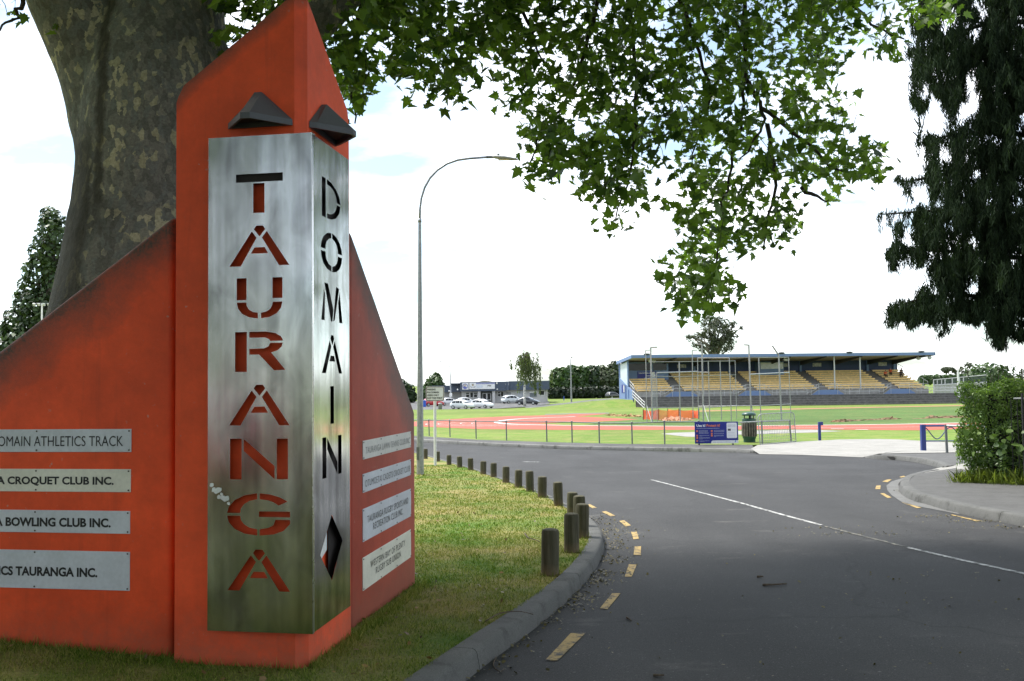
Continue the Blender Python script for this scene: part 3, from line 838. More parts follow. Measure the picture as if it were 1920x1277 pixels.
def steel_mat(name, r0, r1, tint, bst):
    m, nt, out = nodes(name)
    co = world_co(nt)
    cloud = tnoise(nt, scaled(nt, co, (2.2, 2.2, 1.3)), 1.0, 3, 0.5)                 # buffing smudges
    sw = tnoise(nt, scaled(nt, co, (6.0, 6.0, 3.0)), 1.0, 4, 0.55, 0.6)
    band = tnoise(nt, scaled(nt, co, (11, 11, 0.35)), 1.0, 3, 0.5)                   # vertical rolling bands
    fine = tnoise(nt, scaled(nt, co, (160, 160, 2.0)), 1.0, 3, 0.6)
    rr = math_(nt, 'ADD', ramp(nt, cloud, [(0.3, r0), (0.7, r1)]), math_(nt, 'MULTIPLY_ADD', fine, 0.06, -0.03))
    k = math_(nt, 'ADD', math_(nt, 'MULTIPLY', sw, 0.5), math_(nt, 'MULTIPLY', band, 0.5))
    c = mixc(nt, ramp(nt, k, [(0.38, 0.0), (0.60, 1.0)]), tuple(x * 0.58 for x in tint), tuple(min(1, x * 1.2) for x in tint))
    princ(nt, out, c, rr, 1.0, bump_(nt, tnoise(nt, scaled(nt, co, (2.4, 2.4, 1.0)), 1.0, 1), bst, 0.05), 0.5)
    return m
M_STEEL = steel_mat('brushed stainless steel', 0.10, 0.26, (0.47, 0.475, 0.475), 0.22)
M_STEEL2 = steel_mat('polished stainless steel', 0.10, 0.22, (0.78, 0.80, 0.82), 0.02)
tcl = tc_l
mbl = MB(); vs, fs = stencil([(tcl, zb_), (tcl, zt), (tl_e, zt), (tl_e, zb_)], hl)
mbl.add([WL(x, y, SO + z) for x, y, z in vs], fs)
# return flange on the left edge, lid and rolled corner
mbl.add([WL(tl_e, z, o_) for z, o_ in ((zb_, SO), (zt, SO), (zt, 0.004), (zb_, 0.004))], [(0, 1, 2, 3)])
cl_ = WL(tcl, 0, SO)
mbl.add([WL(tl_e, zt, SO), WL(tcl, zt, SO), WL(tcl, zt, 0.002), WL(tl_e, zt, 0.002)], [(0, 1, 2, 3)])
steel = mbl.build('steel_panel', M_STEEL, sign); steel['label'] = 'brushed steel panel with TAURANGA cut out'
mbr = MB(); vs, fs = stencil([(tc_r, zb_), (tc_r, zt), (tr_e, zt), (tr_e, zb_)], hr)
mbr.add([WR(x, y, SO + z) for x, y, z in vs], fs)
mbr.add([WR(tc_r, zt, SO), WR(tr_e, zt, SO), WR(tr_e, zt, 0.002), WR(tc_r, zt, 0.002)], [(0, 1, 2, 3)])
mbr.add([WR(tr_e, z, o_) for z, o_ in ((zb_, SO), (zt, SO), (zt, 0.004), (zb_, 0.004))], [(0, 1, 2, 3)])
steel2 = mbr.build('steel_panel', M_STEEL2, sign); steel2['label'] = 'mirror bright steel panel with DOMAIN cut out'
c1 = WL(tcl, 0, SO); c2 = WR(tc_r, 0, SO); cm = (c1 + c2) / 2 + (NL + NR).normalized() * 0.004
mb = MB(); ring = [c1 + EL * .004, c1 + NL * .0035, cm, c2 + NR * .0035, c2 + ER * .004, (c1 + c2) / 2 - (NL + NR).normalized() * 0.004]
mb.extrude([Vector((p.x, p.y, zb_ - .001)) for p in ring], (0, 0, zt - zb_ + .002))
mb.build('corner_trim', simple('rolled steel edge', (0.72, 0.73, 0.74), 0.28, 0.05, metal=1.0), sign, bevel=0.002)
# added dark sheets, painted shade behind the narrow face's letters and the T's head
M_GAPSHADE = simple('dark gap shade', (0.016, 0.011, 0.010), .8)
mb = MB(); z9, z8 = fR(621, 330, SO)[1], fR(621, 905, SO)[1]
mb.extrude([WR(tc_r + .05, z8, .030), WR(tr_e - .02, z8, .030), WR(tr_e - .02, z9, .030), WR(tc_r + .05, z9, .030)], NR * .002); mb.build('tone_sheet', M_GAPSHADE, sign)
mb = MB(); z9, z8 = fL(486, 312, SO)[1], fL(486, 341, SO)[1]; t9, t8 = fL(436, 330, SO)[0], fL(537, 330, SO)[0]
mb.extrude([WL(t9, z8, .045), WL(t8, z8, .045), WL(t8, z9, .045), WL(t9, z9, .045)], NL * .002); mb.build('tone_sheet', M_GAPSHADE, sign)
mb = MB(); z9, z8 = fR(621, 962, SO)[1], fR(621, 1092, SO)[1]; tm = fR(628, 1027, SO)[0]  # another added shade sheet, behind half of the diamond
mb.extrude([WR(tm, z8, .02), WR(tr_e - .02, z8, .02), WR(tr_e - .02, z9, .02), WR(tm, z9, .02)], NR * .002); mb.build('tone_sheet', M_GAPSHADE, sign)
mb = MB(); ta9 = fR(603, 1027, .03)[0]; tb9 = fR(614, 1027, .03)[0]; zm = fR(609, 1022, .03)[1]; hz9 = abs(fR(609, 985, .03)[1] - zm)
mb.extrude([WR(ta9 - .1, zm - hz9, .024), WR(tb9, zm - hz9 * .3, .024), WR(tb9, zm + hz9 * .9, .024), WR(ta9 - .1, zm + hz9 * .2, .024)], NR * .002); mb.build('tone_sheet', simple('plain white sheet', (.7, .7, .68), .6), sign)  # small white sheet behind the near half of the diamond
# bird splash on the panel, a raised crust
mb = MB()
for q in range(16):
    x, y = 398 + q * 1.9 + random.uniform(-3, 3), 913 + q * 1.7 + random.uniform(-6, 6)
    t, z = fL(x, y, SO + .003)
    r_ = random.uniform(.008, .02)
    mb.add([WL(t + r_ * random.uniform(.7, 1.2) * math.cos(k * .785), z + r_ * random.uniform(.6, 1.1) * math.sin(k * .785), SO + .0025 + q * .0001) for k in range(8)], [tuple(range(8))])
mb.build('white_splash', simple('white splash', (0.75, 0.75, 0.73), 0.8), sign)

# ---- wedge-shaped wall lights above the panel
M_LIGHT = simple('grey cast housing', (0.075, 0.078, 0.09), 0.55, 0.08, 8, bump=0.15, bscale=200)
M_LENS = simple('dark lens', (0.03, 0.03, 0.03), 0.7, 0.1, spec=0.2)
def wall_light(W, nn, e, t0, t1, zb0, za, lab):
    root = None
    mid = (t0 + t1) / 2; w2 = abs(t1 - t0) / 2; d = 0.21; lip = 0.035
    def P(t, z, o): return W(mid + t, z, o)
    L0, R0, N0 = P(-w2, zb0, .004), P(w2, zb0, .004), P(0, zb0, d)
    b1 = [P(-w2, zb0, .003), P(-w2 + .03, zb0, .04), P(-.03, zb0, d), P(.03, zb0, d), P(w2 - .03, zb0, .04), P(w2, zb0, .003)]
    u1 = [p + Z * lip for p in b1]
    tp = [P(-.022, za, .003), P(-.022, za, .035), P(.022, za, .035), P(.022, za, .003)]
    mb = MB()
    mb.v = b1 + u1 + tp
    k = 6
    mb.f = [(i, i + 1, k + i + 1, k + i) for i in range(5)]
    mb.f += [(6, 7, 12), (7, 8, 13, 12), (8, 9, 14, 13), (9, 10, 15, 14), (10, 11, 15), (12, 13, 14, 15)]
    # rim of the open underside and the recess behind it
    cen = sum(b1, Vector()) / 6
    inn = [cen + (p - cen) * 0.86 for p in b1]; deep = [p + Z * 0.03 for p in inn]
    s0 = len(mb.v); mb.v += inn + deep
    mb.f += [(i, s0 + i, s0 + (i + 1) % 6, (i + 1) % 6) for i in range(6)]
    mb.f += [(s0 + i, s0 + 6 + i, s0 + 6 + (i + 1) % 6, s0 + (i + 1) % 6) for i in range(6)]
    h = mb.build('wall_light', M_LIGHT, sign); h['label'] = lab
    ml = MB(); ml.add([p - Z * 0.002 for p in deep], [tuple(range(6))])
    ml.build('lens', M_LENS, h)
ll = fL(428, 242); lr = fL(549, 236); la = fL(488, 176)
wall_light(WL, NL, EL, lr[0], ll[0], (ll[1] + lr[1]) / 2, la[1], 'wedge-shaped grey light on the wide left face')
q1 = fR(578, 240); q2 = fR(629, 273); qa = fR(600, 194)
wall_light(WR, NR, ER, q1[0] + .01, q2[0], (q1[1] + q2[1]) / 2, qa[1], 'wedge-shaped grey light on the narrow right face')

# ---- name plates
def plate_mat(name, c): return simple(name, c, 0.42, 0.10, 3, fine=0.06, spec=0.4)
M_INK = simple('black lettering', (0.012, 0.012, 0.014), 0.5)
M_FADE = simple('faded lettering', (0.22, 0.22, 0.22), 0.6, 0.3, 9)
M_GREY = simple('grey lettering', (0.09, 0.09, 0.09), 0.6)
M_SCREW = simple('screw head', (0.10, 0.09, 0.08), 0.5, metal=0.6)
def plate(W, e_u, off, nn, t0, t1, z0, z1, m, lines, ink, nrow, lab):
    mb = MB(); mb.extrude([W(t0, z0, off), W(t1, z0, off), W(t1, z1, off), W(t0, z1, off)], nn * 0.006)
    p = mb.build('name_plate', m, sign, bevel=0.0015, seg=1); p['label'] = lab
    for txt, cx, cz, w, h, al, kw in lines:
        ml = MB()
        letter(ml, txt, W(cx, cz, off + 0.0075), e_u, Z, w, h, al, **kw)
        ml.build('lettering', ink, p)
    for z in (z0 + .012, z1 - .012):
        for k in range(nrow):
            t = t0 + (t1 - t0) * k / (nrow - 1); t = min(max(t, min(t0, t1) + .014), max(t0, t1) - .014)
            ms = MB(); c = W(t, z, off + .006)
            ring = [c + (e_u * math.cos(j * math.pi / 3) + Z * math.sin(j * math.pi / 3)) * .006 for j in range(6)]
            ms.extrude(ring, nn * 0.003); ms.build('screw', M_SCREW, p)
    return p
def suffix_w(full, suf, target):
    a_, _ = text_mesh(full); b_, _ = text_mesh(suf)
    return target * (a_[:, 0].max() - a_[:, 0].min()) / (b_[:, 0].max() - b_[:, 0].min())
UL = -EL
def lplate(xr, yt, yb, full, suf, xs, xe, c0, c1, m, bold, lab):
    t0 = fL(xr, (yt + yb) / 2, offL)[0]; t1 = t0 + 1.95
    z1 = fL(xr - 60, yt, offL)[1]; z0 = fL(xr - 60, yb, offL)[1]
    te = fL(xe, (c0 + c1) / 2, offL)[0]; ts = fL(xs, (c0 + c1) / 2, offL)[0]
    zc = fL((xs + xe) / 2, (c0 + c1) / 2, offL)[1]; hh = fL(xs, c0, offL)[1] - fL(xs, c1, offL)[1]
    w = suffix_w(full, suf, abs(ts - te))
    plate(WL, UL, offL, NL, t0, t1, z0, z1, m, [(full, te, zc, w, hh, 'r', {'bold': bold})], M_INK, 4, lab)
M_P1 = plate_mat('cool grey plate', (0.55, 0.57, 0.62)); M_P2 = plate_mat('ivory plate', (0.70, 0.68, 0.59))
lplate(247, 804.5, 847.5, 'DOMAIN ATHLETICS TRACK', 'ATHLETICS TRACK', 65, 232, 817.5, 836.5, M_P1, 0.0, 'grey plate reading DOMAIN ATHLETICS TRACK')
lplate(246, 879.5, 922.5, 'TAURANGA CROQUET CLUB INC.', 'CROQUET CLUB INC.', 16, 214.5, 893.5, 911, M_P2, 0.034, 'ivory plate reading CROQUET CLUB INC.')
lplate(244.5, 957.5, 1000, 'TAURANGA BOWLING CLUB INC.', 'BOWLING CLUB INC.', 12.5, 209, 970.5, 987.5, M_P1, 0.038, 'grey plate reading BOWLING CLUB INC.')
lplate(244, 1033.5, 1106, 'ATHLETICS TAURANGA INC.', 'TAURANGA INC.', 31, 184, 1063, 1080.5, M_P1, 0.038, 'tall grey plate reading TAURANGA INC.')
def rplate(ytl, ytr, ybl, ybr, m, ink, lines, lab):
    ta = fR(679.3, (ytl + ybl) / 2, offR)[0]; tb = fR(769.5, (ytr + ybr) / 2, offR)[0]
    z1 = (fR(679.3, ytl, offR)[1] + fR(769.5, ytr, offR)[1]) / 2; z0 = (fR(679.3, ybl, offR)[1] + fR(769.5, ybr, offR)[1]) / 2
    L_ = []
    for txt, f0, f1, zc, h, bold in lines:
        L_.append((txt, ta + (tb - ta) * (f0 + f1) / 2, z0 + (z1 - z0) * zc, (tb - ta) * (f1 - f0), (z1 - z0) * h, 'c', {'bold': bold, 'spacing': 1.1}))
    plate(WR, ER, offR, NR, ta, tb, z0, z1, m, L_, ink, 4, lab)
def frac(x):        # picture column -> share of the plate's length
    ta = fR(679.3, 850, offR)[0]; tb = fR(769.5, 850, offR)[0]
    return (fR(x, 850, offR)[0] - ta) / (tb - ta)
rplate(824.5, 810.7, 860, 840.3, plate_mat('pale plate', (0.62, 0.61, 0.58)), M_FADE, [('TAURANGA LAWN TENNIS CLUB INC.', frac(684), frac(768), .46, .36, -0.004)], 'pale plate reading TAURANGA LAWN TENNIS CLUB INC. in faded letters')
rplate(887.6, 862.4, 923.4, 891.7, M_P1, M_GREY, [('OTUMOETAI CADETS CRICKET CLUB', frac(683), frac(767), .46, .36, -0.004)], 'grey plate reading OTUMOETAI CADETS CRICKET CLUB')
rplate(953, 917.6, 1015, 969.3, M_P1, M_INK, [('TAURANGA RUGBY SPORTS AND', frac(687), frac(764), .63, .215, -0.002), ('RECREATION CLUB INC.', frac(698), frac(754), .33, .215, -0.002)], 'grey plate reading TAURANGA RUGBY SPORTS AND RECREATION CLUB INC.')
rplate(1045.5, 993, 1108, 1045, M_P2, M_INK, [('WESTERN BAY OF PLENTY', frac(693), frac(758), .66, .21, -0.002), ('RUGBY SUB UNION', frac(703), frac(750), .37, .21, -0.002)], 'ivory plate reading WESTERN BAY OF PLENTY RUGBY SUB UNION')
# ================================================================== street furniture
M_GALV = simple('galvanised steel', (0.30, 0.31, 0.31), 0.45, 0.22, 14, metal=0.75, fine=0.15)
M_GALVD = simple('weathered pipe', (0.17, 0.18, 0.18), 0.5, 0.2, 10, metal=0.5)
M_WHITE = simple('white paint', (0.72, 0.72, 0.71), 0.45, 0.06, 5)
M_BLUEP = simple('navy blue paint', (0.012, 0.03, 0.17), 0.4, 0.1, 8)
M_BLACK = simple('black rubber', (0.014, 0.014, 0.014), 0.7)

# ---- timber bollards along the kerb
def wood_mat():
    m, nt, out = nodes('weathered post timber')
    co = obj_co(nt)
    gr = tnoise(nt, scaled(nt, co, (34, 34, 2.2)), 1.0, 6, 0.7)
    c = ramp(nt, gr, [(0.25, (0.035, 0.032, 0.020)), (0.55, (0.095, 0.088, 0.058)), (0.8, (0.16, 0.145, 0.10))])
    z = N(nt, 'ShaderNodeSeparateXYZ', {0: co}).outputs['Z']
    nz = math_(nt, 'ADD', z, math_(nt, 'MULTIPLY_ADD', tnoise(nt, co, 16, 4), 0.10, -0.05))
    c = mixc(nt, ramp(nt, nz, [(0.02, 1.0), (0.12, 0.0)]), c, (0.16, 0.12, 0.075))
    mo = ramp(nt, tnoise(nt, scaled(nt, co, (5, 5, 2)), 1.0, 5, .7), [(0.48, 0.0), (0.66, 0.7)])
    c = mixc(nt, mo, c, (0.05, 0.055, 0.028))
    princ(nt, out, c, 0.85, 0, bump_(nt, gr, 0.7, 0.006), 0.2)
    return m
M_POST = wood_mat()
def bollard_mesh(seed, r, h):
    rr = random.Random(seed); mb = MB(); n = 22
    prof = [(1.0, -0.25), (1.0, 0.0), (0.985, h * .35), (1.0, h * .7), (0.985, h - .028), (0.90, h - .006), (0.55, h + .004), (0.0, h + .002)]
    ph = [rr.uniform(-.02, .02) for _ in range(n)]
    ck = rr.randrange(n)
    for q, z in prof:
        for k in range(n):
            w = 1 + ph[k] - (0.10 if k == ck and q > .5 else 0)
            mb.v.append(Vector((r * q * w * math.cos(2 * math.pi * k / n), r * q * w * math.sin(2 * math.pi * k / n), z)))
    m_ = len(prof)
    mb.f = [(i * n + k, i * n + (k + 1) % n, (i + 1) * n + (k + 1) % n, (i + 1) * n + k) for i in range(m_ - 1) for k in range(n)]
    return mb
BOL = [((1031, 1074), 988, 33), ((1072, 1034), 962, 28.5), ((1091, 1006), 942.5, 25.5), ((1087, 985), 927, 22.5), ((1073, 962), 921, 20), ((1047, 946.5), 902, 18),
       ((1016.5, 932), 893, 17), ((994, 921), 882, 15.3), ((972, 913), 880, 14.3), ((948.6, 903.5), 873, 13.3), ((925.6, 893.5), 867, 12), ((906, 888), 863, 11.5),
       ((882.6, 881), 858, 10.5), ((862, 876), 855, 10), ((842, 871), 852, 9.3), ((821, 865), 846, 8.5), ((798, 860), 841, 8)]
BL = ['nearest squat timber bollard at the kerb, wide and cracked', 'second timber bollard from the front, standing clear of its neighbours', 'third timber bollard from the front, closest to the kerb bend', 'timber bollard mostly hidden behind the third one at the bend',
      'fifth bollard from the front, left of the hidden one at the bend', 'sixth bollard from the front, standing alone before the bend', 'seventh timber bollard from the front', 'eighth timber bollard from the front', 'ninth timber bollard from the front', 'tenth timber bollard from the front',
      'seventh bollard from the far end of the row', 'sixth bollard from the far end of the row', 'fifth bollard from the far end of the row', 'fourth bollard from the far end of the row', 'third bollard from the far end, right of the parking sign pole', 'second last bollard, just right of the parking sign pole', 'last bollard of the row, beside the lamp post']
for i, ((bx, by), ty, w) in enumerate(BOL):
    b = gpt(bx, by, H1); b.z = verge_z(b.x, b.y) - 0.005
    h = (by - ty) * b.y / FPX; r = w * b.y / FPX / 2
    o = single('bollard', bollard_mesh(i, r, h), M_POST, BL[i], 'bollard', 'timber bollards along the kerb', autos=True)
    o.location = b; o.rotation_euler = (R(random.uniform(-1.5, 1.5)), R(random.uniform(-1.5, 1.5)), random.uniform(0, 6))

# ---- street lamp
lb = gpt(788, 889, H1); lb.z = verge_z(lb.x, lb.y)
Y = lb.y
t = thing('street_lamp', 'tall galvanised street lamp with long curved arm beside the sign', 'street lamp', lb)
P = lambda x, y: at(x, y, Y)
top = P(787, 413)
mb = MB(); mb.tube([lb - Z * .2, lb + Z * 0.0, lb.lerp(top, .55), top], [0.092, 0.090, 0.062, 0.038], 8)
mb.build('pole', M_GALV, t)
mb = MB(); mb.tube([P(x, y) for x, y in [(787, 415), (787.5, 392), (790, 372), (796, 352), (806, 334), (820, 319), (838, 307), (858, 300), (880, 297), (915, 294.5)]], 0.028, 8)
mb.tube([P(787, 417), P(787, 410)], 0.046, 8)
mb.build('arm', M_GALV, t, smooth=True)
mbs = MB(); mbs.tube([P(912, 294.6), P(926, 294.2)], 0.036, 8); mbs.build('spigot', M_GALVD, t)
hd = MB(); A0, A1 = P(922, 294), P(972, 297)
dx = (A1 - A0); px_ = []
for u, w, hh, dz in [(0, .035, .03, 0), (.06, .05, .045, -.005), (.15, .11, .055, -.01), (.45, .14, .06, -.02), (.75, .12, .045, -.03), (.93, .07, .025, -.03), (1, .02, .012, -.03)]:
    c = A0 + dx * u + Z * dz
    px_.append([c + Vector((0, w * math.cos(k * math.pi / 5), hh * math.sin(k * math.pi / 5) * (1 if k <= 5 else .5))) for k in range(10)])
hd.v = [p for r_ in px_ for p in r_]
hd.f = [(i * 10 + k, i * 10 + (k + 1) % 10, (i + 1) * 10 + (k + 1) % 10, (i + 1) * 10 + k) for i in range(6) for k in range(10)] + [tuple(range(10)), tuple(range(60, 70))]
head = hd.build('lamp_head', simple('lamp housing', (0.34, 0.34, 0.33), 0.5), t, smooth=True)
mb = MB(); c = A0 + dx * .5 - Z * .05; mb.box(c, (.34, .16, .012)); mb.build('diffuser', simple('lamp glass', (0.5, 0.5, 0.45), 0.2), head)
mb = MB(); mb.lathe([(.03, 0), (.035, .03), (.02, .05)], A0 + dx * .25 + Z * .045, 10); mb.build('sensor', M_GALVD, head)
mb = MB(); hc = P(783.6, 842) ; mb.box(lb + Vector((-.055, -.082, .52)), (.05, .012, .32)); mb.build('hatch', M_GALVD, t)

# ---- parking sign
sb = gpt(816, 873, H1); sb.z = verge_z(sb.x, sb.y); Y = sb.y
t = thing('parking_sign', 'white parking sign on a slim white pole beside the street lamp', 'sign', sb)
mb = MB(); mb.tube([sb - Z * .2, at(815.5, 748, Y)], 0.04, 10); mb.build('pole', M_WHITE, t)
c = at(815.7, 738.3, Y - .07); w, h = 34.5 * Y / FPX, 27.5 * Y / FPX
def rrect(c, ux, uz, w, h, r, n=4):
    out = []
    for sx, sy, a0 in ((1, 1, 0), (-1, 1, 90), (-1, -1, 180), (1, -1, 270)):
        for k in range(n + 1):
            a = R(a0 + 90 * k / n)
            out.append(c + ux * (sx * (w / 2 - r) + r * math.cos(a)) + uz * (sy * (h / 2 - r) + r * math.sin(a)))
    return out
X = Vector((1, 0, 0)); YV = Vector((0, 1, 0))
mb = MB(); mb.extrude(rrect(c, X, Z, w, h, .045), YV * .012); bd = mb.build('sign_board', simple('sign white', (0.78, 0.78, 0.76), 0.4, .05), t)
mb = MB(); mb.extrude(rrect(c - YV * .002, X, Z, w * .965, h * .955, .04), YV * .001)
ol = rrect(c - YV * .003, X, Z, w * .965, h * .955, .04); il = rrect(c - YV * .003, X, Z, w * .90, h * .875, .028)
mb = MB(); k = len(ol); mb.add(ol + il, [(i, (i + 1) % k, k + (i + 1) % k, k + i) for i in range(k)]); mb.build('border', simple('sign brown', (0.10, 0.04, 0.03), 0.5), bd)
mb = MB()
for i, (tx, wf) in enumerate([('PARKING', .455), ('FOR DOMAIN', .635), ('USERS ONLY', .64), ('PAST THIS POINT', .83)]):
    letter(mb, tx, c + X * (-w * .425) + Z * (h * (.29 - .195 * i)) - YV * .004, X, Z, w * wf, h * .125, 'l', bold=0.03)
letter(mb, '1', c + X * (w * .33) + Z * (h * .27) - YV * .004, X, Z, None, h * .07, 'c')
mb.build('lettering', M_INK, bd)

# ---- pipe fence along the far footpath
FPOST = [(805, 817, 788), (844, 819, 789), (893, 822.5, 790), (950, 825.5, 790.5), (1025.5, 828, 791), (1073, 829.5, 791.5), (1124, 831, 793), (1185.5, 832, 793.5), (1246.5, 832.5, 791), (1311, 833, 791)]
t = thing('pipe_fence', 'grey pipe rail fence along the far footpath beside the running track', 'fence', gpt(1025, 828, H2))
tops = []
for x, yb, yt in FPOST:
    b = gpt(x, yb, H2); tp = at(x - 1.0, yt, b.y); tops.append(tp)
    mb = MB(); mb.tube([b - Z * .2, tp + Z * .03], 0.032, 8); mb.lathe([(.045, -.02), (.045, .05), (.02, .07)], tp, 8); mb.build('post', M_GALVD, t)
lft = gpt(770, 814, H2); e0 = tops[0] + (tops[0] - tops[1]) * 1.6
mb = MB(); mb.tube([e0] + tops + [at(1384, 792.5, tops[-1].y)], 0.026, 8); mb.build('rail', M_GALVD, t)
t = thing('pipe_fence', 'short grey pipe rail between the bin and the driveway', 'fence', gpt(1428, 833, H2))
b1, b2 = gpt(1429.5, 832, H2), gpt(1483.5, 828, H2)
t1_, t2_ = at(1428, 790.5, b1.y), at(1480.5, 788.5, b2.y)
for b, tp in ((b1, t1_), (b2, t2_)):
    mb = MB(); mb.tube([b - Z * .2, tp + Z * .03], 0.04, 8); mb.build('post', M_GALVD, t)
mb = MB(); mb.tube([at(1386, 792.3, b1.y + .3), t1_, t2_], 0.03, 8); mb.build('rail', M_GALV, t)

# ---- blue information board
gb = gpt(1344, 834, H2); Y = gb.y
c = at(1343.5, 811.2, Y); w, h = 81 * Y / FPX, 40.3 * Y / FPX
t = thing('information_board', 'blue board reading Use it! Protect it! standing in front of the far fence', 'sign', gb)
ux = Vector((math.cos(R(1.0)), 0, -math.sin(R(1.0)) * 0)); uz = Z
mb = MB(); mb.extrude([c + X * (sx * w / 2) + Z * (sz * h / 2) for sx, sz in ((-1, -1), (1, -1), (1, 1), (-1, 1))], YV * .03)
bd = mb.build('board', simple('board blue', (0.008, 0.018, 0.20), 0.35, .05), t)
for s in (-.40, .38):
    mb = MB(); mb.box(c + X * (w * s) + YV * .06 - Z * (h * .5), (.06, .05, h * .55)); mb.build('leg', M_BLACK, t)
B = lambda u, v, d=.004: c + X * (w * (u - .5)) + Z * (h * (.5 - v)) - YV * d     # u right, v down, shares of the board
M_BW = simple('board white', (0.70, 0.71, 0.73), 0.5, .03); M_BO = simple('board orange', (0.62, 0.17, 0.08), 0.5, .05); M_BG = simple('board grey print', (0.30, 0.33, 0.45), .5, .05)
mb = MB(); letter(mb, 'Use it!', B(.04, .165), X, Z, w * .205, h * .125, 'l', bold=.03); mb.build('lettering', M_BW, bd)
mb = MB(); letter(mb, 'Protect it!', B(.27, .165), X, Z, w * .31, h * .125, 'l', bold=.03); mb.build('lettering', M_BO, bd)
mb = MB(); mb.extrude(rrect(B(.853, .405, .002), X, Z, w * .235, h * .71, .05), -YV * .002); mb.build('notice', M_BW, bd)
mb = MB(); mb.extrude([B(.37, 1.0, .002), B(1.0, 1.0, .002), B(1.0, .862, .002), B(.41, .862, .002), B(.385, .89, .002), B(.372, .94, .002)], -YV * .002); mb.build('footer', M_BW, bd)
def bars(rows, m, nm='small_print', d=.006):
    mb = MB()
    for u0, u1, v, hh in rows:
        x = u0
        rr = random.Random(int(u0 * 999 + v * 777))
        while x < u1 - .004:          # word-like dashes: print too small to read
            l = min(rr.uniform(.012, .035), u1 - x)
            mb.add([B(x, v + hh / 2, d), B(x + l, v + hh / 2, d), B(x + l, v - hh / 2, d), B(x, v - hh / 2, d)], [(0, 1, 2, 3)])
            x += l + .006
    mb.build(nm, m, bd)
bars([(.04, .57, .30, .022)] + [(.095, .30 if k < 3 else .32, .395 + .035 * k, .016) for k in range(5)] + [(.10, .33, .625, .018), (.10, .17, .655, .016)] +
     [(.10, .34, .72 + .033 * k, .016) for k in range(2)] + [(.10, .18, .79, .016), (.105, .33, .875, .018), (.105, .22, .91, .016)] +
     [(.44, .68, .395 + .035 * k, .016) for k in range(3)] + [(.44, .67, .545, .018)] + [(.44, .665, .62 + .033 * k, .016) for k in range(2)] + [(.44, .49, .69, .016)], M_BG)
bars([(.76, .94, .14 + .033 * k, .012) for k in range(4)] + [(.86, .94, .38, .014)] + [(.77, .92, .50 + .075 * k, .010) for k in range(4)] + [(.42, .49, .935, .02), (.51, .63, .935, .02), (.65, .83, .935, .02)], simple('notice print', (0.30, 0.32, 0.42), .6), 'small_print', .0075)
mb = MB(); mb.add([B(u, v, .0075) for u, v in ((.76, .42), (.83, .42), (.83, .325), (.76, .325))], [(0, 1, 2, 3)]); mb.build('picture', simple('notice picture', (.07, .07, .08), .6, .5, 30), bd)
for u, v in ((.05, .42), (.05, .63), (.05, .735), (.05, .88), (.39, .42), (.39, .545), (.39, .635)):
    mb = MB(); mb.extrude([B(u, v) + (X * math.cos(k * R(30)) + Z * math.sin(k * R(30))) * (h * .045) for k in range(12)], -YV * .002); mb.build('icon', M_BO, bd)
mb = MB(); mb.add([B(u, v, .0075) for u, v in ((.915, .93), (.93, .865), (.945, .855), (.95, .89), (.935, .94), (.92, .97))], [tuple(range(6))]); mb.build('logo', simple('board logo', (.10, .22, .5), .5), bd)

# ---- litter bin
bb = gpt(1405.3, 829, H2); Y = bb.y; u = Y / FPX
t = thing('litter_bin', 'green litter bin with timber slats and domed lid beside the blue board', 'litter bin', bb)
M_BING = simple('bin green', (0.016, 0.06, 0.045), 0.35, .1, 8)
Hs = lambda y: (828 - y) * u
mb = MB(); mb.lathe([(11 * u, 0), (11 * u, Hs(822.5)), (12.4 * u, Hs(820)), (12.6 * u, Hs(816.5)), (10 * u, Hs(816))], bb, 20); mb.build('base', M_BING, t, autos=True)
mb = MB(); mb.lathe([(11.5 * u, Hs(818)), (12.2 * u, Hs(803)), (12 * u, Hs(790))], bb, 20); core = mb.build('liner', simple('bin shadow', (0.012, 0.012, 0.012), .8), t, smooth=True)
sl_ = MB(); sl_.box((0, 0, (Hs(792) + Hs(817.5)) / 2), (2.9 * u, 1.2 * u, Hs(792) - Hs(817.5)))
M_SLAT = simple('grey slat timber', (0.12, 0.105, 0.085), .85, .4, 7, bump=.3, bscale=30)
for k in range(18):
    a_ = 2 * math.pi * k / 18
    mb = MB(); mb.box(bb + Vector((13.3 * u * math.cos(a_), 13.3 * u * math.sin(a_), (Hs(792) + Hs(817.3)) / 2)), (1.3 * u, 3.1 * u, Hs(792) - Hs(817.3) + random.uniform(-.02, .02)), a_)
    mb.build('slat', M_SLAT, t, bevel=.008, seg=1)
mb = MB(); mb.lathe([(12.7 * u, Hs(792.5)), (13 * u, Hs(789)), (12.8 * u, Hs(784.5)), (11.8 * u, Hs(784)), (11.8 * u, Hs(788))], bb, 20, cap=False); mb.build('collar', M_BING, t, autos=True)
for k in range(4):
    a_ = R(35 + 90 * k); q = bb + Vector((11.6 * u * math.cos(a_), 11.6 * u * math.sin(a_), 0))
    mb = MB(); mb.tube([q + Z * Hs(786), q + Z * Hs(777)], .012, 6); mb.build('stay', M_BLACK, t)
mb = MB(); mb.lathe([(12.6 * u, Hs(778.5)), (13.3 * u, Hs(777)), (12.3 * u, Hs(774.5)), (8.5 * u, Hs(772.9)), (3 * u, Hs(772.1)), (0.01, Hs(772))], bb, 22); mb.build('lid', M_BING, t, smooth=True)
mb = MB(); mb.box(bb + Vector((1.6 * u, -.0, Hs(780.5))), (3.2 * u, 3 * u, 7 * u)); mb.build('ash_tray', M_BLACK, t)

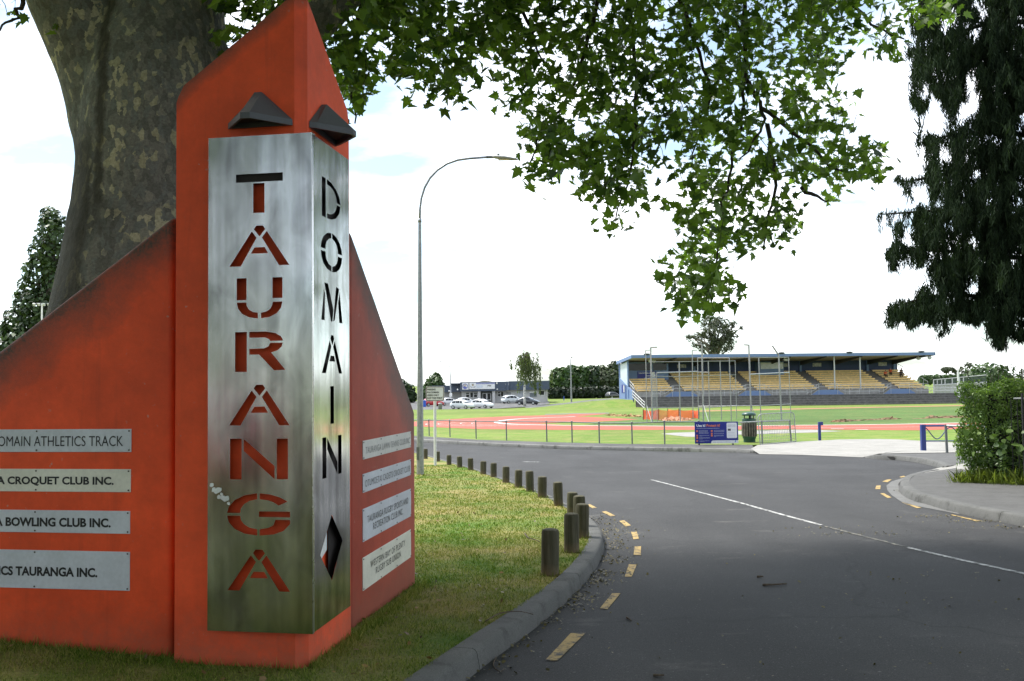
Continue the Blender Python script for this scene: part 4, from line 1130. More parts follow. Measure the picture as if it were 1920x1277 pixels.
# ---- loose crowd barrier leaning on the short rail
q = [gpt(1425.5, 833.5, H2), gpt(1492, 828, H2)]; Y0, Y1 = q[0].y - .05, q[1].y - .25
t = thing('crowd_barrier', 'grey wire crowd barrier leaning against the short rail by the bin', 'barrier', q[0])
C = [at(1425.5, 833.5, Y0), at(1421, 783, Y0 + .12), at(1423.5, 778.5, Y0 + .13), at(1428, 776.5, Y0 + .14), at(1483, 773.2, Y1 + .14), at(1487.5, 775, Y1 + .13), at(1489, 779, Y1 + .12), at(1492.5, 827.5, Y1)]
mb = MB(); mb.tube(C + [C[0]], .022, 8, cap=False); mb.build('frame', M_GALV, t)
mb = MB()
for k in range(1, 20):
    f_ = k / 20; lo = C[0].lerp(C[7], f_); hi = C[3].lerp(C[4], f_) if .05 < f_ < .95 else C[2].lerp(C[5], f_)
    mb.tube([lo, hi], .006, 5)
for k in range(1, 8):
    f_ = k / 8; mb.tube([C[0].lerp(C[1], f_), C[7].lerp(C[6], f_)], .006, 5)
mb.build('mesh_infill', M_GALV, t)

# ---- blue posts and swing gate
b = gpt(1537, 825.5, H2); Y = b.y; u = Y / FPX
t = thing('gate_post', 'slim navy blue latch post at the edge of the pale driveway', 'post', b)
mb = MB(); mb.box(b + Z * (17 * u - .1), (4.6 * u, 4.6 * u, 34 * u + .2)); mb.build('post', M_BLUEP, t, bevel=.01)
mb = MB(); mb.box(b + Vector((4.2 * u, 0, 31 * u)), (5 * u, 3.5 * u, 6.5 * u)); mb.build('latch_plate', M_BLUEP, t, bevel=.01)
b = gpt(1731.5, 843.5, H2); Y = b.y; u = Y / FPX
t = thing('swing_gate', 'navy blue swing gate with a wavy brace half hidden by the hedge', 'gate', b)
mb = MB(); mb.box(b + Z * (23.5 * u - .1), (8.2 * u, 8.2 * u, 47 * u + .2)); mb.build('post', M_BLUEP, t, bevel=.012)
E = lambda x, y: at(x, y, Y + (x - 1735) * .012)
mb = MB(); mb.tube([E(1735, 798.5), E(1850, 797.5)], 1.9 * u, 8); mb.tube([E(1735, 827), E(1850, 826.5)], 1.2 * u, 8)
mb.tube([E(1849, 798), E(1849, 827)], 1.4 * u, 8); mb.build('gate_frame', M_BLUEP, t)
mb = MB(); mb.tube([E(1736 + k * 2, 812 + 11 * math.sin(((1736 + k * 2) - 1757) / 25.5 * math.pi + math.pi / 2) * -1 * -1) for k in range(56)], 1.0 * u, 6); mb.build('brace', simple('worn blue paint', (0.03, 0.05, 0.13), .5), t)
b = gpt(1776, 849, H2); Y = b.y; u = Y / FPX
t = thing('pipe_rail', 'grey pipe post and rail in front of the blue swing gate', 'fence', b)
mb = MB(); mb.tube([b - Z * .2, at(1773, 796, Y)], 2.6 * u, 8); mb.build('post', M_GALVD, t)
mb = MB(); mb.tube([at(1773, 798, Y), at(1810, 799.3, Y - .5), at(1900, 803, Y - 1.5)], 2.1 * u, 8); mb.build('rail', M_GALV, t)

# ---- throwing cage
cb = gpt(1345, 792, T0)
cage = thing('throwing_cage', 'tall grey pole cage for throwing events in front of the grandstand', 'cage', cb)
CP = [(1213, 792, 1210.5, 657, .045, 8), (1223, 793, 1220, 651.6, .075, 10), (1232.5, 791, 1231.3, 700, .04, 0), (1275.5, 790, 1273.5, 678, .06, 0), (1299.5, 787, 1298, 657, .05, 7), (1309.5, 786, 1308, 671, .045, 0),
      (1319, 792, 1316, 646, .075, -8), (1331, 788, 1328, 677, .05, 0), (1353, 787.5, 1350, 676, .05, 0), (1371.5, 789.5, 1367.5, 671, .05, 0), (1381.5, 786, 1378.3, 676, .035, 0), (1409, 793, 1404, 647, .075, -8),
      (1427, 788.5, 1422.5, 670, .055, 0), (1465.5, 788.5, 1460, 666, .075, -99), (1483, 783, 1478.5, 670, .04, 0)]
TP = []
for x, yb, xt, yt, r_, hook in CP:
    b = gpt(x, yb, T0); tp = at(xt, yt, b.y); TP.append((b, tp))
    mb = MB(); mb.tube([b - Z * .2, tp], r_ * .75, 8)
    if hook == -99: mb.tube([tp, at(xt - 12, 648, b.y)], r_ * .8, 6)
    elif hook: mb.tube([tp, at(xt + hook + (2 if hook > 0 else -1), yt - .5, b.y)], r_ * .6, 6)
    mb.build('pole', M_GALV, cage)
def cr_(pts, r_=.026):
    mb = MB(); mb.tube([at(x, y, yy) for x, y, yy in pts], r_, 6); mb.build('rail', M_GALV, cage)
yy = lambda i: TP[i][0].y
cr_([(1218.5, 678.5, yy(2)), (1273.5, 678.3, yy(3)), (1328, 677.3, yy(7)), (1378.5, 676.8, yy(10))])
cr_([(1308, 671.3, yy(5)), (1367.5, 671, yy(9)), (1422.5, 670.3, yy(12)), (1478.5, 670, yy(14))])
cr_([(1231.5, 699, yy(2)), (1308, 696.5, yy(5))], .045); cr_([(1308, 697.5, yy(5)), (1328, 698, yy(7))])
cr_([(1212, 705, yy(0)), (1275, 706.5, yy(3)), (1330, 704, yy(7)), (1380, 703, yy(10))])
cr_([(1405, 702, yy(11)), (1480, 698.3, yy(14))], .045)
cr_([(1213, 764.8, yy(0)), (1233, 764.8, yy(2)), (1325, 764.7, yy(7)), (1381, 760, yy(10))]); cr_([(1309, 761.8, yy(5)), (1427, 760.5, yy(12)), (1483, 757.2, yy(14))])
for a0, a1 in ((0, 2), (6, 5), (11, 12)):
    mb = MB(); b = TP[a0][0]; mb.tube([b.lerp(TP[a0][1], .24), b + Vector((.28, -.6, 0))], .022, 6); mb.build('stay', M_WHITE if a0 < 7 else M_GALVD, cage)
# the narrow wire door
def net_mat(name, c, alpha, scale):
    m, nt, out = nodes(name)
    a_ = N(nt, 'ShaderNodeBsdfTransparent'); d = N(nt, 'ShaderNodeBsdfDiffuse', {'Color': rgba(c)})
    mixn = N(nt, 'ShaderNodeMixShader', {0: alpha, 1: a_.outputs[0], 2: d.outputs[0]})
    nt.links.new(mixn.outputs[0], out.inputs[0]); return m
mb = MB(); A_p, B_p = TP[1], TP[2]
mb.add([A_p[0].lerp(A_p[1], .03), B_p[0].lerp(B_p[1], .04), at(1231.5, 700, yy(2)), at(1221.5, 701.5, yy(1))], [(0, 1, 2, 3)])
mb.build('wire_door', net_mat('door wire', (0.36, 0.37, 0.38), 0.38, 1), cage)

# ---- orange safety netting round a heap of sand
fb = gpt(1258, 788, T0)
t = thing('safety_netting', 'orange plastic safety netting on short stakes in front of the terraces', 'netting', fb)
M_NET = simple('orange netting', (0.72, 0.13, 0.05), .7, .15, 3); M_NETT = net_mat('orange see-through netting', (0.85, 0.19, 0.07), 0.62, 1)
stk = [(1206, 787.5, 767), (1235, 788, 766.5), (1252, 783, 766), (1273, 788, 766), (1299, 785, 767.5), (1310.5, 785.5, 766.5)]
SP = []
for x, yb, yt in stk:
    b = gpt(x, yb, T0); tp = at(x, yt, b.y); SP.append((b, tp))
    mb = MB(); mb.tube([b, tp], .03, 6); mb.build('stake', M_BLACK, t)
def net(i, j, m, lo=.05, hi=.93):
    mb = MB(); n_ = 6
    for k in range(n_ + 1):
        f_ = k / n_; sag = .10 * math.sin(f_ * math.pi)
        b = SP[i][0].lerp(SP[j][0], f_); tp = SP[i][1].lerp(SP[j][1], f_)
        mb.v += [b.lerp(tp, lo), b.lerp(tp, .5) + Vector((0, .03 * math.sin(k * 2), 0)), b.lerp(tp, hi) - Z * sag]
    mb.f = [(3 * k + a_, 3 * k + 3 + a_, 3 * k + 4 + a_, 3 * k + 1 + a_) for k in range(n_) for a_ in (0, 1)]
    mb.build('net', m, t)
net(0, 1, M_NET); net(1, 3, M_NETT); net(3, 4, M_NETT); net(4, 5, M_NET); net(2, 4, M_NETT)
def heap(name, pts, hgt, m, lab, cat, seed=1, nseg=40):
    """lumpy heap: pts = [(px, base py, height px)] along its length"""
    rr = random.Random(seed); mb = MB(); rows = []
    xs_ = [p[0] for p in pts]
    for k in range(nseg + 1):
        x = xs_[0] + (xs_[-1] - xs_[0]) * k / nseg
        yb = np.interp(x, xs_, [p[1] for p in pts]); hp = np.interp(x, xs_, [p[2] for p in pts])
        b = gpt(x, yb, T0); H = hp * b.y / FPX * (0.75 + .6 * noise.noise(Vector((x * .35, seed, 0)))) ; Wd = max(H * 1.5, .3)
        row = []
        for f_, hf in ((-1, -.05), (-.6, .45), (-.25, .85), (0.05, 1.0), (.4, .75), (1.2, -.05)):
            row.append(b + Vector((rr.uniform(-.1, .1), Wd * (f_ + 1) + rr.uniform(-.1, .1), H * hf * rr.uniform(.8, 1.15))))
        rows.append(row)
    mb.v = [p for r_ in rows for p in r_]
    mb.f = [(6 * i + j, 6 * i + j + 1, 6 * (i + 1) + j + 1, 6 * (i + 1) + j) for i in range(nseg) for j in range(5)]
    return single(name, mb, m, lab, cat, base=gpt(pts[len(pts) // 2][0], pts[len(pts) // 2][1], T0))
M_SAND = simple('heaped sand', (0.42, 0.20, 0.12), .95, .15, 2)
heap('sand_heap', [(1236, 788, .5), (1246, 789, 6), (1262, 789, 10), (1280, 789, 9), (1296, 788, 4), (1303, 787, .5)], 1, M_SAND, 'reddish sand heap behind the orange safety netting', 'sand heap', 3)
heap('soil_heap', [(1136, 778.5, .4), (1146, 780, 6), (1156, 780.5, 5), (1180, 781.5, 5.5), (1203, 782, 5)], 1, simple('pale soil', (0.30, 0.19, 0.09), .95, .25, 3), 'long pale brown soil heap left of the orange netting', 'soil heap', 5)
heap('soil_heap', [(1560, 791.5, .3), (1572, 791.5, 7), (1586, 791, 8), (1600, 789.5, 3), (1625, 788, 2), (1655, 787, 3), (1675, 786.5, 6), (1692, 786, .5)], 1, M_DIRT, 'dark dug soil strip on the infield beyond the blue latch post', 'soil heap', 8)
heap('soil_heap', [(1712, 785.5, .4), (1738, 785, 1.5), (1748, 784.5, 8), (1762, 784, 4), (1785, 783.5, 5), (1830, 783, 4)], 1, M_DIRT, 'dark dug soil strip on the infield beside the hedge', 'soil heap', 11)

# ---- distant poles
def at_g(px, py, y, z=None):
    p = at(px, py, y)
    return p
b = at(846, 752, 185); b.z = g(185); Y = 185
t = thing('street_lamp', 'pale double-armed street lamp in front of the clubhouse', 'street lamp', b)
mb = MB(); mb.tube([b, at(843.5, 688, Y)], [.14, .09], 8); mb.build('pole', simple('pale pole paint', (.33, .35, .37), .5), t)
for s, (xa, ya) in ((-1, (825.5, 677.5)), (1, (862.5, 674.8))):
    mb = MB(); mb.tube([at(843.5, 690, Y), at(843.5 + s * 2, 683, Y), at(843.5 + s * 7, 677.8, Y), at(xa, ya, Y)], .06, 6); mb.build('arm', M_GALV, t)
    mb = MB(); mb.ball(at(xa, ya, Y), (.5, .2, .1)); mb.build('lamp_head', M_GALV, t)
mb = MB(); mb.box(at(845.2, 740.5, Y - .3), (.5, .3, .65)); mb.build('meter_box', M_WHITE, t)
b = at(1071.5, 751, 170); Y = 170
t = thing('lamp_post', 'slender grey lamp post in front of the dark green trees', 'street lamp', b)
mb = MB(); mb.tube([b - Z * .4, at(1069.8, 673, Y)], [.16, .08], 8); mb.build('pole', M_GALV, t)
mb = MB(); mb.tube([at(1069.8, 674, Y), at(1072, 669.5, Y)], .06, 6); mb.ball(at(1072, 669.5, Y), (.3, .2, .12)); mb.build('lamp_head', M_GALV, t)
b = at(1057.3, 749, 168); u = 168 / FPX
mb = MB(); mb.box(b + Z * (2 * u), (1.7 * u, 1.7 * u, 8 * u))
single('marker_post', mb, simple('blue marker', (.03, .08, .35), .5), 'short blue marker post on the grass before the dark trees', 'post', base=b)
b = gpt(1798, 760, T0); Y = 148.0
t = thing('goal_post', 'tall thin white goal post beside the grey terrace fence', 'goal post', at(1798.5, 752, Y))
mb = MB(); mb.tube([at(1798.5, 752, Y), at(1796, 697, Y)], .16, 8); mb.build('post_pad', M_WHITE, t)
mb = MB(); mb.tube([at(1796, 698, Y), at(1793.5, 650, Y)], [.06, .03], 6); mb.build('upright', M_WHITE, t)
# floodlight before the conifer
Y = 64.0; b = at(78.5, 640, Y); b.z = g(Y)
t = thing('floodlight', 'white floodlight mast with four lamps in front of the conical conifer', 'floodlight', b)
mb = MB(); mb.tube([b, at(78.8, 569, Y)], [.09, .055], 8); mb.build('mast', simple('bright mast white', (.85, .85, .85), .4), t)
mb = MB(); mb.tube([at(61, 569, Y), at(97, 569.5, Y)], .02, 6); mb.build('crossbar', M_GALVD, t)
for x in (64, 73, 82.3, 91.5):
    mb = MB(); mb.box(at(x, 571, Y - .08), (.16, .08, .17), rot=Matrix.Rotation(.5, 3, 'X')); mb.build('lamp', simple('lamp glass pale', (.6, .62, .6), .3), t)
# ================================================================== clubhouse
Y0 = 200.0
chb = Vector(((945 - CX) / FPX * Y0, Y0, g(Y0)))
club = thing('clubhouse', 'low grey clubhouse with dark blue fascia and white name boards', 'building', chb)
ux = Y0 / FPX
def cx_(px): return (px - CX) * ux
def cz_(py): return CAM.z + (720.4 - (py - 0.0)) * ux
M_CW = simple('pale block wall', (0.52, 0.51, 0.50), .8, .06, 2); M_CF = simple('dark blue fascia', (0.055, 0.075, 0.115), .55, .08, 1.5)
M_GLASS = simple('dark window glass', (0.012, 0.015, 0.018), .15, .1, spec=.35); M_FR = simple('white window frame', (.68, .68, .67), .5, .04)
gz = g(Y0) - .1
def wbox(name, x0, x1, z0, z1, y0, y1, m, parent=None):
    mb = MB(); mb.box(((x0 + x1) / 2, (y0 + y1) / 2, (z0 + z1) / 2), (x1 - x0, y1 - y0, z1 - z0)); return mb.build(name, m, parent or club)
wbox('wall', cx_(864), cx_(1026), gz, cz_(722), Y0 + 1.2, Y0 + 14, M_CW)
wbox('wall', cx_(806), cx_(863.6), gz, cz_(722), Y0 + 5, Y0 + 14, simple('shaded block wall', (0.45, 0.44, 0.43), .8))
wbox('roof', cx_(842.5), cx_(1028), cz_(718.5), cz_(717), Y0 + .4, Y0 + 14.5, M_CF)
wbox('fascia', cx_(862), cx_(947), cz_(732.5), cz_(715.2), Y0 - .6, Y0 + 1.0, M_CF)
wbox('fascia', cx_(947.2), cx_(952.8), cz_(731.3), cz_(715), Y0 - .3, Y0 + 1.0, simple('fascia bend', (0.075, 0.10, 0.15), .5))
wbox('fascia', cx_(953), cx_(1029), cz_(731.2), cz_(714.6), Y0 + .1, Y0 + 1.05, M_CF)
wbox('fascia', cx_(842.5), cx_(861.8), cz_(733.5), cz_(717.5), Y0 + 2.2, Y0 + 5.2, M_CF)
wbox('fascia', cx_(806), cx_(842.2), cz_(734), cz_(721.3), Y0 + 3.6, Y0 + 5.4, M_CF)
# gable of the hall behind
mb = MB(); mb.extrude([Vector((cx_(885), Y0 + 8, cz_(717))), Vector((cx_(925), Y0 + 8, cz_(717))), Vector((cx_(918), Y0 + 8, cz_(714.2))), Vector((cx_(904.5), Y0 + 8, cz_(712.2))), Vector((cx_(895), Y0 + 8, cz_(714.4)))], (0, 8, 0)); mb.build('gable', simple('cream gable', (.5, .44, .3), .7), club)
mb = MB(); mb.tube([Vector((cx_(890.5), Y0 + 6, cz_(716))), Vector((cx_(892), Y0 + 6, cz_(708)))], .03, 5); mb.tube([Vector((cx_(915), Y0 + 6, cz_(714))), Vector((cx_(895), Y0 + 6, cz_(703)))], .025, 5); mb.build('aerial', M_GALVD, club)
def sboard(x0, x1, y0, y1, lab):
    o = wbox('sign_board', cx_(x0), cx_(x1), cz_(y1), cz_(y0), Y0 - .72, Y0 - .62, simple('name board white', (.75, .75, .75), .5, .03)); o['label'] = lab; return o
s1 = sboard(866, 878, 717, 729.3, 'square white board with a round blue emblem')
s2 = sboard(879.3, 927, 716.8, 728.7, 'wide white board with a crest and club name strip')
F2 = lambda x, y, d=.76: Vector((cx_(x), Y0 - d, cz_(y)))
def disc(nm, x, y, r0, r1, m, par, n=20, d=.76):
    mb = MB(); c = F2(x, y, d)
    ring = [c + Vector((r1 * ux * math.cos(2 * math.pi * k / n), 0, r1 * ux * math.sin(2 * math.pi * k / n))) for k in range(n)]
    if r0:
        r2 = [c + Vector((r0 * ux * math.cos(2 * math.pi * k / n), 0, r0 * ux * math.sin(2 * math.pi * k / n))) for k in range(n)]
        mb.add(ring + r2, [(i, (i + 1) % n, n + (i + 1) % n, n + i) for i in range(n)])
    else: mb.add(ring, [tuple(range(n))])
    return mb.build(nm, m, par)
M_EMB = simple('emblem blue', (.12, .14, .42), .5); M_EMP = simple('emblem pale', (.55, .48, .40), .5); M_EMY = simple('crest yellow', (.7, .48, .1), .5); M_EMG = simple('crest grey', (.28, .28, .34), .5)
disc('emblem', 871.6, 723.2, 4.0, 5.0, M_EMB, s1); disc('emblem', 871, 721.8, 0, 2.6, M_EMP, s1, 12)
mb = MB(); mb.add([F2(x, y, .775) for x, y in ((868, 724), (870.5, 722.8), (875.5, 726), (873, 728), (869.5, 727.2))], [tuple(range(5))]); mb.build('emblem', M_EMB, s1)
mb = MB(); mb.add([F2(x, y) for x, y in ((883.8, 718.6), (888, 718.6), (887.6, 721.5), (886, 723.3), (884.2, 721.5))], [tuple(range(5))]); mb.build('crest', M_EMG, s2)
mb = MB(); mb.add([F2(x, y, .775) for x, y in ((885, 720), (887, 720), (886.9, 721.6), (886, 722.3), (885.1, 721.6))], [tuple(range(5))]); mb.build('crest', M_EMY, s2)
for s in (-1, 1):
    mb = MB(); mb.tube([F2(886 + s * 1, 725.3), F2(886 + s * 3, 724.8), F2(886 + s * 4.6, 722.8)], .05, 5); mb.build('crest', M_EMG, s2)
mb = MB(); mb.add([F2(x, y) for x, y in ((892, 717.2), (926.5, 717.2), (926.5, 719.4), (892, 719.4))], [(0, 1, 2, 3)]); mb.build('name_strip', M_EMB, s2)
mb = MB(); letter(mb, 'TAURANGA', F2(898.7, 718.3, .78), X, Z, 11 * ux, 1.35 * ux); letter(mb, 'SPORTS CLUB INC', F2(915.5, 718.3, .78), X, Z, 19 * ux, 1.35 * ux); mb.build('lettering', M_FR, s2)
mb = MB(); mb.add([F2(x, y) for x, y in ((892.5, 721), (904, 721), (904, 726), (892.5, 726))], [(0, 1, 2, 3)]); mb.build('panel', simple('pale print', (.60, .64, .72), .5), s2)
mb = MB(); mb.tube([F2(914, 724), F2(914, 722), F2(917, 721.5), F2(917, 724)], .05, 5); mb.add([F2(x, y) for x, y in ((918.2, 721.3), (920, 722.7), (918.2, 724.2))], [(0, 1, 2)]); mb.build('logo', M_INK, s2)
def win(x0, x1, y0, y1, yoff, panes, m=M_GLASS):
    f_ = wbox('window', cx_(x0), cx_(x1), cz_(y1), cz_(y0), Y0 + yoff - .08, Y0 + yoff + .02, M_FR)
    for a_, b_, c_, d_ in panes:
        wbox('pane', cx_(x0 + (x1 - x0) * a_), cx_(x0 + (x1 - x0) * b_), cz_(y0 + (y1 - y0) * d_), cz_(y0 + (y1 - y0) * c_), Y0 + yoff - .11, Y0 + yoff - .075, m, f_)
win(871, 894.5, 734.5, 745, 1.2, [(.06, .31, .1, .3), (.06, .31, .42, .9), (.4, .6, .08, .92), (.69, .94, .1, .3), (.69, .94, .42, .9)])
win(931.5, 943.5, 733.5, 743.5, 1.2, [(.08, .45, .08, .38), (.08, .45, .5, .92), (.54, .92, .08, .92)])
win(991.8, 1006, 734, 745, 1.2, [(.02, .98, .3, .97)], simple('grey blind', (.16, .18, .20), .4))
win(1009.5, 1020.5, 732.5, 742.5, 1.2, [(.12, .88, .12, .86)])
wbox('porch_column', cx_(895), cx_(899.8), gz, cz_(732.6), Y0 - .3, Y0 + .4, M_CW); wbox('porch_column', cx_(922), cx_(927), gz, cz_(732.6), Y0 - .3, Y0 + .4, M_CW)
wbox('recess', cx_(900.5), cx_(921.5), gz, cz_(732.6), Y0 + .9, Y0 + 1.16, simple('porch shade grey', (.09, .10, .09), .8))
d_ = wbox('door', cx_(903.5), cx_(919.5), gz, cz_(736.5), Y0 + .8, Y0 + .88, M_FR)
for a_, b_, c_, e_ in ((904.5, 910, 737.5, 748), (912.5, 918, 737, 748.5), (912.5, 918.3, 750, 754.8), (904.5, 910, 750, 754.8)):
    wbox('pane', cx_(a_), cx_(b_), cz_(e_), cz_(c_), Y0 + .75, Y0 + .79, M_GLASS, d_)
wbox('garage_door', cx_(948.5), cx_(956.5), gz, cz_(735), Y0 + 1.1, Y0 + 1.19, simple('grey roller door', (.28, .28, .28), .6)); wbox('garage_door', cx_(970), cx_(983), gz, cz_(733), Y0 + 1.12, Y0 + 1.19, simple('pale roller door', (.42, .44, .47), .6))
wbox('downpipe', cx_(946), cx_(946.8), gz, cz_(732), Y0 + .95, Y0 + 1.15, M_CW); wbox('downpipe', cx_(1023.2), cx_(1024), gz, cz_(731), Y0 + .95, Y0 + 1.15, M_CW)
for x, y in ((931, 718.5), (931.5, 729.5), (857.5, 729.2), (841.8, 731.8)):
    mb = MB(); mb.ball(Vector((cx_(x), Y0 - .72, cz_(y))), .17); mb.build('floodlight', M_FR, club)

# ================================================================== cars
def car_paint(name, c): return simple(name, c, .25, .02, 1, fine=0, **{'Coat Weight': .6, 'Coat Roughness': .08})
M_TYRE = simple('tyre', (.02, .02, .02), .8); M_RIM = simple('alloy rim', (.4, .41, .42), .35, metal=.7); M_CG = simple('car glass', (.015, .02, .024), .25, .1, spec=.3)
M_HEAD = simple('headlamp', (.5, .52, .55), .15); M_TAIL = simple('tail lamp', (.35, .012, .015), .3); M_TRIM = simple('dark bumper', (.025, .025, .027), .6)
# stations: share of length from the tail, floor, waist, roof, half width at waist, half width at roof
CARS = {
    'hatch': (3.95, 1.70, [(0, .42, .70, .72, .66, .60), (.03, .28, .86, .92, .80, .66), (.12, .22, .93, 1.32, .84, .62), (.28, .20, .94, 1.50, .85, .60), (.5, .20, .92, 1.49, .85, .60), (.62, .20, .91, 1.30, .85, .64), (.74, .20, .90, .96, .84, .74), (.88, .22, .80, .84, .82, .70), (.97, .26, .66, .70, .74, .62), (1, .32, .52, .54, .62, .5)],
              [(.12, .30), (.32, .49), (.51, .62)], (.62, .74), (.03, .12)),
    'suv': (4.5, 1.82, [(0, .48, .78, .80, .72, .66), (.02, .32, .98, 1.02, .86, .74), (.09, .26, 1.04, 1.46, .90, .68), (.22, .25, 1.05, 1.68, .91, .66), (.48, .25, 1.03, 1.68, .91, .66), (.62, .25, 1.02, 1.46, .91, .70), (.73, .25, 1.0, 1.08, .90, .80), (.90, .27, .92, .96, .87, .76), (.98, .32, .76, .80, .78, .68), (1, .38, .60, .62, .66, .56)],
            [(.09, .26), (.28, .46), (.48, .61)], (.62, .73), (.02, .09)),
    'sedan': (4.4, 1.75, [(0, .42, .72, .74, .66, .6), (.03, .30, .90, .94, .80, .70), (.14, .22, .93, 1.0, .85, .72), (.25, .20, .93, 1.32, .86, .62), (.38, .20, .93, 1.44, .86, .60), (.54, .20, .91, 1.43, .86, .60), (.64, .20, .90, 1.24, .86, .66), (.75, .20, .88, .94, .85, .75), (.9, .22, .78, .82, .82, .70), (.98, .27, .64, .67, .73, .62), (1, .33, .5, .52, .62, .5)],
              [(.26, .38), (.39, .53), (.54, .64)], (.64, .75), (.14, .25)),
}
def make_car(kind, paint, lab, loc, rz, group='parked cars'):
    L, Wd, st, sides, ws, rw = CARS[kind]
    root = thing('parked_car', lab, 'car', (0, 0, 0), 0, group)
    mb = MB(); rows = []
    for s, zf, zw, zr, hw, hr in st:
        x = (s - .5) * L
        rows.append([(x, -hw * .93, zf), (x, -hw, (zf + zw) / 2), (x, -hw * .98, zw), (x, -hr, zr - .03 if zr - zw > .2 else zr), (x, -hr * .8, zr), (x, hr * .8, zr), (x, hr, zr - .03 if zr - zw > .2 else zr), (x, hw * .98, zw), (x, hw, (zf + zw) / 2), (x, hw * .93, zf)])
    k = 10; mb.v = [Vector(p) for r_ in rows for p in r_]
    mb.f = [(i * k + j, i * k + (j + 1) % k, (i + 1) * k + (j + 1) % k, (i + 1) * k + j) for i in range(len(rows) - 1) for j in range(k)] + [tuple(range(k)), tuple(range((len(rows) - 1) * k, len(rows) * k))]
    body = mb.build('body', paint, root, smooth=True)
    def sect(s):
        ss = [q[0] for q in st]; return [float(np.interp(s, ss, [q[i] for q in st])) for i in range(1, 6)]
    def side_pt(s, f, sg, e=.012):
        zf, zw, zr, hw, hr = sect(s); z = zw + (zr - .03 - zw) * f
        return Vector(((s - .5) * L, sg * (hw * .98 + (hr - hw * .98) * f + e), z))
    for sg in (-1, 1):
        for a_, b_ in sides:
            mb = MB(); mb.add([side_pt(a_, .06, sg), side_pt(b_, .06, sg), side_pt(b_, .82, sg), side_pt(a_, .82, sg)], [(0, 1, 2, 3)]); mb.build('side_window', M_CG, root)
    for nm, (a_, b_), sgn in (('windscreen', ws, 1), ('rear_window', rw, -1)):
        A_, B_ = sect(a_), sect(b_)
        lo, hi = (b_, a_) if sgn > 0 else (a_, b_)
        l_, h_ = sect(lo), sect(hi); xl, xh = (lo - .5) * L, (hi - .5) * L
        e = Vector((.012 * sgn, 0, .014))
        mb = MB(); mb.add([Vector((xl, -l_[4] * .9, l_[2])) + e, Vector((xl, l_[4] * .9, l_[2])) + e, Vector((xh, h_[4] * .84, h_[2] - .04)) + e, Vector((xh, -h_[4] * .84, h_[2] - .04)) + e], [(0, 1, 2, 3)]); mb.build(nm, M_CG, root)
    for x in (-.5 * L + L * .185, .5 * L - L * .19):
        for sg in (-1, 1):
            mb = MB(); c = Vector((x, sg * (Wd / 2 - .09), .31)); mb.lathe([(.17, -.10), (.30, -.10), (.315, -.07), (.315, .07), (.30, .10), (.17, .10)], c, 18, 'Y'); w_ = mb.build('wheel', M_TYRE, root, autos=True)
            mb = MB(); mb.lathe([(.20, -.085), (.20, .085)], c + Vector((0, sg * .025, 0)), 12, 'Y'); mb.build('rim', M_RIM, w_)
    f_ = sect(.965); b_ = sect(.03)
    for sg in (-1, 1):
        mb = MB(); mb.ball(((.455) * L, sg * f_[3] * .78, f_[1] - .05), (.16, .16, .08), 8, 5); mb.build('headlight', M_HEAD, root)
        mb = MB(); mb.box((-.462 * L, sg * b_[3] * .82, b_[1] - .06), (.14, .20, .20)); mb.build('tail_light', M_TAIL, root, bevel=.02)
        mb = MB(); mb.box((.14 * L, sg * (Wd / 2 + .02), sect(.64)[1] + .06), (.10, .16, .10)); mb.build('wing_mirror', paint, root, bevel=.02)
    mb = MB(); mb.box((.485 * L, 0, .40), (.06, 1.0, .16)); mb.build('grille', M_TRIM, root)
    mb = MB(); mb.box((-.485 * L, 0, .42), (.06, 1.2, .16)); mb.build('rear_bumper', M_TRIM, root)
    mb = MB(); mb.box((-.495 * L, 0, .74), (.03, .40, .12)); mb.build('number_plate', M_FR, root)
    root.location = loc; root.rotation_euler = (0, 0, rz)
    return root
P_WH = car_paint('white car paint', (.72, .73, .74)); P_SI = car_paint('silver car paint', (.60, .63, .65)); P_RED = car_paint('red car paint', (.5, .025, .03)); P_DK = car_paint('dark car paint', (.035, .04, .05)); P_BK = car_paint('black car paint', (.012, .012, .015))
def car_at(px, py, y, dz=.06):
    p = at(px, py, y); p.z = g(y) + dz; return p
make_car('hatch', P_RED, 'bright red hatchback parked behind the parking sign', car_at(812, 761, 176), R(28))
make_car('sedan', P_WH, 'white sedan showing its tail between the red hatchback and white cars', car_at(841, 760, 181), R(35))
make_car('sedan', P_WH, 'white sedan parked behind the silver-white hatchback', car_at(872, 758, 183), R(30))
make_car('hatch', P_SI, 'silver-white hatchback nose to the grass, below the clubhouse window', car_at(867, 767, 153), R(-32))
make_car('hatch', P_WH, 'white hatchback nose to the grass, in front of the clubhouse porch', car_at(904.5, 766, 157), R(-38))
make_car('suv', P_SI, 'silver off-roader showing its tail beside the clubhouse wall', car_at(961, 757, 193), R(30))
make_car('sedan', P_DK, 'dark sedan parked behind the birch trunk', car_at(990, 760, 179), R(-22))
c_ = at(1150, 747.2, 246)
make_car('suv', P_BK, 'black off-roader parked at the end of the grandstand', c_, R(40))
p = at(795, 762, 172); p.z = g(172) + .05
mb = MB(); mb.box(p + Z * .5, (.7, .7, 1.0)); mb.box(p + Z * 1.06, (.76, .8, .1))
single('wheelie_bin', mb, simple('bin blue', (.02, .10, .5), .5), 'bright blue wheelie bin left of the red hatchback', 'bin', base=p, bevel=.03)
p = at(825.3, 768, 150); p.z = g(150) + .1
t = thing('litter_bin', 'slatted drum litter bin on the grass edge of the car park', 'litter bin', p)
mb = MB(); mb.lathe([(.26, 0), (.30, .1), (.30, .75), (.26, .8)], p, 14); mb.build('drum', simple('drum green grey', (.17, .18, .14), .7), t, autos=True)
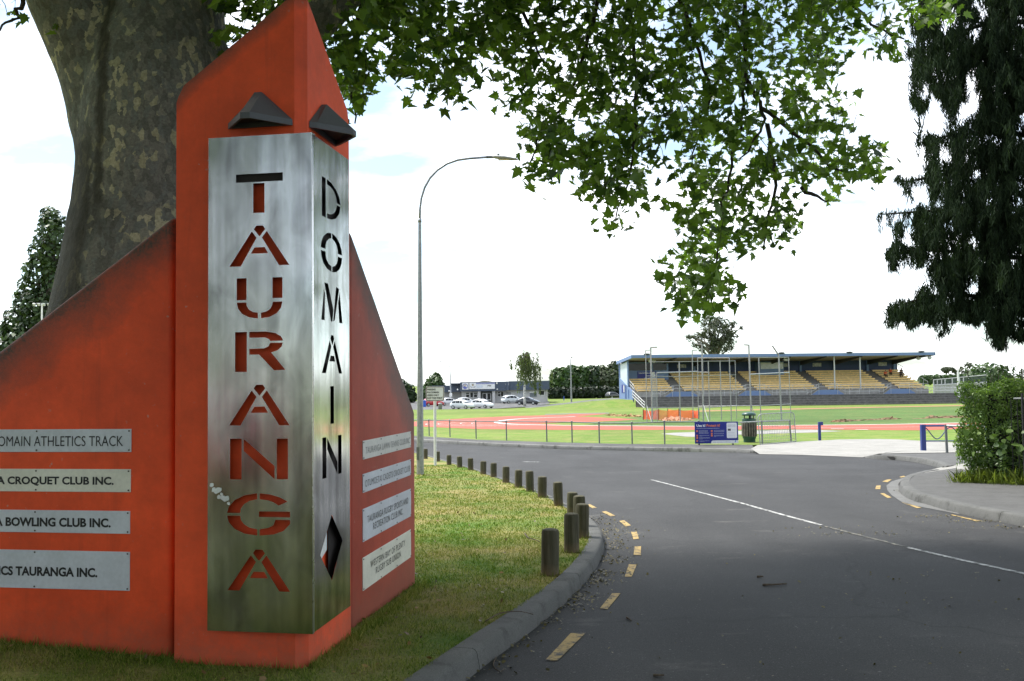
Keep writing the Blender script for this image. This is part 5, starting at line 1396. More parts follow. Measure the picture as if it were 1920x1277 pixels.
mb = MB(); mb.lathe([(.36, .92), (.30, 1.0), (.02, 1.06)], p, 14); mb.tube([p + Z * .75, p + Z * .95], .1, 6); mb.build('lid', M_GALV, t)

# ================================================================== grandstand
GA = R(5)
go = Vector(((1187.5 - CX) / FPX * 148, 148, -2.3))
gs = thing('grandstand', 'long open grandstand with blue walls, flat roof and rows of yellow benches', 'grandstand', go, GA)
GM = XF[gs.name]
def G(u, v, z): return GM @ Vector((u, v, z))
GR = Matrix.Rotation(GA, 3, 'Z')
def gbox(name, u0, u1, v0, v1, z0, z1, m, parent=None, mb=None):
    b_ = mb or MB(); b_.box(G((u0 + u1) / 2, (v0 + v1) / 2, (z0 + z1) / 2), (u1 - u0, v1 - v0, z1 - z0), rot=GR)
    return b_ if mb else b_.build(name, m, parent or gs)
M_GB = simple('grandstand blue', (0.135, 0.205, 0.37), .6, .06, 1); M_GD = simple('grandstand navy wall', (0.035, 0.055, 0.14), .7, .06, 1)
M_CONC = simple('grey stand concrete', (.30, .29, .27), .9, .2, 1.5); M_TERR = simple('dark terrace concrete', (.11, .105, .10), .9, .35, 2, fine=.2)
M_BENCH = simple('varnished bench timber', (.86, .60, .25), .5, .12, 2); M_SOFF = simple('roof underside', (.42, .36, .28), .8, .06, 1); M_RAIL = simple('white handrail', (.5, .5, .51), .5, .03)
UL_ = 47.3
zc_, zs = 1.67, 2.45                          # concourse and front seating heights above the field
# terraces
pr = [(-6.6, -.2), (-6.6, .34)]
for k in range(5):
    pr += [(-6.6 + .9 * k, .34 * (k + 1)), (-6.6 + .9 * (k + 1), .34 * (k + 1))]
pr += [(0, zc_), (0, -.2)]
seen = []; [seen.append(q) for q in pr if q not in seen]
mb = MB(); mb.extrude([G(.2, v, z) for v, z in seen], GR @ Vector((62, 0, 0))); mb.build('terrace', M_TERR, gs)
mb = MB()
for k in range(5): gbox('', .25, 62, -6.6 + .9 * k - .02, -6.6 + .9 * k + .25, .34 * (k + 1) - .02, .34 * (k + 1) + .035, None, mb=mb)
mb.build('terrace_seat', simple('weathered terrace plank', (.16, .155, .15), .9, .35, 3, fine=.25), gs)
gbox('front_wall', .0, UL_, 0, .25, zc_ - .1, zs, M_CONC)
pr = [(.25, zc_ - .2)]
NR_ = 9
for k in range(NR_): pr += [(.25 + 1.08 * k, zs - .05 + .34 * k), (.25 + 1.08 * (k + 1), zs - .05 + .34 * k)]
pr += [(.25 + 1.08 * NR_, zc_ - .2)]
mb = MB(); mb.extrude([G(.1, v, z) for v, z in pr], GR @ Vector((UL_ - .1, 0, 0))); mb.build('seating_steps', M_CONC, gs)
zbk = zs + .34 * NR_
secs = [(.5, 6.3), (8.0, 17.8), (19.5, 29.3), (31.1, 40.9), (42.6, 47.1)]
for si, (a_, b_) in enumerate(secs):
    for k in range(NR_):
        if si == 0 and k > 5: continue
        v, z = .25 + 1.08 * k + .55, zs - .05 + .34 * k
        mb = MB(); gbox('', a_, b_, v - .2, v + .2, z + .40, z + .46, None, mb=mb); gbox('', a_, b_, v - .215, v - .19, z + .20, z + .455, None, mb=mb)
        n_ = max(3, int((b_ - a_) / 1.9))
        for q in range(n_ + 1):
            x = a_ + .2 + (b_ - a_ - .4) * q / n_; gbox('', x - .04, x + .04, v - .12, v + .12, z - .02, z + .40, None, mb=mb)
        mb.build('bench', M_BENCH, gs)
# back wall with pillars, gate plates
bv = .25 + 1.08 * NR_
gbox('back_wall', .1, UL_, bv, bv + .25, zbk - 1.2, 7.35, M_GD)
for u_ in (12.3, 18.2, 24.6, 30.4, 36.2, 42.0, 46.7):
    gbox('pillar', u_ - .16, u_ + .16, bv - .3, bv + .02, zbk - .6, 7.3, M_GB)
for u_ in (10.2, 27.5, 33.3, 44.7):
    gbox('gate_plate', u_ - .75, u_ + .75, bv - .06, bv - .02, 6.25, 6.85, simple('grey plate print', (.4, .4, .42), .6, .5, 4))
# roof
zf, zb2_ = 7.85, 7.2
def rslab(name, v0, v1, z0, z1, th_, m, u0=-.4, u1=UL_ + .5):
    mb = MB(); mb.extrude([G(u0, v0, z0), G(u0, v1, z1), G(u0, v1, z1 + th_), G(u0, v0, z0 + th_)], GR @ Vector((u1 - u0, 0, 0))); return mb.build(name, m, gs)
rslab('ceiling', -.9, bv + .3, zf - .13, zb2_, .08, M_SOFF)
rslab('roof', -1.0, bv + .5, zf - .03, zb2_ + .085, .16, simple('roof sheet', (.25, .32, .45), .5))
rslab('fascia', -1.22, -1.01, zf - .16, zf - .16, .46, M_GB, -.5, UL_ + .6)
for u_ in (-.62, UL_ + .51):
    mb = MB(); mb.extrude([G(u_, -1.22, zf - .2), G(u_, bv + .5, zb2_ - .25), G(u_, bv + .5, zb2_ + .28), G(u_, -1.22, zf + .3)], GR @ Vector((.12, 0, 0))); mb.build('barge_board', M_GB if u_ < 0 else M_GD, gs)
M_TRS = simple('dark truss steel', (.05, .05, .055), .6)
for u_ in (6.5, 12.3, 18.2, 24.6, 30.4, 36.2, 42.0, 46.5):
    mb = MB(); mb.extrude([G(u_ - .1, -.7, zf - .3), G(u_ - .1, bv, zb2_ - .75), G(u_ - .1, bv, zb2_ - .02), G(u_ - .1, -.7, zf - .16)], GR @ Vector((.2, 0, 0))); mb.build('truss', M_TRS, gs)
for u_ in (32.1, 36.3):
    mb = MB(); mb.tube([G(u_, .3, zs - .1), G(u_ - .1, .1, zf - .1)], .11, 10); mb.build('column', M_RAIL, gs)
# end wall on the left, glazed strip and door
mb = MB(); mb.extrude([G(-.02, .0, zc_ - 1.2), G(-.02, bv + .25, zc_ - 1.2), G(-.02, bv + .25, 4.75), G(-.02, .0, 2.5)], GR @ Vector((-.2, 0, 0))); mb.build('end_wall', M_GB, gs)
mb = MB(); zz = lambda v: 2.5 + 2.25 * v / (bv + .25)
vv = [3.9 + (bv - 3.9 - .2) * k / 12 for k in range(13)]
for k in range(12):
    a_, b_ = vv[k], vv[k + 1]; mv = a_ + (b_ - a_) * .82; tz = lambda v: zf - .25 + (zb2_ - zf) * (v + 1) / (bv + 1.3)
    mb.extrude([G(-.06, a_, zz(a_)), G(-.06, mv, zz(mv)), G(-.06, mv, tz(mv)), G(-.06, a_, tz(a_))], GR @ Vector((-.08, 0, 0)))
mb.build('glazing', simple('milky glazing sheet', (.52, .60, .64), .35, .05), gs)
mb = MB(); mb.extrude([G(-.02, 3.9, zz(3.9)), G(-.02, bv + .2, zz(bv + .2)), G(-.02, bv + .2, 7.0), G(-.02, 3.9, 7.4)], GR @ Vector((-.03, 0, 0))); mb.build('glazing_backing', M_GB, gs)
gbox('corner_post', -.22, .0, 3.55, 3.9, zz(3.7), 7.6, M_GB)
gbox('corner_post', -.22, .02, bv + .15, bv + .5, 0.8, 7.3, M_GB)
gbox('door', -.26, -.215, 4.7, 5.7, 1.45, 3.55, simple('deep blue door', (.03, .07, .22), .5)); gbox('door', -.26, -.215, 2.7, 3.4, 1.5, 2.85, simple('blue hatch', (.04, .09, .26), .5))
nb = gbox('notice_board', -.26, -.22, 6.0, 8.3, 2.3, 3.6, simple('notice navy', (.01, .02, .2), .5)); gbox('notice', -.28, -.262, 6.1, 6.7, 2.4, 3.5, M_FR, nb)
# commentary box
bx = gbox('commentary_box', .05, 7.0, 6.2, bv - .02, 4.0, 7.2, M_GB)
w_ = gbox('window', .25, 4.0, 6.12, 6.19, 5.85, 7.0, M_GLASS, bx); w_ = gbox('window', 4.5, 6.7, 6.12, 6.19, 5.85, 7.0, M_GLASS, bx)
mb = MB(); gbox('', 4.02, 4.3, 6.1, 6.15, 5.8, 7.05, None, mb=mb); mb.build('mullion', M_GB, bx)
pb = gbox('poster', 1.9, 4.9, 6.1, 6.17, 4.45, 5.7, simple('poster navy', (.012, .02, .2), .5), bx)
mb = MB(); letter(mb, 'Use it!', G(2.55, 6.085, 5.45), GR @ X, Z, .85, .22, bold=.03); letter(mb, 'Protect it!', G(3.6, 6.085, 5.45), GR @ X, Z, 1.1, .22, bold=.03); gbox('', 4.15, 4.75, 6.08, 6.095, 4.75, 5.6, None, mb=mb); gbox('', 3.0, 4.9, 6.08, 6.095, 4.45, 4.66, None, mb=mb); mb.build('poster_print', M_BW, gs)
b2 = gbox('commentary_box', 22.6, 26.6, 7.4, bv - .02, 4.7, 7.1, M_GB); gbox('window', 22.7, 26.5, 7.32, 7.39, 5.9, 6.95, simple('bright box window', (.45, .47, .48), .2, .3, 1), b2)
# stair blocks in front of each aisle
for u_ in (7.1, 18.6, 30.2, 41.8):
    mb = MB(); mb.extrude([G(u_ - 2.7, -1.5, zc_), G(u_ + 2.7, -1.5, zc_), G(u_ + 1.5, -1.5, zs), G(u_ - 1.5, -1.5, zs)], GR @ Vector((0, 1.48, 0))); sbk = mb.build('stair_block', M_GB, gs)
    for s in (-1, 1):
        mb = MB(); st_ = [G(u_ + s * 2.72, -1.47, zc_ + .01)]
        for k in range(4): st_ += [G(u_ + s * (2.7 - .3 * k), -1.47, zc_ + .2 * (k + 1)), G(u_ + s * (2.4 - .3 * k), -1.47, zc_ + .2 * (k + 1))]
        st_.append(G(u_ + s * 1.5, -1.47, zc_ + .01)); mb.extrude(st_, GR @ Vector((0, 1.4, 0))); mb.build('steps', M_CONC, sbk)
    for s in (-1, 1):
        mb = MB()
        for hz in (.5, .95): mb.tube([G(u_ + s * 3.4, -1.6, zc_ + hz - .1), G(u_ + s * 2.7, -1.6, zc_ + hz), G(u_ + s * 1.5, -1.6, zs + hz), G(u_, -1.6, zs + hz)], .026, 5)
        for x_ in (3.4, 2.7, 1.5): mb.tube([G(u_ + s * x_, -1.6, zc_), G(u_ + s * x_, -1.6, (zs if x_ < 2 else zc_) + .95)], .026, 5)
        mb.build('handrail', M_RAIL, gs)
    mb = MB(); mb.extrude([G(u_ - .85, v, z + .02) for v, z in ((.2, zs), (bv, zbk), (bv, zbk - .3), (.2, zs - .3))], GR @ Vector((1.7, 0, 0))); mb.build('aisle_stairs', simple('aisle concrete', (.24, .23, .22), .9, .2, 3), gs)
for u0, u1 in ((2.5, 3.7), (10.5, 15.2), (22.0, 26.8), (33.6, 38.4), (45.2, 53)):
    mb = MB()
    for hz in (.5, .95): mb.tube([G(u0, -1.6, zc_ + hz), G(u1, -1.6, zc_ + hz)], .035, 5)
    for q in range(int((u1 - u0) / 1.6) + 1): mb.tube([G(u0 + 1.6 * q, -1.6, zc_), G(u0 + 1.6 * q, -1.6, zc_ + .95)], .03, 5)
    mb.build('railing', M_RAIL, gs)
for a_, b_ in secs:
    mb = MB()
    for hz in (.55, 1.0): mb.tube([G(a_, .12, zs + hz - .2), G(b_, .12, zs + hz - .2)], .03, 5)
    for q in range(int((b_ - a_) / 1.9) + 1): mb.tube([G(a_ + 1.9 * q, .12, zs), G(a_ + 1.9 * q, .12, zs + .8)], .025, 5)
    mb.build('railing', M_RAIL, gs)
mb = MB()
for hz in (.1, .55, 1.0):
    mb.tube([G(-.3, -.2, zc_ + hz), G(.1, -6.7, hz)], .05, 5)
for q in range(5): mb.tube([G(-.3 + .1 * q, -.2 - 1.62 * q, zc_ * (1 - q / 4)), G(-.3 + .1 * q, -.2 - 1.62 * q, zc_ * (1 - q / 4) + 1.0)], .05, 5)
mb.build('handrail', M_RAIL, gs)
mb = MB(); 
for hz in (.5, 1.0): mb.tube([G(.05, .2, zs + hz), G(.05, 3.8, zz(3.8) + hz)], .04, 5)
for q in range(4): mb.tube([G(.05, .2 + 1.2 * q, zz(.2 + 1.2 * q)), G(.05, .2 + 1.2 * q, zz(.2 + 1.2 * q) + 1)], .04, 5)
mb.build('handrail', M_RAIL, gs)
mb = MB()
for hz in (.1, 1.1): mb.tube([G(UL_, .2, zs + hz), G(UL_, bv, zbk + hz)], .04, 5)
for q in range(8): mb.tube([G(UL_, .2 + q * 1.35, zs + q * .43), G(UL_, .2 + q * 1.35, zs + q * .43 + 1.1)], .03, 5)
mb.build('handrail', M_RAIL, gs)
for u_, v in ((2.9, 1.2), (3.9, 3.0), (24.5, 1.0), (25.1, 1.6), (46.6, 1.6), (46.4, 1.0), (47.3, -.6)):
    mb = MB(); mb.ball(G(u_, v, 7.3), (.34, .3, .3), 10, 6); mb.build('loudspeaker', M_RAIL, gs)
for u_ in (1.8, 23, 33.9, 45.6):
    mb = MB(); mb.ball(G(u_, -1.3, zf + .4), (.55, .25, .14), 10, 6); mb.build('floodlight', M_TRS, gs)
# ramp fence at the far right of the stand
rb_ = G(51.5, 3.0, 1.7)
t = thing('mesh_fence', 'grey mesh ramp fence right of the grandstand behind the goal post', 'fence', rb_)
Yf = 160.0
for x, yt, yb in ((1750.5, 712.5, 745), (1757.5, 711.6, 730), (1765.5, 711, 729), (1772, 710.3, 742), (1785.5, 708.6, 738), (1799, 707.2, 727), (1806.5, 706.3, 727), (1816, 705.6, 727)):
    mb = MB(); mb.tube([at(x, yb, Yf), at(x, yt, Yf)], .08, 6); mb.build('post', M_RAIL, t)
mb = MB(); mb.add([at(1750, 712.3, Yf + .1), at(1850, 703, Yf + .1), at(1850, 718, Yf + .1), at(1750, 722.5, Yf + .1)], [(0, 1, 2, 3)]); mb.build('mesh_panel', net_mat('grey chain mesh', (.12, .14, .13), .62, 1), t)
mb = MB(); mb.tube([at(1750, 712.3, Yf), at(1850, 703, Yf)], .06, 6); mb.tube([at(1750, 722.5, Yf), at(1850, 717, Yf)], .12, 6); mb.tube([at(1750, 728, Yf), at(1850, 726, Yf)], .05, 6); mb.tube([at(1750, 733, Yf), at(1850, 731, Yf)], .05, 6); mb.build('rail', M_RAIL, t)
mb = MB(); mb.extrude([at(1752, 744, Yf + .5), at(1850, 742, Yf + .5), at(1850, 718.5, Yf + .5), at(1752, 723.5, Yf + .5)], (0, .5, 0)); mb.build('ramp_wall', simple('pale ramp wall', (.5, .5, .49), .8), t)

# ---- four seated spectators
def seated(loc, rz, top_m, hair_m, lab, lean):
    root = thing('person', lab, 'person', loc, rz, 'spectators seated in the grandstand')
    me = bpy.data.meshes.new('body')
    J = {'pel': (0, .0, .10, .15), 'sp': (0, .02 - lean * .12, .34, .15), 'ch': (0, -lean * .25, .52, .17), 'nk': (0, -lean * .33, .63, .06), 'hd': (0, -lean * .4 - .02, .75, .095), 'ht': (0, -lean * .4, .84, .08)}
    E_ = [('pel', 'sp'), ('sp', 'ch'), ('ch', 'nk'), ('nk', 'hd'), ('hd', 'ht')]
    for s, S in ((-1, 'l'), (1, 'r')):
        J.update({S + 'hip': (s * .1, -.02, .08, .10), S + 'kn': (s * .13, -.42, .10, .065), S + 'an': (s * .13, -.40, -.34, .045), S + 'to': (s * .14, -.56, -.38, .04),
                  S + 'sh': (s * .19, -lean * .25, .55, .065), S + 'el': (s * .24, -.16 - lean * .2, .32, .048), S + 'wr': (s * .12, -.34 - lean * .1, .22, .035)})
        E_ += [('pel', S + 'hip'), (S + 'hip', S + 'kn'), (S + 'kn', S + 'an'), (S + 'an', S + 'to'), ('ch', S + 'sh'), (S + 'sh', S + 'el'), (S + 'el', S + 'wr')]
        for f_ in range(5):
            J[S + 'f%d' % f_] = (s * (.10 - .02 * f_), -.42 - .01 * (f_ % 3), .20 - .012 * f_, .009); E_.append((S + 'wr', S + 'f%d' % f_))
    ks = list(J); me.from_pydata([J[k][:3] for k in ks], [(ks.index(a_), ks.index(b_)) for a_, b_ in E_], [])
    o = link_mesh('body', me, SKIN, root)
    o.modifiers.new('skin', 'SKIN')
    for v, k in zip(me.skin_vertices[0].data, ks): v.radius = (J[k][3],) * 2
    me.skin_vertices[0].data[0].use_root = True
    o.modifiers.new('smooth', 'SUBSURF').levels = 1
    M = XF[root.name]
    mb = MB(); mb.tube([M @ Vector(q) for q in ((0, .0, .06), (0, .02 - lean * .12, .34), (0, -lean * .25, .52), (0, -lean * .31, .60))], [.185, .185, .20, .09], 12)
    for s in (-1, 1): mb.tube([M @ Vector(q) for q in ((s * .12, -lean * .25, .55), (s * .2, -lean * .25, .55), (s * .245, -.15 - lean * .2, .33))], [.09, .085, .065], 8)
    mb.build('top', top_m, root, smooth=True)
    mb = MB()
    for s in (-1, 1): mb.tube([M @ Vector(q) for q in ((s * .06, .02, .09), (s * .11, -.1, .10), (s * .13, -.43, .11), (s * .13, -.41, -.25))], [.12, .12, .085, .07], 8)
    mb.build('trousers', M_BLACK, root, smooth=True)
    mb = MB(); mb.ball(M @ Vector((0, -lean * .4 + .012, .80)), (.10, .108, .10), 10, 6); mb.build('hair', hair_m, root, smooth=True)
SKIN = simple('skin', (.45, .26, .18), .5); M_ORG = simple('orange top', (.75, .12, .03), .7); M_DKT = simple('dark top', (.025, .022, .028), .8); M_HAIR = simple('dark hair', (.02, .015, .012), .6)
def seat_pt(u_, k): return G(u_, .25 + 1.08 * k + .5, zs - .05 + .34 * k + .46 + .04)
seated(seat_pt(43.2, 5), GA + .2, M_ORG, M_HAIR, 'spectator in an orange top seated beside the aisle', .5)
seated(seat_pt(44.7, 6), GA - .3, M_ORG, M_HAIR, 'spectator in an orange top seated higher up, away from the aisle', .2)
seated(seat_pt(45.9, 5), GA - .2, M_DKT, M_HAIR, 'spectator in dark clothes seated in the lower row', .7)
seated(seat_pt(46.5, 6), GA + .1, M_DKT, M_HAIR, 'spectator in dark clothes seated near the end of the upper row', .4)
# ================================================================== foliage
def leaf_mat(name, dark, light, trans=0.35, rough=0.5, spread=1.0, tcol=None, spec=0.35):
    m, nt, out = nodes(name)
    gi = nt.nodes.new('ShaderNodeNewGeometry')
    rnd = gi.outputs['Random Per Island']
    big = tnoise(nt, gi.outputs['Position'], 0.9, 3)
    f = math_(nt, 'ADD', math_(nt, 'MULTIPLY', rnd, 0.7 * spread), math_(nt, 'MULTIPLY_ADD', big, 0.9, -0.3))
    c = ramp(nt, f, [(0.1, dark), (0.9, light)])
    b = nt.nodes.new('ShaderNodeBsdfPrincipled')
    nt.links.new(c, b.inputs['Base Color']); b.inputs['Roughness'].default_value = rough; b.inputs['Specular IOR Level'].default_value = spec
    t = nt.nodes.new('ShaderNodeBsdfTranslucent')
    tc_ = mixc(nt, 1.0, c, tcol or (1.5, 1.7, 0.6), 'MULTIPLY')
    nt.links.new(tc_, t.inputs['Color'])
    mx_ = N(nt, 'ShaderNodeMixShader', {0: trans, 1: b.outputs[0], 2: t.outputs[0]})
    nt.links.new(mx_.outputs[0], out.inputs[0])
    return m
def bark_mat(name, a_, b_, scale=6, bump=.8):
    m, nt, out = nodes(name)
    co = obj_co(nt); v = tnoise(nt, scaled(nt, co, (scale * 2, scale * 2, scale * .4)), 1.0, 6, .7)
    princ(nt, out, ramp(nt, v, [(.3, a_), (.7, b_)]), .9, 0, bump_(nt, v, bump, .05), .2); return m

# palmate leaf, folded along the midrib and drooping at the tip
hl_ = [(0, -.02), (.16, -.10), (.20, .06), (.50, .02), (.36, .22), (.56, .50), (.28, .46), (.22, .62), (0, 1.0)]
def leafT(full=True):
    if full:
        R_ = [(x, y, .16 * x - .12 * y * y) for x, y in hl_]; L_ = [(-x, y, .16 * x - .12 * y * y) for x, y in hl_[1:-1]]
        n = len(R_)
        return R_ + L_, [tuple(range(n)), (0, n - 1) + tuple(n + k for k in range(len(L_) - 1, -1, -1))]
    return [(0, 0, 0), (.42, .12, .05), (.45, .5, .02), (0, 1, -.12), (-.45, .5, .02), (-.42, .12, .05)], [(0, 1, 2, 3), (0, 3, 4, 5)]

# ---- the great plane tree
M_PLEAF = leaf_mat('plane leaf', (0.024, 0.054, 0.013), (0.15, 0.23, 0.040), 0.48, .5)
def plane_bark():
    m, nt, out = nodes('plane bark')
    co = world_co(nt)
    w = N(nt, 'ShaderNodeTexNoise', {'Vector': co, 'Scale': 5.0, 'Detail': 5.0, 'Roughness': .65})
    cw = N(nt, 'ShaderNodeVectorMath', {0: co, 1: N(nt, 'ShaderNodeVectorMath', {0: w.outputs[1], 1: (.13, .13, .18)}, operation='MULTIPLY').outputs[0]}, operation='ADD').outputs[0]
    v1 = N(nt, 'ShaderNodeTexVoronoi', {'Vector': scaled(nt, cw, (1.0, 1.0, .55)), 'Scale': 19.0, 'Randomness': 1.0})
    k = N(nt, 'ShaderNodeSeparateColor', {0: v1.outputs['Color']}).outputs[0]
    big = tnoise(nt, co, 1.7, 4)
    k = math_(nt, 'ADD', k, math_(nt, 'MULTIPLY_ADD', big, 1.1, -.55))
    c = ramp(nt, k, [(0.0, (.16, .158, .145)), (.28, (.225, .22, .20)), (.55, (.20, .208, .198)), (.80, (.285, .275, .235)), (.88, (.42, .39, .27)), (.97, (.50, .46, .33))], 'CONSTANT')
    c = mixc(nt, 1.0, c, ramp(nt, tnoise(nt, co, 38, 5, .75), [(.3, .65), (.7, 1.3)]), 'MULTIPLY')
    rg = ramp(nt, tnoise(nt, co, .8, 4, .6), [(.60, 0.0), (.72, .75)])          # old unshed bark
    c = mixc(nt, rg, c, ramp(nt, tnoise(nt, scaled(nt, co, (30, 30, 7)), 1.0, 4), [(.3, (.02, .018, .014)), (.7, (.07, .062, .05))]))
    # a strip of old rugged bark down the left flank, and the cleft where the stems part
    sx = N(nt, 'ShaderNodeSeparateXYZ', {0: co})
    xn = math_(nt, 'ADD', sx.outputs['X'], math_(nt, 'MULTIPLY_ADD', tnoise(nt, co, 3.0, 4, .6), .26, -.13))
    flank = math_(nt, 'MULTIPLY', ramp(nt, math_(nt, 'ADD', xn, 4.4), [(.42, 1.0), (.50, 0.0)]), ramp(nt, math_(nt, 'MULTIPLY', sx.outputs['Z'], .2), [(.78, 1.0), (.86, 0.0)]))
    cleft = ramp(nt, math_(nt, 'ABSOLUTE', math_(nt, 'ADD', xn, 3.86)), [(.03, 1.0), (.09, 0.0)])
    rug = math_(nt, 'MAXIMUM', flank, math_(nt, 'MULTIPLY', cleft, ramp(nt, math_(nt, 'MULTIPLY', sx.outputs['Z'], .2), [(.60, 0.0), (.70, 1.0)])))
    c = mixc(nt, math_(nt, 'MULTIPLY', rug, .85), c, ramp(nt, tnoise(nt, scaled(nt, co, (34, 34, 9)), 1.0, 5, .7), [(.3, (.022, .019, .015)), (.7, (.075, .066, .052))]))
    hh = math_(nt, 'ADD', math_(nt, 'MULTIPLY', k, .25), tnoise(nt, co, 22, 5, .7))
    princ(nt, out, c, .85, 0, bump_(nt, hh, .8, .045), .25)
    return m
YT = 9.6
tb_ = at(270, 1100, YT); tb_.z = g(YT) + .05
plane = thing('plane_tree', 'huge old plane tree with patchy peeling bark behind the orange sign', 'tree', tb_)
def rad(px, y=YT): return px * y / FPX
mb = MB()
def loft(pts, y0=YT, n=28, seed=0, amp=.03):
    P_ = [at(cx, py, y0 + dy) for cx, py, w, dy in pts]; Rr = [rad(w / 2, y0 + dy) for cx, py, w, dy in pts]
    C_ = resample(P_, 7); rr_ = [float(np.interp(i / 7, range(len(Rr)), Rr)) for i in range(len(C_))]
    k0 = len(mb.v); mb.tube(C_, rr_, n)
    for i, v in enumerate(mb.v[k0:]):
        c = C_[min(i // n, len(C_) - 1)]
        d = v - c; q = noise.noise(v * 1.6 + Vector((seed, 0, 0))) * .9 + noise.noise(v * 4.5 + Vector((0, seed, 0))) * .35
        v += d.normalized() * q * amp * 1.6
loft([(270, 1150, 640, 0), (268, 1000, 560, 0), (268, 850, 470, 0), (268, 700, 395, 0), (272, 600, 345, 0), (277, 500, 312, 0), (283, 400, 278, 0), (288, 300, 265, 0), (292, 200, 262, 0), (302, 100, 240, .05), (318, 0, 206, .1), (340, -140, 190, .2), (370, -320, 170, .5), (400, -560, 140, 1.0)], seed=1)
loft([(250, 420, 150, -.05), (226, 300, 160, -.05), (205, 200, 150, -.05), (172, 100, 150, -.1), (140, 0, 160, -.15), (95, -130, 150, -.3), (30, -320, 130, -.6), (-60, -560, 105, -1.2)], seed=5)
loft([(150, 640, 60, .1), (160, 520, 46, .1), (166, 420, 40, .1), (172, 330, 36, .1), (186, 230, 34, .05), (197, 120, 30, .0)], seed=9, amp=.02)
loft([(370, 340, 140, .3), (440, 210, 125, .35), (520, 95, 112, .4), (615, -10, 108, .4), (730, -130, 96, .5), (900, -270, 84, 1.2), (1150, -400, 72, 2.2), (1400, -480, 50, 3.0)], seed=13)
tr = mb.build('trunk', plane_bark(), plane, smooth=True)
md = tr.modifiers.new('union', 'REMESH'); md.mode = 'VOXEL'; md.voxel_size = .045; md.use_smooth_shade = True
sm = tr.modifiers.new('soften', 'SMOOTH'); sm.factor = .5; sm.iterations = 2

MASK = [(415, -80), (418, 70), (430, 95), (470, 45), (520, 10), (600, 60), (615, 150), (625, 200), (645, 228), (672, 243), (682, 205), (690, 150), (735, 130), (768, 172), (800, 192), (850, 192), (880, 160), (915, 150), (940, 185), (965, 215), (990, 275), (968, 330),
        (1010, 345), (1060, 322), (1090, 350), (1112, 380), (1135, 427), (1195, 405), (1203, 360), (1240, 345), (1252, 260), (1285, 255), (1282, 380), (1276, 430), (1290, 470), (1225, 505), (1262, 535), (1270, 580), (1335, 577), (1372, 560), (1374, 500), (1440, 482), (1452, 450), (1505, 450),
        (1482, 405), (1470, 355), (1520, 335), (1560, 383), (1582, 345), (1660, 343), (1642, 300), (1600, 250), (1580, 180), (1562, 115), (1602, 95), (1640, 105), (1690, 122), (1702, 62), (1790, 25), (1830, -80)]
def leaf_depth(px): return 9.3 + max(0, px - 400) / 1300 * 4.0
clumps = []
rl = random.Random(21)
def too_open(x, y):
    n_ = noise.noise(Vector((x / 46, y / 46, 2.0))) + .5 * noise.noise(Vector((x / 19, y / 19, 7.0)))
    return n_
tries = 0
while len(clumps) < 1600 and tries < 90000:
    tries += 1
    x, y = rl.uniform(412, 1830), rl.uniform(-75, 585)
    if not inside(MASK, x, y): continue
    if 575 < x < 675 and y < 75: continue
    thr = -.08 if y < 120 and x > 640 else -.2 if y < 120 else (-.06 if y < 260 else -.08)
    if too_open(x, y) < thr: continue
    if y > 60 and rl.random() < (.25 if y < 300 else .22): continue
    clumps.append((x, y, leaf_depth(x) + rl.gauss(0, .9)))
for x, y in ((15, 20), (28, 6), (45, 38), (52, 30), (20, 62), (66, 40), (62, 10), (8, -10), (70, -20)):
    clumps.append((x, y, 9.0))
# visible leaves, on short hanging sprays
LOC = []; UPV = []; SC = []; TW = MB()
for x, y, d in clumps:
    c = at(x, y, max(d, 7.5))
    small = c.y < 9.2 and x < 100
    n_ = rl.randint(5, 9) if not small else rl.randint(2, 3)
    hook = c + Vector((rl.uniform(-.12, .12), rl.uniform(-.12, .12), rl.uniform(.15, .32)))
    if rl.random() < .35: TW.tube([hook, hook.lerp(c, .5) + Vector((rl.uniform(-.03, .03), 0, 0)), c - Z * .06], [.005, .004, .002], 4, cap=False)
    for k in range(n_):
        f_ = rl.random()
        p = hook.lerp(c - Z * .1, f_) + Vector((rl.gauss(0, .10), rl.gauss(0, .10), rl.gauss(0, .06)))
        LOC.append(p); SC.append(rl.uniform(.08, .165) * (0.8 if small else 1))
LOC = np.array([tuple(p) for p in LOC]); SC = np.array(SC)
tv, tf = leafT(True)
n_ = len(LOC)
Mx = rot_mats(n_, SC, up=np.tile([0.0, -.45, .75], (n_, 1)), tilt=.75)
Mx[:, :, 0] *= rng.uniform(.6, 1.1, n_)[:, None]; Mx[:, :, 2] *= rng.uniform(-.4, 2.6, n_)[:, None]
scatter_mesh('foliage', tv, tf, LOC, Mx, M_PLEAF, plane)
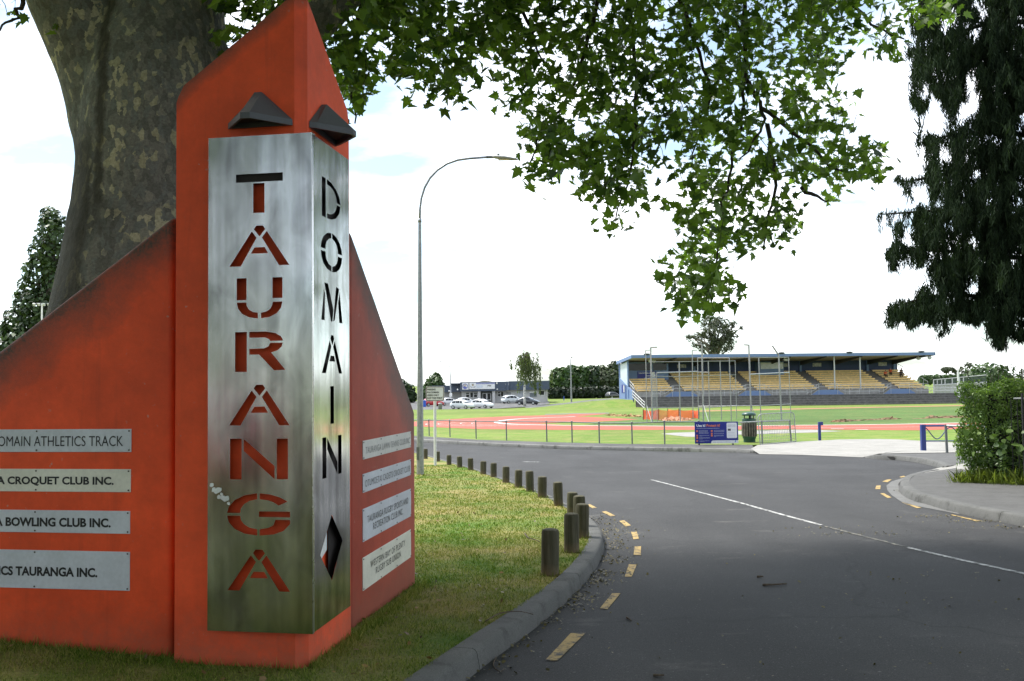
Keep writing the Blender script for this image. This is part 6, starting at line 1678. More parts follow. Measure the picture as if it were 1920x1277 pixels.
# hanging boughs seen against the sky
bark_bough = bark_mat('bough bark', (.03, .026, .02), (.07, .06, .045), 10, .3)
for pts in ([(1400, -80, 12), (1392, 40, 12), (1397, 130, 12.2), (1390, 220, 12.3), (1372, 310, 12.3), (1352, 400, 12.3), (1340, 490, 12.3), (1308, 560, 12.2)], [(1397, 150, 12.2), (1430, 210, 12.1), (1418, 262, 12), (1390, 300, 12)], [(1425, 200, 12.1), (1490, 250, 12.2), (1545, 300, 12.3), (1600, 335, 12.3)],
            [(1130, -60, 11.5), (1100, 70, 11.4), (1072, 165, 11.3), (1020, 240, 11.2), (985, 325, 11.2)], [(1170, -50, 11.6), (1185, 90, 11.7), (1195, 220, 11.7), (1182, 320, 11.6), (1150, 412, 11.5)], [(830, -50, 10.6), (790, 50, 10.5), (735, 115, 10.4)],
            [(1560, -60, 12.8), (1620, 30, 12.9), (1690, 75, 12.9)], [(950, -40, 11), (985, 40, 11), (1018, 118, 11)], [(1250, -50, 12), (1300, 70, 12), (1330, 180, 12.1), (1290, 300, 12.1)], [(1440, 235, 12.1), (1455, 330, 12.2), (1440, 400, 12.2), (1430, 470, 12.2)],
            [(700, -50, 10.2), (665, 60, 10.2), (655, 160, 10.2), (670, 235, 10.2)], [(30, -60, 9), (42, 5, 9), (28, 34, 9), (0, 52, 9)], [(1500, 355, 12.3), (1530, 368, 12.3), (1556, 378, 12.3)]):
    P_ = resample([at(x, y, d) for x, y, d in pts], 4)
    BO = MB(); BO.tube([p + Vector((rl.uniform(-.03, .03), rl.uniform(-.05, .05), rl.uniform(-.02, .02))) for p in P_], [.027 * (1 - .85 * i / len(P_)) + .003 for i in range(len(P_))], 6); BO.build('bough', bark_bough, plane)
M_TB = bark_mat('twig bark', (.03, .026, .02), (.07, .06, .045), 10, .3)
TW.build('twigs', M_TB, plane)['kind'] = 'stuff'
# the crown overhead, out of the picture, which shades the foreground
def crown_over(n, boxes, smin, smax, r):
    out = []
    tot = sum(b[6] for b in boxes)
    for x0, x1, y0, y1, z0, z1, w in boxes:
        m_ = int(n * w / tot * 1.0)
        k = 0
        while k < m_:
            c = Vector((r.uniform(x0, x1), r.uniform(y0, y1), r.uniform(z0, z1)))
            ex = ((c.x - (x0 + x1) / 2) / (x1 - x0) * 2) ** 2 + ((c.y - (y0 + y1) / 2) / (y1 - y0) * 2) ** 2
            if ex > 1.0: k += .05; continue
            for q in range(7):
                p = c + Vector((r.gauss(0, .4), r.gauss(0, .4), r.gauss(0, .25)))
                s = proj(p)
                if s and -60 < s[0] < 1980 and s[1] > -70: continue
                out.append(tuple(p)); k += 1
    return np.array(out)
OV = crown_over(24000, [(-15, 9, -10, 15, 6.5, 12.5, 1.0)], .2, .36, rl)
tv2, tf2 = leafT(False)
Mo = rot_mats(len(OV), rng.uniform(.24, .40, len(OV)), up=np.tile([0., 0, 1.0], (len(OV), 1)), tilt=.6)
scatter_mesh('crown', tv2, tf2, OV, Mo, M_PLEAF, plane)
LB = MB()
for a_, b_, r_ in (((-2.2, 10.2, 6.5), (2.5, 3.0, 9.5), .16), ((-3.6, 9.6, 6.5), (-8, 4, 10), .17), ((-3.2, 9.8, 7), (-2, 0, 10.5), .15), ((-1.5, 10.4, 6.6), (5.5, 10.5, 9.2), .14), ((-3.0, 9.8, 7.5), (-3, 14, 11.5), .14)):
    a_, b_ = Vector(a_), Vector(b_); LB.tube([a_, a_.lerp(b_, .5) + Z * .5, b_], [r_, r_ * .7, r_ * .25], 8)
LB.build('limb', plane_bark() if False else tr.data.materials[0], plane, smooth=True)

# ---- generic trees
def scatter_crown(name, blobs, n, smin, smax, m, parent, seed=0, shell=.5, tmpl=None, flat=.0, droop=0.0, hole=0.0):
    r = np.random.default_rng(seed)
    vol = np.array([b[1][0] * b[1][1] * b[1][2] for b in blobs]); vol = vol ** .7; vol /= vol.sum()
    idx = r.choice(len(blobs), n, p=vol)
    C_ = np.array([tuple(b[0]) for b in blobs])[idx]; Rr = np.array([tuple(b[1]) for b in blobs])[idx]
    d = r.normal(size=(n, 3)); d /= np.linalg.norm(d, axis=1, keepdims=True)
    q = shell + (1.06 - shell) * r.random(n) ** .7
    P_ = C_ + d * Rr * q[:, None]
    if hole:
        keep = np.array([noise.noise(Vector(p) * hole) > -.14 for p in P_]); P_, d = P_[keep], d[keep]
    n = len(P_)
    up = d * (1 - flat) + np.array([0, 0, .35 + flat])
    Mx = rot_mats(n, r.uniform(smin, smax, n), up=up, tilt=.5, r=r)
    tv = tmpl or [(-.5, 0, 0), (-.1, -.32, .06), (.5, 0, -.04), (.1, .34, .05)]
    return scatter_mesh(name, tv, [tuple(range(len(tv)))], P_, Mx, m, parent)
def px_blob(x, y, rx, ry, Y, dz=0.0, depth=None):
    c = at(x, y, Y + dz); k = Y / FPX
    return (c, (rx * k, (depth or (rx + ry) / 2) * k, ry * k))
def tree(name, lab, Y, base_px, blobs, n, smin, smax, m, bark, trunk_w, limbs=(), group=None, seed=0, **k):
    b = at(base_px[0], base_px[1], Y)
    t = thing(name, lab, 'tree', b, 0, group)
    mb = MB(); ctr = at(blobs[0][0], blobs[0][1], Y); w = rad(trunk_w / 2, Y)
    mid = b.lerp(ctr, .5) + Vector((w * .6, 0, 0))
    mb.tube([b - Z * .3, b.lerp(mid, .3), mid, ctr], [w * 1.25, w, w * .8, w * .4], 8)
    for i, q in enumerate(blobs[1:]):
        e = at(q[0], q[1], Y + (q[4] if len(q) > 4 else 0)); s_ = b.lerp(ctr, .45 + .4 * (i % 3) / 3)
        mb.tube([s_, s_.lerp(e, .5) + Z * w * .5, e], [w * .5, w * .35, w * .12], 6)
    mb.build('trunk', bark, t, smooth=True)
    scatter_crown('crown', [px_blob(q[0], q[1], q[2], q[3], Y, q[4] if len(q) > 4 else 0) for q in blobs], n, smin, smax, m, t, seed, **k)
    return t
BARK = bark_mat('grey brown bark', (.05, .042, .033), (.13, .11, .09), 3)
M_MID = leaf_mat('mid green leaves', (.018, .045, .012), (.065, .115, .028), .2); M_DKG = leaf_mat('dark green leaves', (.010, .026, .010), (.035, .065, .018), .15)
M_OLV = leaf_mat('grey green leaves', (.035, .05, .025), (.10, .125, .06), .2); M_EUC = leaf_mat('gum leaves', (.028, .040, .020), (.085, .10, .05), .2)
M_CON = leaf_mat('conical conifer sprays', (.012, .030, .010), (.055, .095, .022), .15)
# conical conifer on the left
tree('conifer', 'tall conical dark green conifer left of the plane trunk', 66, (70, 760), [(100, 440, 30, 38), (98, 412, 22, 20), (112, 470, 34, 40), (78, 470, 22, 30), (80, 510, 34, 34), (118, 530, 36, 50), (58, 540, 24, 28), (64, 575, 36, 34), (95, 590, 50, 44), (36, 600, 28, 28), (30, 640, 40, 34), (75, 640, 60, 46), (10, 655, 30, 26), (120, 620, 40, 60), (0, 700, 70, 50), (80, 710, 90, 50), (-30, 690, 40, 40), (45, 560, 20, 18), (20, 618, 20, 16), (66, 492, 16, 16), (92, 400, 14, 12)],
     9000, .22, .5, M_CON, BARK, 22, seed=3, shell=.72)
# far trees
tree('tree', 'small round dark tree just left of the street lamp pole', 215, (762, 757), [(762, 735, 16, 18), (752, 728, 14, 16), (768, 745, 14, 12)], 1500, .5, 1.1, M_DKG, BARK, 5, seed=11)
tree('tree', 'bright green bushy tree behind the parking sign', 215, (815, 756), [(815, 722, 17, 20), (808, 735, 18, 20), (826, 733, 14, 18), (800, 740, 12, 16), (818, 708, 10, 9), (815, 746, 20, 8)], 2400, .5, 1.1, M_MID, BARK, 6, seed=12)
for i, (lab, bl, m_, n_) in enumerate([
    ('dark bushy tree beside the clubhouse end wall', [(1048, 715, 18, 24), (1040, 728, 14, 20), (1056, 702, 13, 13), (1050, 736, 22, 14)], M_MID, 2600),
    ('tallest dark green tree behind the lamp post', [(1080, 708, 22, 20), (1072, 697, 13, 12), (1092, 698, 13, 12), (1080, 730, 26, 20)], M_MID, 2800),
    ('dark green tree between the lamp post and the grey-green tree', [(1108, 708, 16, 20), (1112, 695, 12, 10), (1108, 730, 20, 18)], M_DKG, 2200),
    ('loose grey-green tree left of the grandstand', [(1132, 712, 22, 22), (1128, 698, 14, 13), (1146, 705, 12, 14), (1130, 730, 22, 14)], M_OLV, 2400),
    ('dark tree touching the grandstand corner', [(1158, 715, 14, 26), (1152, 690, 12, 12), (1162, 735, 12, 14)], M_DKG, 1800)]):
    tree('tree', lab, 262 + 6 * i, (bl[0][0], 748), bl, n_, .6, 1.5, m_, BARK, 5, group='trees between the clubhouse and the grandstand', seed=20 + i)
# clipped dark hedge in front of them
mb = MB(); a_, b_, c2_, d2_ = at(1028, 749.5, 252), at(1162, 746.5, 252), at(1162, 722, 252), at(1028, 724, 252)
t = thing('hedge', 'long dark clipped hedge under the trees by the grandstand', 'hedge', a_)
scatter_crown('foliage', [px_blob(1034 + 11 * k, 738 - .25 * k, 8, 11 - .0 * k, 252) for k in range(12)], 4200, .6, 1.2, leaf_mat('hedge leaves', (.006, .014, .006), (.018, .034, .010), .1), t, 31, shell=.6)
# gum tree behind the grandstand
gb_ = at(1336, 735, 215)
tree('gum_tree', 'big loose gum tree rising behind the grandstand roof', 215, (1336, 745), [(1340, 618, 28, 24), (1330, 602, 18, 14), (1352, 606, 18, 14), (1366, 618, 18, 16), (1318, 630, 18, 14), (1300, 634, 14, 9), (1292, 631, 8, 5), (1308, 645, 12, 9), (1376, 608, 10, 8), (1388, 616, 7, 7), (1358, 640, 20, 18), (1345, 650, 20, 14), (1325, 655, 16, 10), (1366, 652, 10, 10), (1334, 635, 16, 16), (1372, 632, 12, 12)],
     7500, .28, .62, M_EUC, bark_mat('gum bark', (.12, .10, .08), (.25, .22, .18), 3), 11, seed=41, shell=.35, hole=.7)
# birch in the car park
Y = 168
tb2 = at(984, 761.5, Y)
birch = thing('birch_tree', 'weeping birch with white trunk in front of the clubhouse', 'tree', tb2)
mb = MB(); mb.tube([tb2 - Z * .3, at(983.5, 740, Y), at(984, 715, Y), at(986, 690, Y), at(988, 664, Y)], [.28, .2, .17, .11, .04], 10)
bm_, nt, out = nodes('birch bark'); co = obj_co(nt); princ(nt, out, ramp(nt, tnoise(nt, scaled(nt, co, (2, 2, 5)), 1.0, 5, .7), [(.38, (.06, .06, .055)), (.5, (.62, .61, .57))]), .7)
mb.build('trunk', bm_, birch, smooth=True)
BR = MB(); rb_ = random.Random(5); PL = []; PU = []; PS = []
for k in range(64):
    x0 = rb_.gauss(987, 13); top_ = 655 + abs(x0 - 987) * .9 * rb_.random() + rb_.uniform(0, 30)
    ln = rb_.uniform(22, 60) * (1.0 if rb_.random() > .3 else .5)
    bot = min(top_ + ln, 742 if x0 > 995 else 738)
    if 972 < x0 < 992: bot = min(bot, 722)
    yy_ = Y + rb_.uniform(-2.2, 2.2)
    s_ = at(986, max(top_ - 4, 668), Y); e_ = at(x0, top_, yy_); f_ = at(x0 + rb_.uniform(-2, 2), bot, yy_)
    BR.tube([s_, s_.lerp(e_, .6) + Z * .3, e_, f_], [.04, .03, .02, .01], 4, cap=False)
    m_ = max(0, int((bot - top_) * 1.5))
    for q in range(m_):
        p = e_.lerp(f_, rb_.random()) + Vector((rb_.gauss(0, .14), rb_.gauss(0, .14), 0)); PL.append(tuple(p))
BR.build('branch', bark_mat('birch twig', (.04, .03, .025), (.09, .07, .05), 6, .2), birch)
PL = np.array(PL)
scatter_mesh('foliage', [(0, 0, .5), (.2, .05, 0), (0, 0, -.6), (-.2, .05, 0)], [(0, 1, 2, 3)], PL, rot_mats(len(PL), rng.uniform(.25, .5, len(PL)), up=np.tile([0., 0, 1.], (len(PL), 1)), tilt=.25), leaf_mat('birch leaves', (.035, .055, .018), (.12, .15, .05), .3), birch)
# far right trees and the low hedge line
t = thing('hedge', 'low green hedge line beyond the grey mesh fence', 'hedge', at(1790, 735, 260))
scatter_crown('foliage', [px_blob(1732 + 13 * k, 712 - .25 * k, 10, 9, 260) for k in range(13)], 3000, .6, 1.3, M_MID, t, 51, shell=.6)
tree('tree', 'small flat-topped tree standing above the far right hedge', 300, (1782, 735), [(1778, 694, 12, 6), (1786, 697, 9, 5), (1770, 693, 6, 4)], 600, .6, 1.2, M_EUC, BARK, 3, seed=52, hole=.5)
tree('tree', 'thin sparse tree beside the goal post tip', 300, (1812, 735), [(1805, 697, 8, 10), (1815, 685, 8, 6), (1808, 706, 10, 8)], 420, .5, 1.1, M_EUC, BARK, 3, seed=53, hole=.5)
for i in range(16):                                                      # a far belt of trees that closes the horizon left and right
    x = -420 + 75 * i if i < 14 else 1850 + 130 * (i - 14)
    if 690 < x < 1700: x += 1200
    y_ = 702 + 8 * math.sin(i * 2.1)
    tree('tree', ['rounded green tree in the far tree belt behind the sign', 'dark bushy tree in the far tree belt behind the sign'][i % 2] + (', right of the grandstand' if x > 1700 else ''), 300, (x, 738), [(x, y_ + 8, 40, 22), (x - 22, y_ + 16, 26, 18), (x + 24, y_ + 14, 26, 18)], 800, 1.0, 2.0, [M_MID, M_DKG][i % 2], BARK, 6, group='far belt of trees', seed=60 + i)

# ---- weeping conifer hanging in from the right
CM = [(1712, 40), (1700, 108), (1714, 130), (1712, 214), (1738, 216), (1745, 175), (1765, 190), (1775, 210), (1790, 222), (1805, 190), (1818, 225), (1790, 245), (1735, 258), (1716, 268), (1718, 285), (1738, 282), (1740, 345), (1752, 385), (1735, 375), (1712, 352), (1690, 338), (1676, 340), (1700, 362), (1706, 402), (1660, 396), (1645, 402), (1676, 412), (1680, 450), (1666, 480), (1676, 515), (1690, 500), (1704, 480), (1712, 520), (1690, 545), (1672, 565), (1664, 600), (1672, 622), (1690, 600), (1705, 618), (1720, 622), (1738, 600), (1752, 612), (1770, 648), (1778, 612), (1800, 605), (1830, 612), (1850, 600), (1862, 640), (1880, 662), (1890, 630), (1905, 640), (1960, 650), (2080, 650), (2080, -60), (1740, -60)]
Y = 21.5
cb_ = at(2060, 900, Y + 1.5); cb_.z = g(cb_.y) + H2
wc = thing('weeping_conifer', 'dark weeping conifer hanging into the picture from the right edge', 'tree', cb_)
mb = MB(); mb.tube([cb_ - Z * .3, at(2050, 600, Y + 1.5), at(2045, 200, Y + 1.5), at(2045, -300, Y + 1.5)], [.42, .34, .24, .12], 12); mb.build('trunk', BARK, wc, smooth=True)
BRC = MB(); PL = []; PA = []; rc_ = random.Random(33); k = 0
n_s = 0; tries = 0
while n_s < 4700 and tries < 90000:
    tries += 1
    x, y = rc_.uniform(1645, 2080), rc_.uniform(-55, 660)
    if not inside(CM, x, y): continue
    if noise.noise(Vector((x / 42, y / 30, 5.0))) < (-.12 if x > 1795 else .04): continue
    d = Y + rc_.gauss(0, 1.1) + (0 if x < 1800 else .4)
    p0 = at(x, y - 8, d); ln = rc_.uniform(.18, .70)
    while ln > .1 and not inside(CM, x, y + ln / d * FPX * .8): ln *= .7
    n_s += 1
    m_ = int(9 + ln * 70); sw = rc_.uniform(-.12, .04)
    for q in range(m_):
        f_ = rc_.random()
        PL.append((p0.x + sw * f_ + rc_.gauss(0, .035), p0.y + rc_.gauss(0, .05), p0.z - ln * f_)); PA.append((rc_.gauss(0, .35), rc_.gauss(0, .35), -1))
for pts in ([(2045, 60), (1900, 40), (1800, 60), (1716, 105)], [(2045, 140), (1880, 110), (1790, 118), (1716, 150)], [(2045, 280), (1900, 250), (1800, 252), (1722, 268)], [(2045, 330), (1880, 310), (1760, 330), (1690, 342)], [(2045, 420), (1880, 390), (1760, 395), (1650, 402)], [(2045, 500), (1880, 480), (1760, 470), (1680, 470)], [(2045, 590), (1880, 560), (1760, 555), (1675, 575)], [(2045, 540), (1930, 540), (1850, 575)]):
    for q_ in resample([at(x, y, Y + 1.2 * (x - 1650) / 400) for x, y in pts], 30)[25:]:
        for z_ in range(1 if rc_.random() < .6 else 0):
            ln = rc_.uniform(.03, .24) + .4 * rc_.random() ** 3; ox, oy = rc_.gauss(0, .05), rc_.gauss(0, .07)
            for q in range(int(4 + ln * 40)):
                PL.append((q_.x + ox + rc_.gauss(0, .03), q_.y + oy + rc_.gauss(0, .04), q_.z + .04 - ln * rc_.random())); PA.append((rc_.gauss(0, .35), rc_.gauss(0, .35), -1))
    BRC.tube(resample([at(x, y, Y + 1.2 * (x - 1650) / 400) for x, y in pts], 4), [.07 * (1 - i / 13) + .008 for i in range(13)], 6)
BRC.build('branches', bark_mat('conifer branch', (.02, .016, .013), (.05, .04, .03), 8, .3), wc)
PL = np.array(PL); PA = np.array(PA)
scatter_mesh('foliage', [(-.055, 0, -.5), (.055, 0, -.5), (.05, .02, .30), (0, 0, .7), (-.05, .02, .30)], [(0, 1, 2, 3, 4)], PL, rot_mats(len(PL), rng.uniform(.10, .21, len(PL)), up=PA, tilt=.2), leaf_mat('weeping sprays', (.007, .013, .008), (.030, .048, .024), .15, .8, spec=.05), wc)

# ---- hedge on the right with iron fence and long grass at its foot
def hedge_pt(s, d, h):          # along the path, into the hedge, up
    a_ = gpt(1818, 905, H2); dirv = Vector((.69, -.73, 0)); inw = Vector((.73, .69, 0))
    p = a_ + dirv * s + inw * d; p.z = g(p.y) + H2 + h; return p
hg = thing('hedge', 'tall shaggy green hedge at the right edge beside the footpath', 'hedge', hedge_pt(0, 0, 0))
r = np.random.default_rng(77); pts = []; ups = []
while len(pts) < 44000:
    s, d, h = r.uniform(-.5, 4.2), r.uniform(-.25, 2.3), r.uniform(.02, 2.25)
    edge = .22 * noise.noise(Vector((s * 1.8, h * 1.8, 3))) + .12 * noise.noise(Vector((s * 5, h * 5, d * 5)))
    hollow = .30 * math.exp(-((s - 1.45) ** 2 / .9 + (h - 1.0) ** 2 / .5))
    top = 2.02 + .10 * noise.noise(Vector((s * 2.2, d * 2.2, 9))) + .15 * (s > 1.6)
    fr = d - (.12 + edge + hollow) - .14 * max(0, h - 1.5) ; le = s - (-.28 + edge * .8 + .10 * abs(h - 1.1)); tp = top + edge - h
    m_ = min(fr, le, tp)
    if m_ < 0 or m_ > .16: continue
    pts.append(tuple(hedge_pt(s, d, h))); ups.append((-.73 * (m_ == fr) - .69 * (m_ == le), -.69 * (m_ == fr) + .73 * (m_ == le), .35 + 1.0 * (m_ == tp)))
pts = np.array(pts); ups = np.array(ups)
scatter_mesh('foliage', [(0, -.5, 0), (.24, -.1, .05), (.16, .25, .03), (0, .5, -.06), (-.16, .25, .03), (-.24, -.1, .05)], [(0, 1, 2, 3, 4, 5)], pts, rot_mats(len(pts), r.uniform(.035, .078, len(pts)), up=ups, tilt=.6, r=r), leaf_mat('hedge leaf', (.035, .075, .016), (.17, .26, .055), .4, .4), hg)
mb = MB(); ins = [hedge_pt(s, .75, 0) for s in (.1, 4.2)]
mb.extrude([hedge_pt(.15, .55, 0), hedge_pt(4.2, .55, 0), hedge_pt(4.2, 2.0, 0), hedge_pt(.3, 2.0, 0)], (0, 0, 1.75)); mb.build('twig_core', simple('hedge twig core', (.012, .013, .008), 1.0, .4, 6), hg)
for q in range(26):                                                      # shoots above the clipped top
    s, d = random.uniform(0, 2.6), random.uniform(.2, 1.2)
mb = MB(); SP_ = []
for q in range(60):
    s, d = random.gauss(.9, .5), random.uniform(.2, 1.3); p = hedge_pt(s, d, 1.95); hh = random.uniform(.12, .38)
    mb.tube([p, p + Vector((random.uniform(-.05, .05), 0, hh))], .004, 4)
    for k in range(int(hh * 40)): SP_.append(tuple(p + Vector((random.gauss(0, .03), random.gauss(0, .03), random.uniform(0, hh)))))
mb.build('shoots', BARK, hg)['kind'] = 'stuff'
SP_ = np.array(SP_); SHO = scatter_mesh('shoot_leaves', [(0, -.5, 0), (.2, 0, .05), (0, .5, -.05), (-.2, 0, .05)], [(0, 1, 2, 3)], SP_, rot_mats(len(SP_), rng.uniform(.05, .09, len(SP_))), M_MID, hg)
BV = []                                                                  # broad pale leaves of a climber low on the right
for q in range(70):
    s, h = random.gauss(2.05, .35), random.gauss(.75, .3); BV.append(tuple(hedge_pt(s, -.08 + .1 * random.random(), max(h, .1))))
for q in range(28):
    s, h = random.gauss(.75, .3), random.gauss(.8, .18); BV.append(tuple(hedge_pt(s, .0 + .1 * random.random(), max(h, .1))))
BV = np.array(BV)
scatter_mesh('climber_leaves', tv2, tf2, BV, rot_mats(len(BV), rng.uniform(.08, .16, len(BV)), up=np.tile([-.6, -.7, .5], (len(BV), 1)), tilt=.5), leaf_mat('climber leaf', (.06, .11, .03), (.16, .24, .05), .3), hg)
ft = thing('iron_fence', 'rusty black iron bar fence half swallowed by the right hedge', 'fence', hedge_pt(1.3, .1, 0))
M_IRON = simple('rusty black iron', (.03, .028, .027), .7, .3, 20)
for k in range(16):
    s = .75 + k * .11
    mb = MB(); mb.tube([hedge_pt(s, .16, .05), hedge_pt(s, .16, 1.62)], .008, 5); mb.build('bar', M_IRON, ft)
for s in (1.0, 2.05, 3.2):
    mb = MB(); mb.tube([hedge_pt(s, .02, .0), hedge_pt(s, .02, 1.72)], .02, 8); mb.build('post', M_IRON, ft)
mb = MB(); mb.tube([hedge_pt(.85, .03, 1.62), hedge_pt(4.2, .03, 1.62)], .02, 8); mb.build('rail', M_GALVD, ft)
# tall grass at the hedge foot
n_ = 4500; S = r.uniform(-.30, 4.0, n_); D = r.normal(.06, .15, n_)
P_ = np.array([tuple(hedge_pt(a_, b_ + .05, 0)) for a_, b_ in zip(S, D)])
hh = r.uniform(.08, .42, n_) * r.uniform(.35, 1.0, n_) ** 1.5 * np.where(S < 1.6, 1.0, .75)
up = np.stack([r.normal(-.25, .45, n_), r.normal(-.25, .45, n_), np.ones(n_)], -1)
Mg = rot_mats(n_, hh, up=up, tilt=.1, r=r)
o = scatter_mesh('long_grass', [(-.014, 0, 0), (.014, 0, 0), (.012, .12, .6), (0, .34, 1.0), (-.012, .12, .6)], [(0, 1, 2, 3, 4)], P_, Mg, leaf_mat('long grass', (.07, .11, .018), (.24, .29, .06), .35, tcol=(1.3, 1.4, .6))); o['kind'] = 'stuff'

# ---- short grass on the verge
def blade_mat():
    m, nt, out = nodes('grass blades')
    gi = nt.nodes.new('ShaderNodeNewGeometry'); co = gi.outputs['Position']
    big = tnoise(nt, co, 0.9, 6, 0.62)
    mask = ramp(nt, math_(nt, 'ADD', big, math_(nt, 'MULTIPLY_ADD', gi.outputs['Random Per Island'], .34, -.17)), [(.34, 0.0), (.80, 1.0)])
    c = mixc(nt, mask, (.095, .175, .022), (.32, .27, .10))
    c = mixc(nt, 1.0, c, ramp(nt, gi.outputs['Random Per Island'], [(0, .6), (1, 1.35)]), 'MULTIPLY')
    d = N(nt, 'ShaderNodeBsdfDiffuse', {'Color': c}); t = N(nt, 'ShaderNodeBsdfTranslucent', {'Color': mixc(nt, 1.0, c, (1.2, 1.4, .7), 'MULTIPLY')})
    mx_ = N(nt, 'ShaderNodeMixShader', {0: .3, 1: d.outputs[0], 2: t.outputs[0]}); nt.links.new(mx_.outputs[0], out.inputs[0]); return m
vpoly = [tuple(p) for p in offset(kpl, .12)] + [(-90, vin[-1].y), (-90, -9), (vin[0].x, -9)]
def in_poly_np(poly, x, y):
    c = np.zeros(len(x), bool); j = len(poly) - 1
    for i in range(len(poly)):
        xi, yi = poly[i]; xj, yj = poly[j]
        if yi != yj:
            c ^= ((yi > y) != (yj > y)) & (x < (xj - xi) * (y - yi) / (yj - yi) + xi)
        j = i
    return c
r = np.random.default_rng(5); PX = []; HH = []; WW = []
for x0, x1, y0, y1, dens, hm, wm in ((-4.6, .9, 4.2, 8.0, 5200, .030, .0045), (-2.6, 1.6, 8.0, 12, 2600, .032, .007), (-3.2, 1.8, 12, 18, 900, .034, .012), (-4, 2.2, 18, 28, 300, .036, .02)):
    n_ = int((x1 - x0) * (y1 - y0) * dens); x, y = r.uniform(x0, x1, n_), r.uniform(y0, y1, n_)
    k = in_poly_np(vpoly, x, y)
    cl_n = np.array([noise.noise(Vector((a_ * 5, b_ * 5, 0))) for a_, b_ in zip(x[k], y[k])])
    PX.append(np.stack([x[k], y[k]], -1)); HH.append(hm * r.uniform(.5, 1.4, k.sum()) * (1 + .7 * cl_n)); WW.append(np.full(k.sum(), wm))
PX = np.concatenate(PX); HH = np.concatenate(HH); WW = np.concatenate(WW)
# a longer fringe where the mower cannot reach: along the walls and round the posts
fr = []
for k in range(3400):
    if random.random() < .55: p = WL(random.uniform(-.1, 2.9), 0, offL * (1 if random.random() < .6 else 0) + abs(random.gauss(0, .05)))
    else: p = WR(random.uniform(0, rw_out + .05), 0, abs(random.gauss(0, .05)))
    fr.append((p.x, p.y))
for (bx, by), ty, w in BOL[:9]:
    b = gpt(bx, by, H1); rr_ = w * b.y / FPX / 2
    for k in range(70):
        a_ = random.uniform(0, 6.28); q = rr_ + abs(random.gauss(0, .03)); fr.append((b.x + q * math.cos(a_), b.y + q * math.sin(a_)))
fr = np.array(fr); PX = np.concatenate([PX, fr]); HH = np.concatenate([HH, r.uniform(.03, .085, len(fr))]); WW = np.concatenate([WW, np.full(len(fr), .006)])
n_ = len(PX)
PZ = np.array([verge_z(a_, b_) for a_, b_ in PX])
up = np.stack([r.normal(0, .55, n_), r.normal(0, .55, n_), np.ones(n_)], -1); up /= np.linalg.norm(up, axis=1, keepdims=True)
sd_ = np.cross(up, r.normal(size=(n_, 3))); sd_ /= np.linalg.norm(sd_, axis=1, keepdims=True)
P0 = np.concatenate([PX, PZ[:, None] - .004], 1)
V = np.stack([P0 - sd_ * WW[:, None] / 2, P0 + sd_ * WW[:, None] / 2, P0 + up * HH[:, None]], 1).reshape(-1, 3)
o = fast_mesh('grass', V, [np.arange(3 * n_).reshape(-1, 3)], blade_mat()); o['kind'] = 'stuff'

# ---- leaf litter: dry clippings in the gutter, chips and twigs on the road, leaves on the grass
r = np.random.default_rng(9); LP = []; LS = []
def litter(px, py, n_, sx, sy, s0, s1, dz=0.006):
    b = gpt(px, py, 0)
    for k in range(n_):
        x, y = b.x + r.normal(0, sx), b.y + r.normal(0, sy); LP.append((x, y, g(y) + dz + abs(r.normal(0, .004)))); LS.append(r.uniform(s0, s1))
for px_c, py_c, n_, sx, sy in [(905, 1240, 120, .12, .10), (945, 1205, 170, .10, .12), (1000, 1165, 200, .10, .12), (1040, 1140, 260, .13, .14), (1070, 1120, 320, .14, .14), (1100, 1090, 420, .16, .16), (1120, 1075, 300, .2, .12), (1135, 1050, 300, .16, .2), (1140, 1022, 340, .16, .3), (1142, 1000, 420, .22, .35), (1135, 985, 300, .25, .4), (1120, 972, 160, .2, .4), (880, 1262, 60, .1, .1),
                               (1600, 1001, 130, .5, .12), (1560, 991, 60, .4, .1), (1760, 1082, 50, .5, .2), (1850, 1130, 60, .7, .2), (1770, 968, 120, .35, .15), (1830, 978, 160, .35, .12), (1700, 922, 60, .1, .25), (1672, 862, 20, .2, .05), (1890, 990, 120, .3, .1)]:
    litter(px_c, py_c, n_, sx, sy, .012, .038)
for k in range(260):
    px_c, py_c = r.uniform(870, 1920), r.uniform(885, 1270)
    litter(px_c, py_c, 1, .01, .01, .010, .03)
LP = np.array(LP); LS = np.array(LS)
inv_ = ~in_poly_np(vpoly, LP[:, 0], LP[:, 1]); LP, LS = LP[inv_][::2], LS[inv_][::2]
lit = [(-.5, -.22, 0), (.1, -.3, .10), (.5, 0, .02), (.1, .3, .14), (-.4, .25, .03)]
o = scatter_mesh('leaf_litter', lit, [(0, 1, 2, 3, 4)], LP, rot_mats(len(LP), LS, up=np.tile([0., 0, 1.], (len(LP), 1)), tilt=.35, r=r), leaf_mat('dry litter', (.05, .042, .018), (.17, .14, .055), .1)); o['kind'] = 'stuff'
LP2 = []; LS2 = []
for k in range(620):
    x, y = r.uniform(-4.4, 1.4), r.uniform(4.4, 16) if k % 3 else r.uniform(4.4, 8)
    if inside(vpoly, x, y): LP2.append((x, y, verge_z(x, y) + .022)); LS2.append(r.uniform(.018, .05))
LP2 = np.array(LP2); LS2 = np.array(LS2)
o = scatter_mesh('leaf_litter', lit, [(0, 1, 2, 3, 4)], LP2, rot_mats(len(LP2), LS2, up=np.tile([0., 0, 1.], (len(LP2), 1)), tilt=.35, r=r), leaf_mat('fallen leaves', (.05, .03, .015), (.28, .17, .06), .1)); o['kind'] = 'stuff'
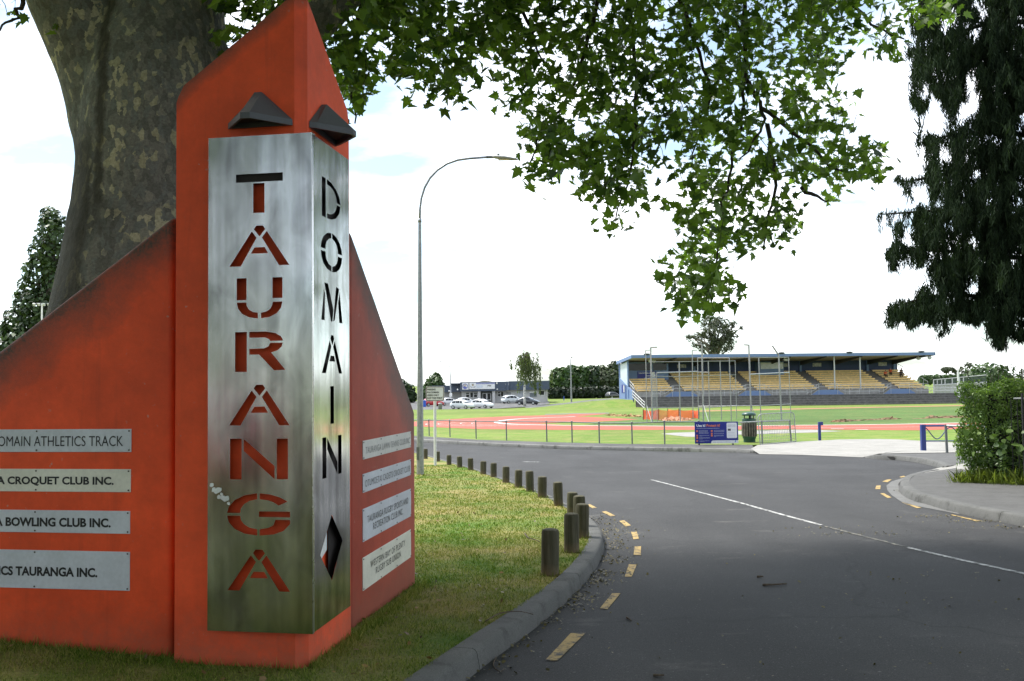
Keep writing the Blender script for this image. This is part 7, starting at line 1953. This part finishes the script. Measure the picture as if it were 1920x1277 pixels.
# fallen twigs, each lying on its own
def twig(pts, dz, lab, rad_=.006, onv=False):
    P_ = [gpt(x, y, H1 if onv else 0) for x, y in pts]
    for p in P_: p.z = (verge_z(p.x, p.y) if onv else g(p.y)) + dz
    P_ = resample(P_, 3); mb = MB(); mb.tube(P_, [rad_ * (1 - .6 * i / len(P_)) for i in range(len(P_))], 6)
    single('twig', mb, M_TWIG, lab, 'twig', base=P_[0], smooth=True)
M_TWIG = bark_mat('dead twig', (.05, .035, .025), (.14, .11, .08), 20, .3)
twig([(984, 1002), (990, 1010), (998, 1013), (1006, 1016), (1013, 1020)], .03, 'bent dead twig on the grass left of the nearest bollard', .008, True)
twig([(910, 1168), (935, 1155), (960, 1150), (980, 1151), (1000, 1157)], .03, 'long dead twig lying across the kerb top', .005, True)
twig([(930, 1236), (925, 1247), (928, 1256), (938, 1262), (945, 1258)], .01, 'pale forked twig in the gutter at the bottom of the picture', .005)
twig([(1430, 1099), (1450, 1098.5), (1475, 1097)], .012, 'straight brown stick lying in the middle of the road', .012)
twig([(1420, 1083.5), (1431, 1083)], .012, 'short dark stick on the road just above the longer one', .012)
twig([(1175, 1160), (1180, 1163), (1184, 1166)], .01, 'white chip of wood on the road near the yellow dashes', .008)
twig([(1225, 1269), (1245, 1269)], .01, 'reddish stick on the road at the bottom edge', .010)

# ================================================================== behind the camera: what the polished steel mirrors
make_car('hatch', P_RED, 'red hatchback parked behind the photographer, mirrored in the steel panel', Vector((-8.2, -3.4, .02)), R(60), 'cars mirrored in the steel')
for i, (x, y, h) in enumerate([(-22, -19, 12), (-15, -26, 13), (-7, -29, 12), (3, -31, 10), (13, -28, 11), (24, -22, 10), (-28, -12, 12), (-33, -4, 11), (-36, 5, 10)]):
    t = thing('tree', 'green roadside tree behind the photographer', 'tree', (x, y, 0), 0, 'trees behind the photographer')
    mb = MB(); mb.tube([(x, y, -.2), (x + .1, y, h * .3), (x, y + .2, h * .7)], [.3, .22, .1], 10); mb.build('trunk', BARK, t, smooth=True)
    bl = [(Vector((x + random.uniform(-2, 2), y + random.uniform(-2, 2), h * random.uniform(.22, .95))), (random.uniform(1.9, 2.9),) * 2 + (random.uniform(1.3, 2.2),)) for k in range(13)]
    scatter_crown('crown', bl, 3600, .35, .7, M_MID, t, 90 + i)
